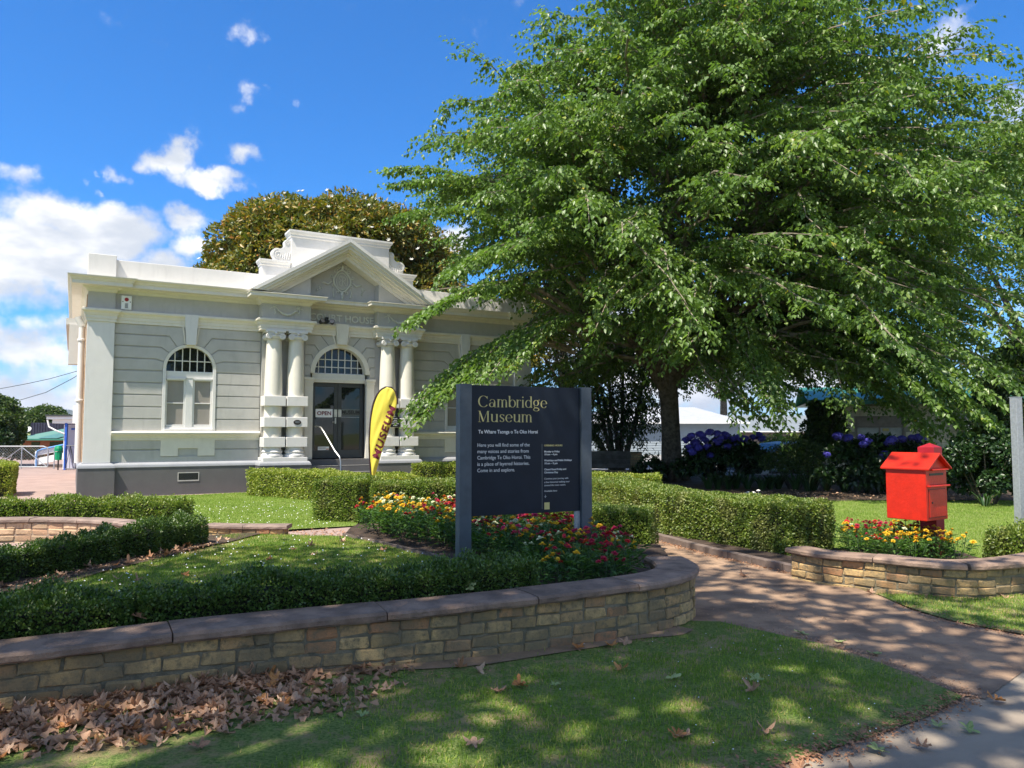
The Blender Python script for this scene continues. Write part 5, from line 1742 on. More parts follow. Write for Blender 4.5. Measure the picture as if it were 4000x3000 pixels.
LIMBS = [(-4.2, -1.6, 6.2), (-1.9, -4.2, 6.6), (2.0, -4.8, 6.0), (5.4, -2.2, 6.2), (6.0, 1.5, 7.0), (.5, .3, 14.2), (-2.6, 1.2, 10.4), (3.4, -1.0, 10.8), (-2.6, -2.6, 9.2), (3.6, -3.6, 8.6), (1.0, -2.6, 11.8)]
for k, e in enumerate(LIMBS):
    s = Vector((-.15, -.2, 3.0 + .08 * (k % 4))); e = Vector(e)
    m1 = s.lerp(e, .3) + Vector((0, 0, .5 if e.z > 7 else .7)); m2 = s.lerp(e, .65) + Vector((random.uniform(-.3, .3), random.uniform(-.3, .3), .4))
    pp = [Vector(p) for p in smoothpoly([tuple(s), tuple(m1), tuple(m2), tuple(e)], 4, False)]
    b = MB(); n_ = len(pp)
    b.tube(pp, [.21 * (1 - i / (n_ - 1)) ** .9 + .045 for i in range(n_)], 8)
    b.build('limb', BARK, elm, smooth=True)
    limb_pts += [p + Vector(TB) for p in pp[2:]]
limb_arr = np.array([tuple(p) for p in limb_pts])


def low_bound(x, y):
    """underside of the crown: skirts hang lower on the outside, high over the path to the bench"""
    dx, dy = x - TB[0], y - TB[1]
    r = math.hypot(dx, dy)
    ang = math.degrees(math.atan2(dx, -dy))  # 0 = toward camera, + = right
    zb = 3.9 - .19 * r
    if -8 < ang < 18: zb += .0
    if -64 < ang <= -2: zb += 1.2
    if ang < -72: zb -= .3
    if ang > 18: zb += .35
    return max(2.0, zb)


def nzp1(x, y): return (math.sin(x * 2 + 1) * math.sin(y * 1.3 + 2) + .6 * math.sin(x * 4.1 - y * 2.2) + .4 * math.sin(y * 4 + x)) / 1.4


brs = []
SPR = []   # base, dir, len
nb = 820
ga = PI * (3 - math.sqrt(5))
for i in range(nb):
    zz = 1 - (i + .5) / nb * 1.80          # from 1 to -.8
    if zz < -1: zz = -1
    rr_ = math.sqrt(max(0, 1 - zz * zz)); a = i * ga
    d = np.array([rr_ * math.cos(a), rr_ * math.sin(a), zz])
    shell = random.uniform(.80, 1.03) if random.random() < .8 else random.uniform(.5, .8)
    shell *= 1 + .07 * math.sin(3 * a + 1.1) * rr_ + .05 * math.sin(7 * zz + 2 * a)
    if nzp1(a * 1.9, zz * 5.2) > .78: continue
    e = CC + d * CR * shell + np.array([random.gauss(0, .5), random.gauss(0, .5), random.gauss(0, .45)])
    lb = low_bound(e[0], e[1])
    if e[2] < lb: e[2] = lb + random.uniform(0, 1.0)
    if e[0] < 2.0 and e[2] < 6.2 and random.random() < .78: continue
    hz_ = e - TB; hz_[2] = 0
    # each branch leaves its limb a little below its own tip, runs out almost level and droops at the end
    tgt = np.array([TB[0] + hz_[0] * .34, TB[1] + hz_[1] * .34, FORK.z + (e[2] - FORK.z) * .80 + .3])
    s = limb_arr[np.argmin(np.linalg.norm((limb_arr - tgt) * np.array([1, 1, 1.6]), axis=1))]
    s = Vector(s); ev = Vector(e)
    Ln = (ev - s).length
    bow = random.uniform(.05, .20) * Ln
    hang = random.uniform(.0, .16) * Ln
    pp = []
    ns = 9
    side = Vector((random.uniform(-1, 1), random.uniform(-1, 1), 0)) * .16 * Ln
    for j in range(ns + 1):
        t = j / ns
        pp.append(s.lerp(ev, t) + Vector((0, 0, bow * math.sin(PI * t ** .9) - hang * t ** 3)) + side * math.sin(PI * t) + Vector((random.gauss(0, .07), random.gauss(0, .07), random.gauss(0, .05))) * min(1, j))
    brs.append((pp, Ln))
    nstep = max(5, int(Ln * .80 / .27))
    for q in range(nstep):
        t = .20 + .80 * (q + random.random()) / nstep
        f = t * ns; j = min(ns - 1, int(f)); p = pp[j].lerp(pp[j + 1], f - j)
        tg = (pp[j + 1] - pp[j]).normalized()
        hz = Vector((tg.x, tg.y, 0)); hz = hz.normalized() if hz.length > .05 else Vector((random.uniform(-1, 1), random.uniform(-1, 1), 0)).normalized()
        for sg in (-1, 1):
            an = sg * R(random.uniform(15, 95))
            dv = Vector((hz.x * math.cos(an) - hz.y * math.sin(an), hz.x * math.sin(an) + hz.y * math.cos(an), tg.z * .5 - .16 + random.uniform(-.42, .22)))
            SPR.append((p, dv.normalized(), (1.05 - .4 * t) * random.uniform(.55, 1.35)))
    tg = (pp[-1] - pp[-2]).normalized()
    SPR.append((pp[-1], (tg + Vector((0, 0, -.05))).normalized(), .75))
# hanging skirts where the photograph shows single long sprays
for px, py, Y in ((1620, 1590, 18.5), (1700, 1560, 18.5), (1640, 1640, 18.0), (1600, 1260, 18.5), (1660, 1230, 18.5), (1560, 830, 20), (1540, 700, 21), (1530, 640, 21), (1900, 1480, 18), (1990, 1440, 18), (1800, 1500, 18.5), (2000, 960, 17), (1850, 1000, 17.5), (1760, 1060, 18),
                  (3050, 1610, 17.5), (3000, 1560, 17.5), (3650, 1580, 17), (3700, 1490, 17), (3850, 1640, 17), (3780, 1700, 17.5), (3600, 1690, 18), (3950, 1500, 17), (3880, 1560, 17), (3800, 1600, 17.2), (3900, 1680, 17.4)):
    e = Vector(((px - 2000) / 3000 * Y, Y, 1.6 + (1690 - py) / 3000 * Y))
    s = Vector(FORK).lerp(e, .45) + Vector((0, 0, 1.2))
    pp = [s.lerp(e, j / 9) + Vector((0, 0, .9 * math.sin(PI * (j / 9)))) for j in range(10)]
    brs.append((pp, (e - s).length))
    for q in range(26):
        t = .3 + .7 * q / 26; f = t * 9; j = min(8, int(f)); p = pp[j].lerp(pp[j + 1], f - j); tg = (pp[j + 1] - pp[j]).normalized(); hz = Vector((tg.x, tg.y, 0)).normalized()
        for sg in (-1, 1):
            an = sg * R(random.uniform(25, 55))
            SPR.append((p, Vector((hz.x * math.cos(an) - hz.y * math.sin(an), hz.x * math.sin(an) + hz.y * math.cos(an), tg.z * .5 - .12)).normalized(), (1.2 - .7 * t)))
    SPR.append((pp[-1], tg, .6))

SB = np.array([tuple(s[0]) for s in SPR]); SD = np.array([tuple(s[1]) for s in SPR]); SL = np.array([s[2] for s in SPR])
NPER = 16
ns_ = len(SB)
ii = np.tile(np.arange(NPER), ns_); sid = np.repeat(np.arange(ns_), NPER)
keep = rng.random(len(ii)) < .93
ii, sid = ii[keep], sid[keep]
tt = (ii + .6) / NPER
d = SD[sid]; Ls = SL[sid]
pos = SB[sid] + d * (tt * Ls)[:, None] + np.stack([np.zeros(len(tt)), np.zeros(len(tt)), -.16 * (tt * Ls) ** 2], 1) + rdir(len(tt)) * .065
sidev = norm(np.cross(d, np.tile((0, 0, 1.0), (len(d), 1))))
sg = np.where(ii % 2 == 0, 1.0, -1.0)[:, None]
LD = d * .55 + sidev * sg * .75 + np.array([0, 0, -.55]) + rdir(len(tt)) * .42
LNn = np.array([0, 0, 1.0]) + sidev * sg * .3 + rdir(len(tt)) * .55
szs = .172 * (.7 + .5 * rng.random(len(tt))) * (1.05 - .35 * tt)
lv = np.clip(.55 * rng.random(len(SB))[sid] + .5 * rng.random(len(tt)) - .02, 0, 1)
leaves('crown', pos - TB, LD, LNn, szs, szs * .64, ELM, elm, .18, .12, val=lv)
# branches and twigs
b = MB()
for pp, Ln in brs:
    b.tube([p - Vector(TB) for p in pp], [.055 * (1 - j / 9) + .010 for j in range(10)], 4, False)
o = b.build('branches', TWIG, elm, smooth=True); o['kind'] = 'stuff'
V = []; F = []
tw = np.arange(ns_)[rng.random(ns_) < .55]
for k in tw:
    p0 = SB[k]; p1 = SB[k] + SD[k] * SL[k] * .6 - np.array([0, 0, .16 * (SL[k] * .6) ** 2])
    q = np.cross(SD[k], (0, 0, 1)); q = q / np.linalg.norm(q) * .006
    up_ = np.array([0, 0, .007])
    i0 = len(V)
    V += [p0 + q, p0 - q, p0 + up_, p1]
    F += [(i0, i0 + 1, i0 + 3), (i0 + 1, i0 + 2, i0 + 3), (i0 + 2, i0, i0 + 3)]
me = fast_mesh('twigs', np.array(V) - TB, np.array(F), TWIG)
o = add('twigs', me, elm); o['kind'] = 'stuff'

# evergreen tree behind the museum ---------------------------------------------
simple_tree('magnolia_tree', 'rounded dark evergreen tree with rusty olive leaves behind the museum', (-8.6, 38, 0), (-9.0, 38, 8.2), (7.2, 6, 5.2), 150000, .25, .11, MAGL, .5, nl=190, lump_r=.19, shell=.80)
mt = bpy.data.objects['magnolia_tree']
WP = basic('white_magnolia_petal', (.8, .78, .7), .5)
for k in range(26):
    a = random.uniform(-2.6, -.5); e_ = random.uniform(.05, 1.2)
    p = Vector((7.15 * math.cos(a) * math.cos(e_) - .4, 6.0 * math.sin(a) * math.cos(e_), 8.2 + 5.25 * math.sin(e_)))
    q = MB(); 
    for j in range(6):
        an = j * PI / 3; q.quadmesh([(0, 0, 0), (.05 * math.cos(an - .5), .05 * math.sin(an - .5), .05), (.12 * math.cos(an), .12 * math.sin(an), .07), (.05 * math.cos(an + .5), .05 * math.sin(an + .5), .05)], [(0, 1, 2, 3)])
    if k == 0: fm = q.mesh('blossom', WP, fix=False)
    add('blossom', fm, mt, p, (random.uniform(.5, 1.2), 0, random.uniform(-.6, .6)))
simple_tree('olive_leaved_tree', 'olive tinted tree just right of the museum corner', (2.6, 34, 0), (2.3, 34, 5.6), (2.7, 2.5, 3.2), 16000, .19, .08, MAGL, .25, nl=40)
simple_tree('park_tree', 'pale green feathery tree beyond the house roofs', (21.5, 78, 0), (21.5, 78, 9), (9, 5, 5.2), 26000, .34, .17, MIDG, .4, nl=70)
simple_tree('background_tree', 'light yellow green tree behind at the right edge', (21, 31, 0), (21.5, 31, 8.0), (6.5, 5, 7.5), 60000, .16, .09, LIME, .4, nl=110, lump_r=.18)
simple_tree('golden_shrub', 'bright yellow green shrub beyond the hydrangeas', (12.0, 34, 0), (12.0, 34, .9), (1.4, 1, .65), 5000, .08, .05, LIME, .06, cat='shrub', nl=25)
simple_tree('roadside_tree', 'green tree at the left picture edge above the chain fence', (-25.2, 37, 0), (-25.2, 37, 2.0), (1.75, 1.6, 1.5), 26000, .15, .09, MIDG, .25, nl=60)
simple_tree('tall_bush', 'dark green bush left of the dark roofed building', (-24.3, 36, 0), (-24.4, 36, 1.1), (1.0, 1.0, .95), 9000, .13, .08, DARKL, .15, cat='shrub', nl=30)
simple_tree('spreading_tree', 'broad green tree in front of the blue hill', (-43.9, 72, 0), (-43.9, 72, 2.2), (2.5, 2, 1.8), 20000, .20, .12, MIDG, .3, nl=50)
simple_tree('golden_conifer', 'small golden conifer behind the dark roof', (-35.2, 60, 0), (-35.2, 60, 1.6), (.55, .5, 1.25), 2500, .12, .06, GOLDL, .1, nl=14)
simple_tree('tan_shrub', 'dry brownish shrub behind the chain mesh fence', (-25.3, 39, 0), (-25.3, 39, .4), (1.7, .8, .55), 5000, .09, .05, MAGL, .05, cat='shrub', nl=24)

# street tree overhead (out of the picture, its shade falls on the foreground) ------
st_ = thing('street_tree', 'plane tree standing on the footpath outside the picture, shading the foreground', 'tree', (-5.6, -2.2, 0))
P, Dn, Nn, l_, w_ = lump_crown((-3.9, 1.2, 9.3), (7.4, 6.0, 3.6), 13500, .20, .18, 90, lump_r=.24, shell=.35)
ok = P[:, 2] > np.maximum(1.6 + .62 * np.maximum(P[:, 1], 0) + 1.0, 5.2)
leaves('crown', P[ok] - np.array([-5.6, -2.2, 0]), Dn[ok], Nn[ok] + np.array([0, 0, .5]), l_[ok], w_[ok], PLANEL, st_, .1, .1)
b = MB(); b.tube([(0, 0, -.1), (.1, .1, 3), (.5, .8, 5.5), (1.5, 3.0, 9)], [.42, .34, .28, .12], 12); b.build('trunk', BARK, st_, smooth=True)
for a in (-2.4, -1.2, 0, 1.0, 2.2):
    b = MB(); b.tube([(.3, .5, 4.8), (1.2 + 2.5 * math.cos(a), 2.0 + 2.0 * math.sin(a), 8.2), (1.6 + 5.5 * math.cos(a), 3.2 + 4.4 * math.sin(a), 9.6)], [.18, .12, .04], 7); b.build('limb', BARK, st_, smooth=True)

for k, (tx, ty) in enumerate(((9.5, -16), (17.5, -9))):
    simple_tree('street_tree', ['plane tree across the road behind the viewpoint', 'plane tree further along the road behind the viewpoint'][k], (tx, ty, 0), (tx, ty, 7.5), (5.5, 5, 4.5), 9000, .34, .28, PLANEL, .35, nl=60, shell=.5)

# multi-stemmed tree behind the bench -------------------------------------------
ms_ = thing('multi_stem_tree', 'slender multi stemmed tree with sparse dark leaves behind the bench', 'tree', (4.0, 29, 0))
MB0 = np.array([4.0, 29, 0])
stems = [[(-.1, 0, 0), (-.7, 0, 1.2), (-1.5, .1, 2.4), (-2.1, .2, 4.0)], [(-.05, .1, 0), (-.45, .1, 1.5), (-.8, .1, 3.2), (-1.1, .1, 5.5)], [(0, 0, 0), (-.1, -.1, 1.8), (-.35, 0, 3.6), (-.3, 0, 6)],
         [(.05, .1, 0), (.15, .1, 1.6), (.2, .1, 3.4), (.35, .2, 6)], [(.1, 0, 0), (.45, 0, 1.3), (.8, 0, 2.8), (1.2, 0, 5)], [(.1, -.1, 0), (.3, -.1, 1.0), (.75, 0, 2.2), (1.0, .1, 3.8)], [(-.2, 0, 0), (-.25, .3, 1.5), (-.55, .4, 3), (-1.6, .4, 5.2)]]
for k, s in enumerate(stems):
    pp = smoothpoly(s, 4, False); n_ = len(pp)
    b = MB(); b.tube(pp, [.115 * (1 - .75 * i / (n_ - 1)) * (1.3 if k == 0 else 1) for i in range(n_)], 7); b.build('stem', BARK, ms_, smooth=True)
Pl = []
for s in stems:
    for q in range(150):
        t = random.uniform(.38, 1.0) * 3; j = min(2, int(t)); p = Vector(s[j]).lerp(Vector(s[j + 1]), t - j) + Vector((random.gauss(0, .55), random.gauss(0, .45), random.gauss(0, .3)))
        for r_ in range(8): Pl.append((p.x + random.gauss(0, .10), p.y + random.gauss(0, .10), p.z + random.gauss(0, .08)))
Pl = np.array(Pl); n_ = len(Pl)
leaves('crown', Pl, rdir(n_) * .7 + np.array([0, 0, -.6]), rdir(n_) * .6 + np.array([0, -.3, .6]), .18 * (.7 + .5 * rng.random(n_)), .055, DARKL, ms_, .2, .15)
# moss on the leaning stem
n_ = 2600; t = rng.random(n_) * .8
px_ = np.interp(t, [0, .5, 1], [-.1, -.9, -1.7]); pz_ = np.interp(t, [0, .5, 1], [.0, 1.45, 2.9])
Pm = np.stack([px_, np.zeros(n_), pz_], 1) + rdir(n_) * .13
leaves('moss', Pm, rdir(n_), rdir(n_), .07, .03, LIME, ms_, .1)


# shrubs -------------------------------------------------------------------------
def shrub(name, label, C, rad, n, L, Wd, mat, cat='shrub', nl=30, blooms=0, group=None, **kw):
    t = thing(name, label, cat, (C[0], C[1], 0), group=group)
    P, Dn, Nn, l_, w_ = lump_crown(C, rad, n, L, Wd, nl, **kw)
    P[:, 2] = np.abs(P[:, 2] - .05) + .05
    leaves('foliage', P - np.array([C[0], C[1], 0]), Dn, Nn, l_, w_, mat, t, .2, .15)
    b = MB()
    for k in range(9):
        a = k * .7; b.tube([(.1 * math.cos(a), .1 * math.sin(a), -.05), (rad[0] * .5 * math.cos(a), rad[1] * .5 * math.sin(a), C[2]), (rad[0] * .8 * math.cos(a), rad[1] * .8 * math.sin(a), C[2] + rad[2] * .5)], [.02, .015, .006], 4)
    b.build('stems', BARK, t)
    return t


HYDM = []
for k, (c, c2) in enumerate((((.05, .04, .34), (.025, .02, .18)), ((.09, .07, .46), (.04, .03, .27)))):
    HYDM.append(basic('hydrangea_blue_petal', c, .6, .1, 60, 0, c2=c2))
bl = []
for m_ in HYDM:
    q = MB()
    for j in range(75):
        d = rng.normal(size=3); d /= np.linalg.norm(d); d[2] = abs(d[2]) if random.random() < .7 else d[2]
        p = Vector(d) * .115; p.z *= .75; t = Vector(d).orthogonal().normalized(); s = Vector(d).cross(t); r_ = .030
        n2 = Vector(d) * .006
        q.quadmesh([p + t * r_ + n2, p + s * r_ - n2, p - t * r_ + n2, p - s * r_ - n2], [(0, 1, 2), (0, 2, 3)])
    q.lathe([(.001, -.07), (.08, -.03), (.09, .02), (.05, .065), (.001, .075)], 8)
    bl.append(q.mesh('bloom', m_, fix=False))


def hydrangea(label, C, rad, n, spots, big):
    t = shrub('hydrangea_bush', label, C, rad, n, .13, .085, DARKL, 'hydrangea', 34, up=.8)
    for (x, y, z, s, k) in spots:
        add('bloom', bl[k], t, (x - C[0], y - C[1], z), (random.uniform(-.3, .3), random.uniform(-.3, .3), random.uniform(0, 6)), (s, s, s))
    return t


def W(px, py, Y): return ((px - 2000) / 3000 * Y, Y, 1.6 + (1690 - py) / 3000 * Y)


sp = []
for px, py in ((2700, 1705), (2735, 1700), (2770, 1690), (2800, 1695), (2830, 1700), (2750, 1720), (2715, 1730), (2690, 1745), (2725, 1750), (2760, 1745), (2860, 1715), (2885, 1710), (2905, 1715), (2960, 1700), (2975, 1715), (2940, 1710), (2840, 1745), (2700, 1765), (2775, 1780), (2680, 1720), (2870, 1740), (2800, 1725), (2815, 1712)):
    x, y, z = W(px, py, 22.3 + random.uniform(-.2, .2)); sp.append((x, y, z, random.uniform(.85, 1.35), random.randint(0, 1)))
hydrangea('blue hydrangea bush with many blooms right of the big trunk', (6.25, 22.8, .72), (1.45, .75, .74), 7500, sp, 1)
sp = []
for px, py in ((3270, 1705), (3310, 1712), (3370, 1735), (3385, 1725), (3360, 1708), (3225, 1775), (3480, 1720), (3520, 1715), (3470, 1730), (3450, 1775), (3455, 1788), (3590, 1712), (3560, 1710), (3660, 1755), (3690, 1800)):
    x, y, z = W(px, py, 19.0 + random.uniform(-.2, .2)); sp.append((x, y, z, random.uniform(.8, 1.25), random.randint(0, 1)))
hydrangea('blue hydrangea bush behind the red letterbox', (9.35, 19.6, .72), (1.75, .75, .80), 8000, sp, 1)
shrub('mixed_shrub', 'pale twiggy green shrub between the two hydrangeas', (7.75, 21.2, .72), (.95, .7, .68), 9000, .06, .035, MIDG, nl=30)
shrub('dense_shrub', 'dense dark leafy shrub at right beside steel post', (10.4, 16.9, .80), (1.0, .8, .85), 11000, .11, .075, DARKL, nl=40)
shrub('tall_shrub', 'tall leafy shrub at the right in front of the cream building', (16.3, 24.5, 2.3), (1.7, 1.2, 2.2), 15000, .15, .10, MIDG, nl=45)
shrub('low_shrub', 'small dark shrub left of the big tree trunk', (4.2, 23.6, .45), (.55, .4, .45), 2600, .10, .06, DARKL, nl=16)
shrub('climbing_bush', 'leafy bush at the corner of the cream block building', (11.2, 27.5, 1.5), (.75, .6, 1.5), 9000, .12, .08, MIDG, nl=30)


def strap_clump(x, y, label, n=46, h=.65):
    t = thing('strap_leaf_plant', label, 'plant', (x, y, .07), group='strappy plants along the planting bed')
    V = []; F = []; vals = []
    for k in range(n):
        a = random.uniform(0, 2 * PI); ln = h * random.uniform(.7, 1.25); out = random.uniform(.25, .8) * ln
        dx, dy = math.cos(a), math.sin(a); w_ = random.uniform(.012, .02)
        sx, sy = -dy * w_, dx * w_
        i0 = len(V)
        for s_, wz in ((0, .8), (.4, 1), (.75, .8), (1, .05)):
            r_ = out * s_ ** 1.5; z = ln * (s_ - .42 * s_ ** 3)
            V += [(dx * r_ + sx * wz + .06 * dx, dy * r_ + sy * wz + .06 * dy, z), (dx * r_ - sx * wz + .06 * dx, dy * r_ - sy * wz + .06 * dy, z)]
        vals += [random.random()] * 8
        for j in range(3):
            F += [(i0 + 2 * j, i0 + 2 * j + 1, i0 + 2 * j + 3), (i0 + 2 * j, i0 + 2 * j + 3, i0 + 2 * j + 2)]
    me = fast_mesh('strap_leaves', np.array(V), np.array(F), STRAPM, np.array(vals))
    o = add('strap_leaves', me, t); o['kind'] = 'stuff'


for k in range(22):
    x = 5.3 + k * .27; y = 21.2 - .085 * k + random.uniform(-.4, .3)
    strap_clump(x, y, 'dark strappy leaved clump edging the bed below the blue hydrangeas', h=random.uniform(.5, .75))
strap_clump(9.15, 17.6, 'lone strappy clump with arching leaves left of letterbox roof', 40, .8)
strap_clump(9.9, 16.2, 'bright strappy tuft right of the letterbox, under the dense shrub', 26, .4)

# toadstools
for k, (px, py, r_) in enumerate(((2916, 1921, .045), (2936, 1923, .06), (2956, 1915, .055), (2906, 1932, .04))):
    x, y, z = W(px, py, 18.6 + .1 * k)
    t = thing('toadstool', ['smallest upright white toadstool left in the mulch cluster', 'widest white toadstool in the middle of the cluster', 'tallest white toadstool at the right of the cluster', 'low white toadstool at the front left of the cluster'][k], 'mushroom', (x, y, .07), group='white toadstools on the mulch')
    h = max(.05, z - .07)
    b = MB(); b.lathe([(.011, 0), (.009, h * .9)], 8); b.build('stalk', CREAM, t, smooth=True)
    b = MB(); b.lathe([(.001, h + r_ * .55), (r_ * .5, h + r_ * .48), (r_ * .9, h + r_ * .2), (r_, h), (r_ * .9, h - .004), (.01, h)], 14); b.build('cap', WHITE, t, smooth=True)


# ================================================================== GRASS
def blades(name, poly, n, zf, h, wd, mat, dens=None, parent=None):
    xs = [p[0] for p in poly]; ys = [p[1] for p in poly]
    A = np.stack([rng.uniform(min(xs), max(xs), n), rng.uniform(min(ys), max(ys), n)], 1)
    ins = np.zeros(n, bool); j = len(poly) - 1
    for i in range(len(poly)):
        c = ((poly[i][1] > A[:, 1]) != (poly[j][1] > A[:, 1])) & (A[:, 0] < (poly[j][0] - poly[i][0]) * (A[:, 1] - poly[i][1]) / (poly[j][1] - poly[i][1] + 1e-12) + poly[i][0])
        ins ^= c; j = i
    A = A[ins]
    # only where the ground could be seen
    vis = (A[:, 1] > 1.5) & (np.abs(A[:, 0]) < A[:, 1] * .75 + .8)
    A = A[vis]
    if dens is not None: A = A[rng.random(len(A)) < dens(A[:, 0], A[:, 1])]
    k = len(A)
    vv = np.clip(.42 + .16 * nzp(A[:, 0], A[:, 1], 2.6, 4) + .10 * nzp(A[:, 0], A[:, 1], 9, 1) + .30 * rng.normal(size=k), 0, 1)
    z = zf(A[:, 0], A[:, 1])
    a = rng.random(k) * 2 * PI; hh = h * (.5 + .8 * rng.random(k)); lean = rng.random(k) * .9
    b2 = rng.random(k) * 2 * PI
    P0 = np.stack([A[:, 0] + np.cos(a) * wd / 2, A[:, 1] + np.sin(a) * wd / 2, z - .004], 1)
    P1 = np.stack([A[:, 0] - np.cos(a) * wd / 2, A[:, 1] - np.sin(a) * wd / 2, z - .004], 1)
    P2 = np.stack([A[:, 0] + np.cos(b2) * hh * lean, A[:, 1] + np.sin(b2) * hh * lean, z + hh * (1 - lean * .5)], 1)
    V = np.stack([P0, P1, P2], 1).reshape(-1, 3)
    F = np.arange(3 * k).reshape(-1, 3)
    me = fast_mesh(name, V, F, mat, np.repeat(vv, 3))
    o = add(name, me, parent); o['kind'] = 'stuff'
    return o


def dist_line(x, y, pts):
    d = np.full(x.shape, 1e9)
    for (x0, y0), (x1, y1) in zip(pts[:-1], pts[1:]):
        L2 = (x1 - x0) ** 2 + (y1 - y0) ** 2
        t = np.clip(((x - x0) * (x1 - x0) + (y - y0) * (y1 - y0)) / L2, 0, 1)
        d = np.minimum(d, np.hypot(x - x0 - t * (x1 - x0), y - y0 - t * (y1 - y0)))
    return d


def sst(a, lo, hi):
    t = np.clip((a - lo) / (hi - lo), 0, 1); return t * t * (3 - 2 * t)


FWp = [(p.x, p.y) for p in FW]
EDGEP = [(-1.5, 2.05), (1.0, 3.62), (1.85, 4.12), (2.72, 4.74)]
EDGE2 = [(2.72, 4.74), (2.55, 5.35), (2.35, 5.82), (1.9, 6.4)]


def nzp(x, y, f, s=0):
    return np.sin(x * f + s) * np.sin(y * f * 1.1 + s * 1.7) + .6 * np.sin(x * f * 2.3 + y * f * 1.9 + s) + .4 * np.sin(x * f * 4.7 - y * f * 4.1)


def vdens(x, y):
    d = sst(dist_line(x, y, FWp) + .08 * nzp(x, y, 6), .30, .80)
    d = d * sst(dist_line(x, y, EDGEP), .05, .30) * sst(dist_line(x, y, EDGE2), .02, .12)
    pile = sst(np.hypot((x + 2.0) / 1.5, (y - 4.0) / .75), .55, 1.15)
    return np.clip(d * pile * (.72 + .30 * nzp(x, y, 3.1)), 0.02, 1)


def verge_h(x, y): return float(vz(x, y) * min(1, .1 + max(0, (y - (.5 * x + 3.13))) * 1.6)) + .009


vzn = np.vectorize(lambda x, y: vz(x, y) * min(1, .1 + max(0, (y - (.5 * x + 3.13))) * 1.6))
ws = []
for p, q in zip(FW[:-1], FW[1:]):
    if p.x > 1.28: break
    d_ = (q - p).normalized(); ws.append((p, Vector((d_.y, -d_.x))))
ns2 = len(ws)
V = []; F = []
for i, (p, n_) in enumerate(ws):
    for o_ in (.10, .16, .22, .27 + .04 * math.sin(i * .55) + .02 * math.sin(i * 1.1)):
        q = p + n_ * o_; V.append((q.x, q.y, max(.012, verge_h(q.x, q.y)) + .007))
for i in range(ns2 - 1):
    for j in range(3): F.append((i * 4 + j, i * 4 + j + 1, i * 4 + 5 + j, i * 4 + 4 + j))
k = MB(); k.quadmesh(V, F); o = k.build('bare_soil_strip', basic('dry_bare_soil', (.33, .225, .145), .95, .2, 4, 1.0, 60, c2=(.20, .145, .09)))
if o.data.polygons[0].normal.z < 0: o.data.flip_normals()
o['kind'] = 'structure'
blades('grass', VERGE, 420000, lambda x, y: vzn(x, y) + .008, .030, .0085, GRASSM, vdens)
blades('grass', VERGE2, 60000, lambda x, y: np.full(x.shape, .016), .03, .010, GRASSM, lambda x, y: sst(dist_line(x, y, [(4.3, 5.8), (3.97, 6.25), (3.74, 6.6), (3.62, 7.0)]), .02, .2) * .9)
blades('grass', INNER, 300000, lambda x, y: .15 + .012 * np.sin(x * 2.2) * np.cos(y * 1.9), .030, .010, GRASSM, lambda x, y: np.clip(.75 + .2 * nzp(x, y, 2.2, 2), 0, 1) * sst(dist_line(x, y, [(-5.0, 6.9), (-4.45, 8.6), (-4.0, 10.3)]), .15, .6))
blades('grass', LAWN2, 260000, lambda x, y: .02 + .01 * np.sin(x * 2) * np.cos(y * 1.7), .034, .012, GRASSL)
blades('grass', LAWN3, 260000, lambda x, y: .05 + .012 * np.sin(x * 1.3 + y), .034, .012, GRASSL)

# clover heads
n_ = 560
V, F = [], []
for k in range(n_):
    if k < 60: x, y = random.uniform(-.4, 2.2), random.uniform(3.6, 6.2); zz = .035
    elif k < 240: x, y = random.uniform(-4.2, -.6), random.uniform(6.5, 10.8); zz = .19
    else: x, y = random.uniform(-9, -3), random.uniform(12.5, 17.5); zz = .055
    if k < 60 and not inpoly(x, y, VERGE): continue
    if 60 <= k < 240 and not inpoly(x, y, INNER): continue
    if k >= 240 and not inpoly(x, y, LAWN2): continue
    s = .005 if k < 60 else .010
    i0 = len(V)
    V += [(x - s, y, zz), (x + s, y, zz), (x, y - s, zz), (x, y + s, zz), (x, y, zz + s), (x, y, zz - s)]
    F += [(i0, i0 + 2, i0 + 4), (i0 + 2, i0 + 1, i0 + 4), (i0 + 1, i0 + 3, i0 + 4), (i0 + 3, i0, i0 + 4)]
o = add('clover_flowers', fast_mesh('clover_flowers', np.array(V), np.array(F), WPRINT)); o['kind'] = 'stuff'


# ================================================================== FALLEN LEAVES
def plane_leaf(seed, mat, curl):
    r_ = random.Random(seed)
    lobes = 5
    vs = [(0, 0, 0)]
    out = []
    for k in range(25):
        a = -PI * .86 + (PI * 1.72) * k / 24
        ph = (a / (PI * .86)) * 2.0        # -2..2 lobe index
        lob = abs(math.cos(ph * PI))
        rr = (.48 + .52 * lob ** 1.3) * (1 - .18 * abs(a) / PI) * (.94 + .12 * r_.random())
        out.append((rr * math.sin(a), rr * math.cos(a)))
    t = r_.uniform(0, PI)
    for x, y in out:
        u_ = x * math.cos(t) + y * math.sin(t)
        z = curl * (.55 * u_ * u_ + .35 * abs(x) * r_.uniform(.4, 1.2)) + r_.uniform(-.12, .12)
        vs.append((x * (1 - .12 * curl), y * (1 - .12 * curl), z))
    vs[0] = (0, 0, -.03)
    fs = [(0, k + 1, k) for k in range(1, 25)]
    # leaf stalk
    i0 = len(vs); vs += [(-.02, -.1, .0), (.02, -.1, 0), (r_.uniform(-.2, .2), -.85, .05)]; fs.append((i0, i0 + 1, i0 + 2))
    me = bpy.data.meshes.new('fallen_leaf'); me.from_pydata(vs, [], fs); me.materials.append(mat)
    return me


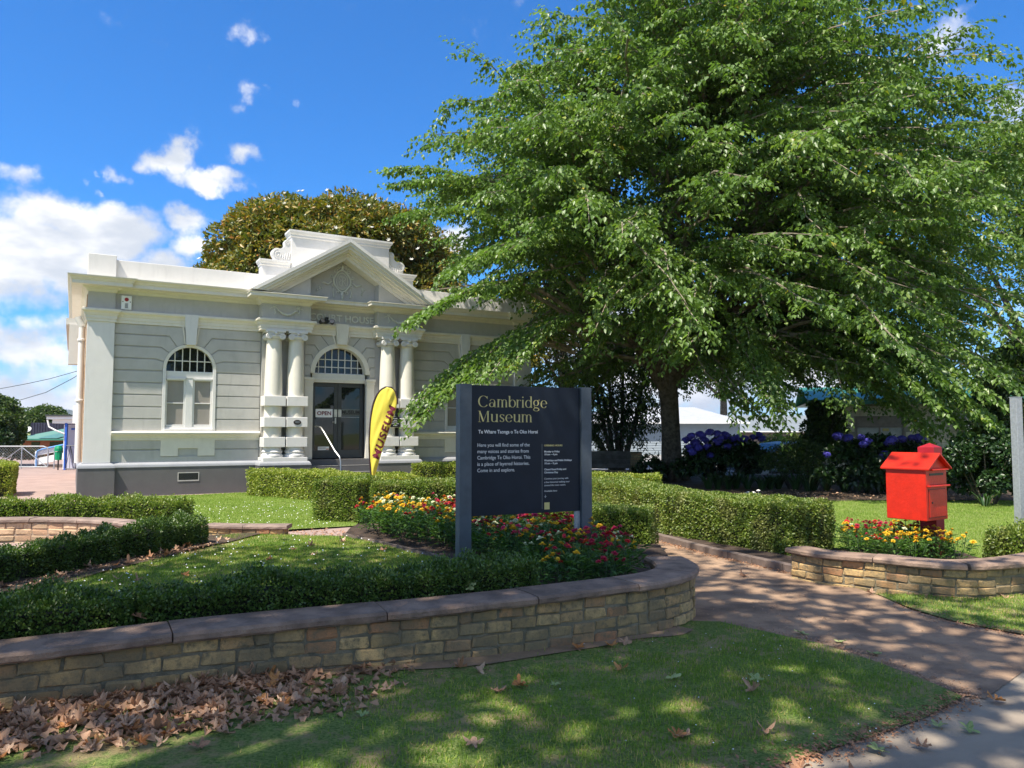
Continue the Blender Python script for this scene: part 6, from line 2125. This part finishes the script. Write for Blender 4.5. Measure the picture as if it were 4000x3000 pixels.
def deadmat(name, c, c2, vein):
    M = new_mat(name)
    oi = M.n('ShaderNodeObjectInfo')
    cr = M.n('ShaderNodeValToRGB'); e = cr.color_ramp.elements
    e[0].color = (*c, 1); e[1].color = (*c2, 1)
    q = e.new(.5); q.color = (*[(a + b) / 2 for a, b in zip(c, c2)], 1)
    M.link(oi.outputs['Random'], cr.inputs[0])
    tc_ = M.n('ShaderNodeTexCoord')
    nz_ = M.n('ShaderNodeTexNoise', i_Vector=tc_.outputs['Object'], i_Scale=4.0, i_Detail=6.0)
    col = M.mix(M.math('MULTIPLY', M.smooth(nz_.outputs[0], .5, .7), .6), cr.outputs[0], vein)
    p = M.n('ShaderNodeBsdfPrincipled', i_Roughness=.65)
    M.link(col, p.inputs['Base Color'])
    t = M.n('ShaderNodeBsdfTranslucent'); M.link(col, t.inputs[0])
    mx = M.n('ShaderNodeMixShader', i_0=.2); M.link(p.outputs[0], mx.inputs[1]); M.link(t.outputs[0], mx.inputs[2]); M.link(mx.outputs[0], M.out.inputs[0])
    return M.m


DEAD = deadmat('dry_brown_leaf', (.40, .20, .105), (.62, .42, .28), (.22, .11, .06))
GREENL = deadmat('fallen_green_leaf', (.28, .36, .12), (.45, .48, .20), (.22, .24, .08))
ORL = deadmat('orange_dry_leaf', (.46, .17, .045), (.55, .27, .09), (.25, .09, .03))
LV = [plane_leaf(k, DEAD, .5 + .35 * (k % 4)) for k in range(12)]
LVG = [plane_leaf(50 + k, GREENL, .35) for k in range(4)]
LVO = [plane_leaf(80 + k, ORL, .9) for k in range(4)]


def drop(x, y, z, s, me, label, group=None, tilt=.35):
    o = add('fallen_leaf', me, None, (x, y, z), (random.uniform(-tilt, tilt), random.uniform(-tilt, tilt), random.uniform(0, 6.28)), (s, s, s))
    tag(o, label, 'leaf', group)
    return o


def verge_z(x, y): return float(vz(x, y) * min(1, .1 + max(0, (y - (.5 * x + 3.13))) * 1.6))


# heap against the wall foot at lower left
cnt = 0; tries = 0
while cnt < 250 and tries < 5000:
    tries += 1
    x = random.uniform(-3.3, -.75); y = random.uniform(3.0, 5.0)
    wl = 4.0 + (x + 3.3) * .47   # wall foot line
    if y > wl + .18 or y < wl - .95: continue
    den = 1.0 - max(0, (x + 1.75)) * 1.05 - max(0, (wl - .45 - y)) * .9
    if random.random() > den: continue
    k = random.random()
    hgt = max(0, .040 * (1 - abs(y - wl + .25) / .6)) * random.random() * (1 if x < -1.3 else .4)
    drop(x, y, verge_z(x, y) + .022 + hgt, random.uniform(.034, .070), random.choice(LVO) if k < .14 else random.choice(LV),
         ('orange' if k < .14 else 'dry brown') + ' leaf in the heap, ' + ('at the left picture edge' if x < -2.35 else 'close against the wall' if y > wl - .1 else 'at the outer edge on the grass' if y < wl - .55 else 'in the thick middle' if x < -1.6 else 'in the thin right tail'), 'dead leaves heaped by the front wall', .55)
    cnt += 1
# the rest of the heap, smaller and crumbled, underneath
n_ = 3600
x = rng.uniform(-3.3, -.6, n_); wl = 4.0 + (x + 3.3) * .47; y = wl + .15 - rng.random(n_) ** 1.3 * 1.0
z = vzn(x, y) + .012 + .02 * rng.random(n_)
kp_ = rng.random(n_) < (1.0 - np.maximum(0, (x + 1.7)) * .9)
leaves('leaf_litter', np.stack([x, y, z], 1)[kp_], (rdir(n_) * np.array([1, 1, .4]))[kp_], (np.tile((0, 0, 1.), (n_, 1)) + rdir(n_) * .6)[kp_], .055, .045, DEAD, None, .3, .3)
# scraps along verge edge, path edge, hedge feet
def litter(name, line, n, spread, z, L=.025, zf=None):
    P = []
    for k in range(n):
        i = random.randrange(len(line) - 1); t = random.random()
        x = line[i][0] + (line[i + 1][0] - line[i][0]) * t + random.gauss(0, spread); y = line[i][1] + (line[i + 1][1] - line[i][1]) * t + random.gauss(0, spread)
        P.append((x, y, (zf(x, y) if zf else z) + .006))
    P = np.array(P)
    leaves(name, P, rdir(n) * np.array([1, 1, .3]), np.tile((0, 0, 1.), (n, 1)) + rdir(n) * .5, L * (.4 + rng.random(n)), L * .6, DEAD, None, .2, .2)


litter('leaf_litter', [(-.2, 2.92), (1.0, 3.66), (1.85, 4.16), (2.75, 4.78)], 2200, .07, .006, .026)
litter('leaf_litter', [(2.78, 4.74), (2.62, 5.32), (2.41, 5.82), (1.95, 6.35)], 600, .06, .01, .02)
litter('leaf_litter', [(4.3, 5.8), (3.97, 6.25), (3.68, 6.6), (3.6, 7.3)], 500, .07, .01, .02)
litter('leaf_litter', [(3.25, 8.7), (2.9, 9.5), (2.5, 10.4), (2.2, 11.3)], 700, .07, .01, .03)
litter('leaf_litter', [(-4.85, 6.7), (-4.35, 8.4), (-3.9, 10.0)], 420, .08, .17, .04)
litter('leaf_litter', [(-1.2, 4.6), (-.3, 5.05), (.7, 5.6), (1.4, 6.2)], 900, .12, .0, .022, verge_z)
litter('leaf_litter', [(2.2, 5.6), (2.6, 6.8), (2.9, 8.2)], 400, .45, .008, .018)
litter('leaf_litter', [(-5, 12), (-3, 12.2), (-1.6, 12.0)], 400, .25, .02, .05)
litter('leaf_litter', [(3, 18), (7, 19), (11, 18.5)], 700, .7, .09, .07)
# single leaves, each placed where the photograph shows one
SING = [(3112, 2456, 'g', 'pale green leaf lying on the brown path, farthest of the green ones'), (3257, 2488, 'g', 'large pale green leaf in the middle of the brown path'), (3383, 2531, 'g', 'curled yellow green leaf on the path by the grass point'),
        (3250, 2512, 'd', 'brown leaf under the large green leaf on the path'), (2615, 2633, 'g', 'rounded yellow green leaf on the middle of the front grass'), (2931, 2637, 'g', 'upturned green leaf standing on its stalk on the front grass'),
        (2922, 2683, 'd', 'tan dry leaf just below the upturned green leaf'), (3623, 2796, 'g', 'green leaf near the grass point at the footpath edge'), (3392, 2890, 'g', 'flat green leaf lying on the grey footpath'),
        (2253, 2524, 'o', 'rust brown curled leaf against the wall foot, left of two'), (2380, 2515, 'o', 'rust brown curled leaf against the wall foot, right of two'), (2430, 2500, 'd', 'small brown leaf close under the curved wall end'),
        (2420, 2601, 'o', 'dark orange winged leaf on the grass below the wall'), (2032, 2673, 'o', 'reddish brown leaf on the grass below the sign'), (2165, 2667, 'g', 'tiny green leaf on the grass beside the reddish leaf'),
        (3094, 2956, 'd', 'brown leaf on the footpath edge at the bottom'), (3300, 2990, 'd', 'tan leaf on footpath at the bottom edge'), (2962, 2830, 'd', 'folded tan leaf low on the front grass'), (2655, 2853, 'd', 'light brown leaf on the front grass, right of a pair'), (2625, 2850, 'o', 'dark brown leaf on the front grass, left of a pair'),
        (3557, 2875, 'd', 'small tan leaf on the footpath near the litter strip'), (1520, 2705, 'd', 'broad brown leaf on bare soil right of the heap'), (1430, 2800, 'g', 'whitish green leaf on grass right of the heap'), (810, 2945, 'd', 'large pale tan leaf on the grass at lower left'),
        (1850, 2900, 'd', 'folded brown leaf on grass at the lower middle'), (1870, 2622, 'd', 'thin brown leaf on bare soil below the coping joint'), (1950, 2700, 'd', 'small rusty leaf on the grass below sign post'), (1240, 2675, 'd', 'pale brown leaf near the wall foot between heaps'), (1800, 2612, 'd', 'curled brown leaf at wall foot under sunlit coping'),
        (3842, 2705, 'o', 'red brown leaf on the grey footpath corner'), (3735, 2812, 'g', 'thin green leaf on the grey footpath'), (3380, 2305, 'd', 'tan leaf at the foot of the right wall, left of two'), (3900, 2320, 'd', 'tan leaf at the foot of the right wall, far right'),
        (1345, 2110, 'd', 'orange brown leaf on the inner lawn near its far edge'), (1220, 2125, 'd', 'pinkish leaf on the inner lawn, far left'), (1065, 2178, 'o', 'curled orange leaf on the left of the inner lawn'), (1505, 2142, 'd', 'small tan leaf on inner lawn next to the bed edging'), (1240, 2158, 'd', 'pale leaf in the middle of the inner lawn'), (560, 2258, 'd', 'long brown leaf on inner lawn behind the front hedge'), (485, 2252, 'd', 'brown leaf on inner lawn at left behind the hedge'), (740, 2238, 'o', 'small rust leaf on inner lawn behind front hedge'), (1155, 2140, 'd', 'light leaf on inner lawn near the path slab'),
        (2890, 2240, 'd', 'orange leaf lying in the sun on the path')]
for px, py, k, lab in SING:
    z = .02
    if py < 2300 and px < 1900: z = .185
    t = (CAMZ - z) / (py - 1690) * 3000
    x, y = (px - 2000) / 3000 * t, t
    if z < .1 and inpoly(x, y, VERGE): z = verge_z(x, y) + .025
    elif z < .1: z = .018
    drop(x, y, z, random.uniform(.055, .07) if k != 'g' or px > 2200 else .04, random.choice({'g': LVG, 'd': LV, 'o': LVO}[k]), lab, None, .3)
# leaves lying on the soil along the hedge at left and on the coping
for k in range(16):
    t = random.random(); x = -4.85 + .95 * t + random.gauss(0, .10); y = 7.0 + 3.4 * t
    drop(x + .12, y, .19, random.uniform(.05, .075), random.choice(LV + LVO), 'dry leaf along the foot of the dark left hedge', 'dead leaves beside the inner lawn', .5)
for px, py, lab in ((700, 2378, 'large curled tan leaf on the coping behind the hedge gap, right'), (640, 2392, 'tan leaf on coping beside the large curled one'), (560, 2412, 'brown leaf lying low on the coping at left'), (310, 2430, 'orange brown leaf standing in the hedge gap'), (1875, 2270, 'tan leaf sticking up between hedge and coping'), (1760, 2295, 'yellow green leaf on the coping edge below the hedge'), (1835, 2292, 'pale green leaf on the coping edge beside tan leaf')):
    z = .43; t = (CAMZ - z) / (py - 1690) * 3000
    drop((px - 2000) / 3000 * t, t + .02, z + .02, .06, random.choice(LVO if 'orange' in lab else (LVG if 'green' in lab else LV)), lab, None, .6)
for k in range(14):
    x, y = random.choice(((-3.9, 11.7), (-2.9, 12.4), (-1.9, 12.3), (.9, 8.2), (.2, 6.5), (.7, 6.7)))
    drop(x + random.gauss(0, .25), y + random.gauss(0, .15), .21 if y < 9 else .03, .06, random.choice(LV), 'dry leaf scattered by the beds and slab path', 'dead leaves by the flower bed', .5)

# ================================================================== BENCH WITH BRICK PILLARS
bench = thing('garden_bench', 'timber slat bench back between brick pillars behind the sign', 'bench', (3.35, 26.0, 0), R(2))
bm_ = brick_variants(BRICK, .215, .07, .10, 4, .004)
for x0 in (.62, -3.6):
    k = MB(); k.box(x0 + .015, x0 + .385, -.185, .185, 0, .96); k.build('mortar_core', MORTAR, bench)
    for r_ in range(11):
        for j in range(2):
            add('brick', random.choice(bm_), bench, (x0 + (.11 if j == 0 else .30) + (.01 if r_ % 2 else -.01), -.15, .045 + r_ * .084), (0, 0, 0), (.82, 1, 1))
for r_ in range(4):
    for j in range(16):
        add('brick', random.choice(bm_), bench, (-3.1 + j * .228 + (.11 if r_ % 2 else 0), -.10, .045 + r_ * .084))
k = MB(); k.box(-3.25, .63, -.07, .10, 0, .34); k.build('mortar_core', MORTAR, bench)
for j in range(4):
    k = MB(); k.box(-3.2, .62, -.06, -.02, .42 + j * .15, .42 + j * .15 + .11); k.build('slat', WOODW, bench, bevel=.006)
k = MB(); k.box(-3.2, .62, -.02, .02, .4, .98); k.build('back_frame', WOODW, bench)

# ================================================================== HOUSES AND BUILDINGS BEHIND
GWALL = basic('grey_blue_weatherboard', (.30, .345, .38), .6, .05, 2, .1)
WROOF = basic('white_iron_roof', (.40, .41, .43), .45, .05, 2, .05)
GROOF = basic('grey_iron_roof', (.20, .225, .25), .5, .08, 2, .05)
h1 = thing('weatherboard_house', 'grey blue weatherboard house with white roof behind the big trunk', 'house', (10.8, 55, 0))
k = MB(); k.box(-5.9, 5.5, 0, 8, -.1, 2.33); k.build('wall', GWALL, h1)
for j in range(13):
    m_ = MB(); m_.quadmesh([(-5.9, -.035, j * .175), (5.5, -.035, j * .175), (5.5, -.008, j * .175 + .172), (-5.9, -.008, j * .175 + .172), (-5.9, .0, j * .175), (5.5, .0, j * .175)], [(0, 1, 2, 3), (0, 4, 5, 1)]); m_.build('weatherboard', GWALL, h1)
k = MB(); k.quadmesh([(-6.3, -.5, 2.33), (6.0, -.5, 2.33), (3.2, 4, 3.55), (-3.4, 4, 3.55), (-6.3, 8.4, 2.33), (6.0, 8.4, 2.33)], [(0, 1, 2, 3), (1, 5, 2), (5, 4, 3, 2), (4, 0, 3), (0, 4, 5, 1)]); k.build('roof', WROOF, h1)
k = MB(); k.box(-6.35, 6.05, -.58, -.5, 2.24, 2.36); k.build('gutter', WPLAST, h1)
h2 = thing('corrugated_roof_house', 'low building with grey corrugated roof right of the white roofed house', 'house', (19.4, 63, 0))
k = MB(); k.box(-3, 8, 0, 8, -.1, 1.75); k.build('wall', basic('brown_shed_wall', (.20, .15, .12), .8), h2)
k = MB()
for j in range(70):
    x0 = -3.4 + j * .17; k.quadmesh([(x0, -.4, 1.72), (x0 + .085, -.4, 1.77), (x0 + .17, -.4, 1.72), (x0 + .17, 5, 3.1), (x0 + .085, 5, 3.15), (x0, 5, 3.1)], [(0, 1, 4, 5), (1, 2, 3, 4)])
k.build('corrugated_roof', GROOF, h2)
k = MB(); k.box(-3.45, 8.5, -.5, -.4, 1.64, 1.74); k.build('gutter', WPLAST, h2)

# cream block building
CREAMB = basic('cream_block_paint', (.74, .66, .47), .8, .05, 1.5, .3, 40, objvar=.04)
cb = thing('block_building', 'cream painted concrete block building behind the letterbox', 'building', (12.15, 30.2, 0), R(-16))
k = MB()
k.box(0, 2.0 - .75, .02, 6, -.1, 2.72); k.box(2.0 - .75 + 1.7, 13, .02, 6, -.1, 2.72); k.box(1.25, 2.95, .02, 6, 2.25, 2.72); k.box(1.25, 2.95, .02, 6, -.1, 1.0); k.box(1.25, 2.95, .3, 6, 1.0, 2.25)
k.build('wall_core', basic('block_joint', (.40, .36, .26), .9), cb)
bb = bmesh.new(); bmesh.ops.create_cube(bb, size=1)
for v in bb.verts: v.co.x *= .388; v.co.y *= .03; v.co.z *= .19
bmesh.ops.bevel(bb, geom=bb.edges[:], offset=.006, segments=1, affect='EDGES')
bme = bpy.data.meshes.new('wall_block'); bb.to_mesh(bme); bb.free(); bme.materials.append(CREAMB)
for r_ in range(13):
    for j in range(22):
        x = .2 + j * .4 + (.2 if r_ % 2 else 0); z = .1 + r_ * .2 + .03
        if 1.15 < x < 3.05 and 1.0 < z < 2.3: continue
        add('wall_block', bme, cb, (x, .006, z))
wf = MB(); wf.box(1.25, 2.95, .0, .1, 1.0, 1.05); wf.box(1.25, 2.95, .0, .1, 2.2, 2.25); wf.box(1.25, 1.30, .0, .1, 1.05, 2.2); wf.box(2.90, 2.95, .0, .1, 1.05, 2.2); wf.box(2.07, 2.12, .0, .1, 1.05, 1.82); wf.box(1.30, 2.90, .0, .1, 1.80, 1.86)
TAUPE = basic('taupe_window_frame', (.30, .25, .20), .6)
wo_ = wf.build('window', TAUPE, cb)
k = MB(); k.box(1.30, 2.90, .05, .07, 1.86, 2.2); k.build('upper_panel', basic('tan_window_panel', (.36, .30, .23), .7), wo_)
for x0, x1 in ((1.30, 2.07), (2.12, 2.90)):
    k = MB(); k.box(x0, x1, .05, .06, 1.05, 1.80); k.build('pane', basic('pale_curtained_pane', (.38, .40, .38), .25, .1, 3, 0, spec=.8), wo_)
k = MB(); k.box(2.20, 2.42, .03, .045, 1.66, 1.76); k.build('window_sticker', basic('yellow_sticker', (.6, .5, .15), .5), wo_)
GRNR = basic('green_iron_roof', (.045, .20, .14), .45, .1, 3, .1)
k = MB(); k.quadmesh([(-.5, -.6, 2.78), (13.6, -.6, 2.78), (13.6, 4, 3.6), (-.5, 4, 3.6), (-.5, 6.5, 2.78), (13.6, 6.5, 2.78)], [(0, 1, 2, 3), (3, 2, 5, 4), (0, 4, 5, 1)]); k.build('roof', GRNR, cb)
k = MB(); k.box(-.55, 13.6, -.68, -.6, 2.68, 2.86); k.build('gutter', GRNR, cb)
k = MB(); k.tube([(.35, -.05, 0), (.35, -.05, 1.3)], .04, 8); k.build('vent_pipe', WPLAST, cb)
hp = thing('heat_pump', 'white heat pump unit with round fan grille on cream wall', 'heat pump', tuple(cb.matrix_basis @ Vector((4.95, 0, 0))), R(-16))
k = MB(); k.box(0, 1.15, -.42, -.08, 1.62, 2.22); k.build('casing', WPLAST, hp, bevel=.02)
for j in range(4):
    k = MB(); k.lathe([(.06 + .06 * j, -.006), (.066 + .06 * j, -.012), (.072 + .06 * j, -.006)], 28, Matrix.Translation((.42, -.42, 1.92)) @ Matrix.Rotation(PI / 2, 4, 'X') @ Matrix.Diagonal((1, 1, -1, 1))); k.build('grille_ring', GALV, hp)
k = MB()
for j in range(18):
    a = j * PI / 9; k.tube([(.42 + .03 * math.cos(a), -.43, 1.92 + .03 * math.sin(a)), (.42 + .26 * math.cos(a + .5), -.43, 1.92 + .26 * math.sin(a + .5))], .006, 4)
k.build('fan_guard', GALV, hp)
k = MB(); k.lathe([(.27, 0), (.001, .002)], 24, Matrix.Translation((.42, -.421, 1.92)) @ Matrix.Rotation(PI / 2, 4, 'X')); k.build('fan_opening', basic('fan_dark', (.16, .15, .15), .6), hp)
k = MB(); k.box(.1, .14, -.42, 0, 1.56, 1.62); k.box(1.0, 1.04, -.42, 0, 1.56, 1.62); k.build('bracket', GALV, hp)


# cars
def car(label, loc, rz, paint, name='parked_car'):
    t = thing(name, label, 'car', loc, rz)
    prof = [(-2.15, .35), (-2.2, .62), (-2.1, .84), (-1.1, .95), (-.45, 1.38), (.3, 1.46), (1.2, 1.40), (1.85, .98), (2.15, .90), (2.2, .45), (2.1, .30), (-2.05, .28)]
    k = MB(); k.prism([p for p in prof], -.82, .82); k.build('body', paint, t, bevel=.06)
    k = MB()
    for s in (-1, 1): k.prism([(-.95, .97), (-.42, 1.33), (.28, 1.40), (1.12, 1.34), (1.6, 1.0)], s * .823 - .004, s * .823 + .004)
    k.build('side_window', GLASS, t)
    k = MB(); k.quadmesh([(-1.14, -.68, .975), (-1.14, .68, .975), (-.50, .62, 1.38), (-.50, -.62, 1.38)], [(0, 1, 2, 3)]); k.build('windscreen', GLASS, t)
    k = MB(); k.quadmesh([(1.86, -.68, 1.0), (1.86, .68, 1.0), (1.24, .62, 1.40), (1.24, -.62, 1.40)], [(0, 1, 2, 3)]); k.build('rear_window', GLASS, t)
    for x in (-1.35, 1.3):
        for s in (-1, 1):
            Mx = Matrix.Translation((x, s * .78, .32)) @ Matrix.Rotation(PI / 2, 4, 'X')
            k = MB(); k.lathe([(.2, -.1), (.31, -.1), (.33, -.06), (.33, .06), (.31, .1), (.2, .1)], 18, Mx); w_ = k.build('wheel', BLACKM, t, smooth=True)
            k = MB(); k.lathe([(.2, -.102), (.19, .102)], 14, Mx); k.build('rim', GALV, w_)
    for s in (-1, 1):
        k = MB(); k.box(-2.215, -2.12, s * .6 - .14, s * .6 + .14, .62, .76); k.build('headlight', GLASS, t)
        k = MB(); k.box(2.1, 2.215, s * .62 - .12, s * .62 + .12, .7, .86); k.build('tail_light', REDPL, t)
    return t


car('white car parked beyond the ramp and green bin', (-31.0, 50, -.30), R(160), basic('white_car_paint', (.78, .78, .80), .3, .02, 3, 0, spec=.6))
car('blue grey car half hidden behind the middle shrubs', (11.0, 31.5, -.22), R(15), basic('blue_grey_car_paint', (.20, .27, .38), .3, .02, 3, 0, spec=.6))

# ------------------------------------------------------------------ left background
db = thing('dark_shed', 'dark ribbed metal building behind the green roofed house', 'building', (-34, 58, 0), R(3))
k = MB(); k.box(-2.2, 4.6, 0, 8, -1, 2.35); k.build('wall', basic('navy_ribbed_metal', (.030, .030, .055), .5), db)
k = MB()
for j in range(34): k.box(-2.2 + j * .2, -2.15 + j * .2, -.035, 0, -1, 2.33)
o = k.build('wall_ribs', basic('navy_rib', (.042, .042, .07), .5), db)
k = MB(); k.box(-.2, .35, .5, 1.0, 2.35, 2.62); k.box(1.5, 2.3, .4, 1.1, 2.35, 2.75); k.build('roof_vent', WPLAST, db)
gh = thing('green_roof_house', 'brick house with green hipped iron roof beyond the ramp', 'house', (-27.6, 46, 0), R(0))
BRW = basic('orange_brick_wall', (.34, .13, .06), .85, .15, 6, .5)
k = MB(); k.box(-1.6, 3.0, 0, 5, -1, 1.22); k.build('wall', BRW, gh)
k = MB(); k.quadmesh([(-2.1, -.5, 1.22), (3.4, -.5, 1.22), (3.4, 3, 2.2), (.9, 3, 2.2), (-2.1, 5.5, 1.22), (3.4, 5.5, 1.22)], [(0, 1, 2, 3), (4, 0, 3), (3, 2, 5, 4), (0, 4, 5, 1)]); k.build('roof', basic('pale_green_iron_roof', (.12, .24, .19), .5, .05, 3), gh)
k = MB(); k.quadmesh([(-.5, -.53, 1.25), (.7, -.53, 1.25), (1.7, 1.2, 1.76), (.7, 1.2, 1.76)], [(0, 1, 2, 3)]); k.v = [(a, b_, c + .02) for a, b_, c in k.v]
k.build('solar_panel', basic('solar_collector', (.10, .22, .18), .3), gh)
k = MB(); k.box(-2.15, 3.4, -.56, -.5, 1.14, 1.24); k.build('gutter', GRNR, gh)
for x0, x1 in ((.0, 1.0), (1.6, 1.95), (-1.1, -.6)):
    k = MB(); k.box(x0, x1, -.02, .02, .1, 1.05); k.build('window', GLASS, gh)
k = MB(); k.tube([(-1.7, .2, 1.4), (-1.5, .2, 1.75)], .02, 5); k.lathe([(.18, .0), (.1, .05), (.001, .07)], 12, Matrix.Translation((-1.45, .2, 1.8)) @ Matrix.Rotation(R(60), 4, 'X')); k.build('satellite_dish', WPLAST, gh)

BLUEP = basic('bright_blue_paint', (.03, .12, .55), .45)
LAV = basic('pale_lavender_wall', (.50, .50, .60), .7, .04, 2, .1)
cn = thing('canopy_building', 'small white and blue building with canopy left of the museum', 'building', (-19.3, 33.5, 0))
k = MB(); k.box(-.32, 2.6, .4, 4, 0, 1.95); k.build('wall', LAV, cn)
k = MB(); k.box(-.75, 2.6, -.5, 4, 2.30, 2.37); k.build('canopy_roof', CHARC, cn)
k = MB(); k.box(-.72, 2.6, -.45, 4, 2.18, 2.295); k.build('fascia', WPLAST, cn)
k = MB(); k.box(-.55, 2.6, -.3, 3.9, 2.0, 2.17); k.build('soffit', WPLAST, cn)
k = MB(); k.box(.0, .09, -.3, -.21, 0, 2.02); k.build('post', BLUEP, cn)
k = MB(); k.box(-.40, -.325, .33, .47, 0, 1.95); k.build('corner_board', WPLAST, cn)
k = MB(); k.box(-.1, .42, .36, .398, 1.72, 1.80); k.build('blue_sign_board', BLUEP, cn)
k = MB(); k.tube([(-.7, -.4, 2.15), (-.62, -.4, 1.85), (-.3, -.4, 1.68), (.0, -.3, 1.55)], .035, 6); k.build('downpipe', WPLAST, cn)
k = MB(); k.box(.45, 1.4, -.52, .35, 2.0, 2.75); k.build('white_box_awning', WPLAST, cn)
bn = thing('litter_bin', 'green litter bin with domed lid by the blue post', 'bin', (-19.53, 33.2, 0))
GRB = basic('bright_green_plastic', (.0, .30, .13), .45)
k = MB(); k.lathe([(.11, .42), (.135, .44), (.15, .78)], 8); k.build('bin_body', GRB, bn)
k = MB(); k.lathe([(.165, .80), (.165, .92), (.12, 1.02), (.04, 1.05)], 12); k.build('lid', GRB, bn)
k = MB(); k.tube([(0, 0, 0), (0, 0, .44)], .03, 6); k.build('stand', BLACKM, bn)
ra = thing('ramp', 'white boarded access ramp with pale blue tube rail', 'ramp', (-21.8, 35.5, 0), R(0))
for z0, dz_ in ((.10, .30), (.52, .22)):
    k = MB(); k.prism([(-.15, z0), (1.35, z0 + .32), (1.35, z0 + .32 + dz_), (-.15, z0 + dz_)], -.03, .03); k.build('ramp_board', WPLAST, ra)
k = MB(); k.box(-.2, 1.35, .05, 1.2, 0, .12); k.build('ramp_deck', KERB, ra)
k = MB(); k.tube([(-.05, -.08, 0), (-.05, -.08, .6), (.0, -.08, .76), (.2, -.08, .84), (1.35, -.08, 1.08)], .04, 8); k.build('rail', basic('light_blue_paint', (.16, .36, .72), .45), ra, smooth=True)

# chain mesh fence and gates
fc = thing('chain_fence', 'galvanised chain mesh fence and gate at the left edge', 'fence', (-24.0, 34.2, 0))
k = MB(); k.tube([(-3, 0, .99), (3.2, 0, .99)], .028, 6); k.tube([(3.2, 0, .99), (3.38, 0, .93), (3.42, 0, .8)], .028, 6); k.tube([(3.42, 0, .8), (3.42, 0, .08)], .028, 6); k.tube([(1.0, 0, .08), (3.42, 0, .08)], .024, 6); k.build('top_rail', GALV, fc, smooth=True)
for x in (-2.2, .95, 2.25):
    k = MB(); k.tube([(x, 0, 0), (x, 0, .99)], .024, 6); k.build('post', GALV, fc)
k = MB(); k.tube([(2.25, 0, .95), (1.1, 0, .1)], .018, 5); k.tube([(2.25, 0, .95), (3.35, 0, .12)], .018, 5); k.build('brace', GALV, fc)
k = MB()
for j in range(54):
    x = -3 + j * .12; L_ = min(.9, (3.4 - x))
    k.tube([(x, 0, .08), (x + L_, 0, .08 + L_)], .0035, 3, False)
    k.tube([(x, 0, .98), (x + L_, 0, .98 - L_)], .0035, 3, False)
o = k.build('wire_mesh', GALV, fc); o['kind'] = 'stuff'
sp_ = thing('gate_post', 'single thin galvanised gate post in front of the green bin', 'post', (-20.3, 34.2, 0))
k = MB(); k.tube([(0, 0, 0), (0, 0, .95)], .026, 8); k.build('tube', GALV, sp_, smooth=True)
k = MB(); k.lathe([(.03, .95), (.03, .97), (.001, .98)], 8); k.build('post_cap', GALV, sp_)
tg_ = thing('tubular_gate', 'dark tubular gate with slanted bars beside museum downpipe', 'gate', (-18.46, 32.2, 0)); tg_.scale = (.55, 1, 1)
k = MB(); k.tube([(-.35, 0, .1), (-.35, 0, .95), (-.30, 0, 1.05), (.35, 0, 1.05), (.45, 0, .95), (.45, 0, .1), (-.35, 0, .1)], .02, 6); k.build('gate_frame', CHARC, tg_)
k = MB()
for x0, x1 in ((-.3, .0), (.0, .0), (.3, .02), (.42, .03)): k.tube([(x0, 0, .12), (x1, 0, 1.03)], .014, 5)
k.build('bar', CHARC, tg_)

# overhead wires
for pts in ([(-200, 1552), (0, 1518), (96, 1500), (192, 1479), (400, 1420), (700, 1310)], [(-80, 1585), (70, 1565), (177, 1533), (276, 1480), (420, 1390), (640, 1230)]):
    k = MB(); k.tube([W(px, py, 62) for px, py in pts], .028, 4)
    o = k.build('overhead_wire', CHARC)
    tag(o, 'upper thin overhead wire in the sky left of the museum' if pts[0][0] == -200 else 'lower thicker overhead wire left of the museum', 'cable')

# hill
nx, ny = 120, 12
V = []; F = []
for j in range(ny + 1):
    for i in range(nx + 1):
        x = -5200 + 10400 * i / nx; t = j / ny; y = 3300 + 1500 * t
        h = (150 + 28 * math.sin(x * .0011 + 1) + 16 * math.sin(x * .0041) + 6 * math.sin(x * .017)) * math.sin(min(1, t * 1.6) * PI / 2) ** 1.2 * max(0, min(1, (-x - 300) / 900))
        V.append((x, y, -5 + h * .86))
for j in range(ny):
    for i in range(nx): F.append((j * (nx + 1) + i, j * (nx + 1) + i + 1, (j + 1) * (nx + 1) + i + 1, (j + 1) * (nx + 1) + i))
k = MB(); k.quadmesh(V, F); o = k.build('hills', basic('forested_hill', (.035, .06, .025), .95, .3, .01, 0), smooth=True); o['kind'] = 'structure'
n_ = 1500
x = rng.uniform(-2600, -1300, n_); y = 4237 + rng.normal(size=n_) * 25
z = -5 + (150 + 28 * np.sin(x * .0011 + 1) + 16 * np.sin(x * .0041) + 6 * np.sin(x * .017)) * .86
leaves('hill_trees', np.stack([x, y, z - 4], 1), np.tile((0, 0, 1.), (n_, 1)) + rdir(n_) * .15, np.tile((0, -1., 0), (n_, 1)), rng.uniform(8, 26, n_), rng.uniform(8, 16, n_), MIDG, None, .1)

# air: thin even haze round the whole place, so that the far hill fades to blue
hm = bpy.data.materials.new('thin_haze'); hm.use_nodes = True
for x in list(hm.node_tree.nodes): hm.node_tree.nodes.remove(x)
H = NT(hm.node_tree)
pv = H.n('ShaderNodeVolumePrincipled'); pv.inputs['Color'].default_value = (.80, .87, 1, 1); pv.inputs['Density'].default_value = .00012; pv.inputs['Anisotropy'].default_value = .2
ho = H.n('ShaderNodeOutputMaterial'); H.link(pv.outputs[0], ho.inputs['Volume'])
k = MB(); k.box(-5600, 5600, -500, 7200, -1.5, 190)
o = k.build('haze', hm); o['kind'] = 'stuff'
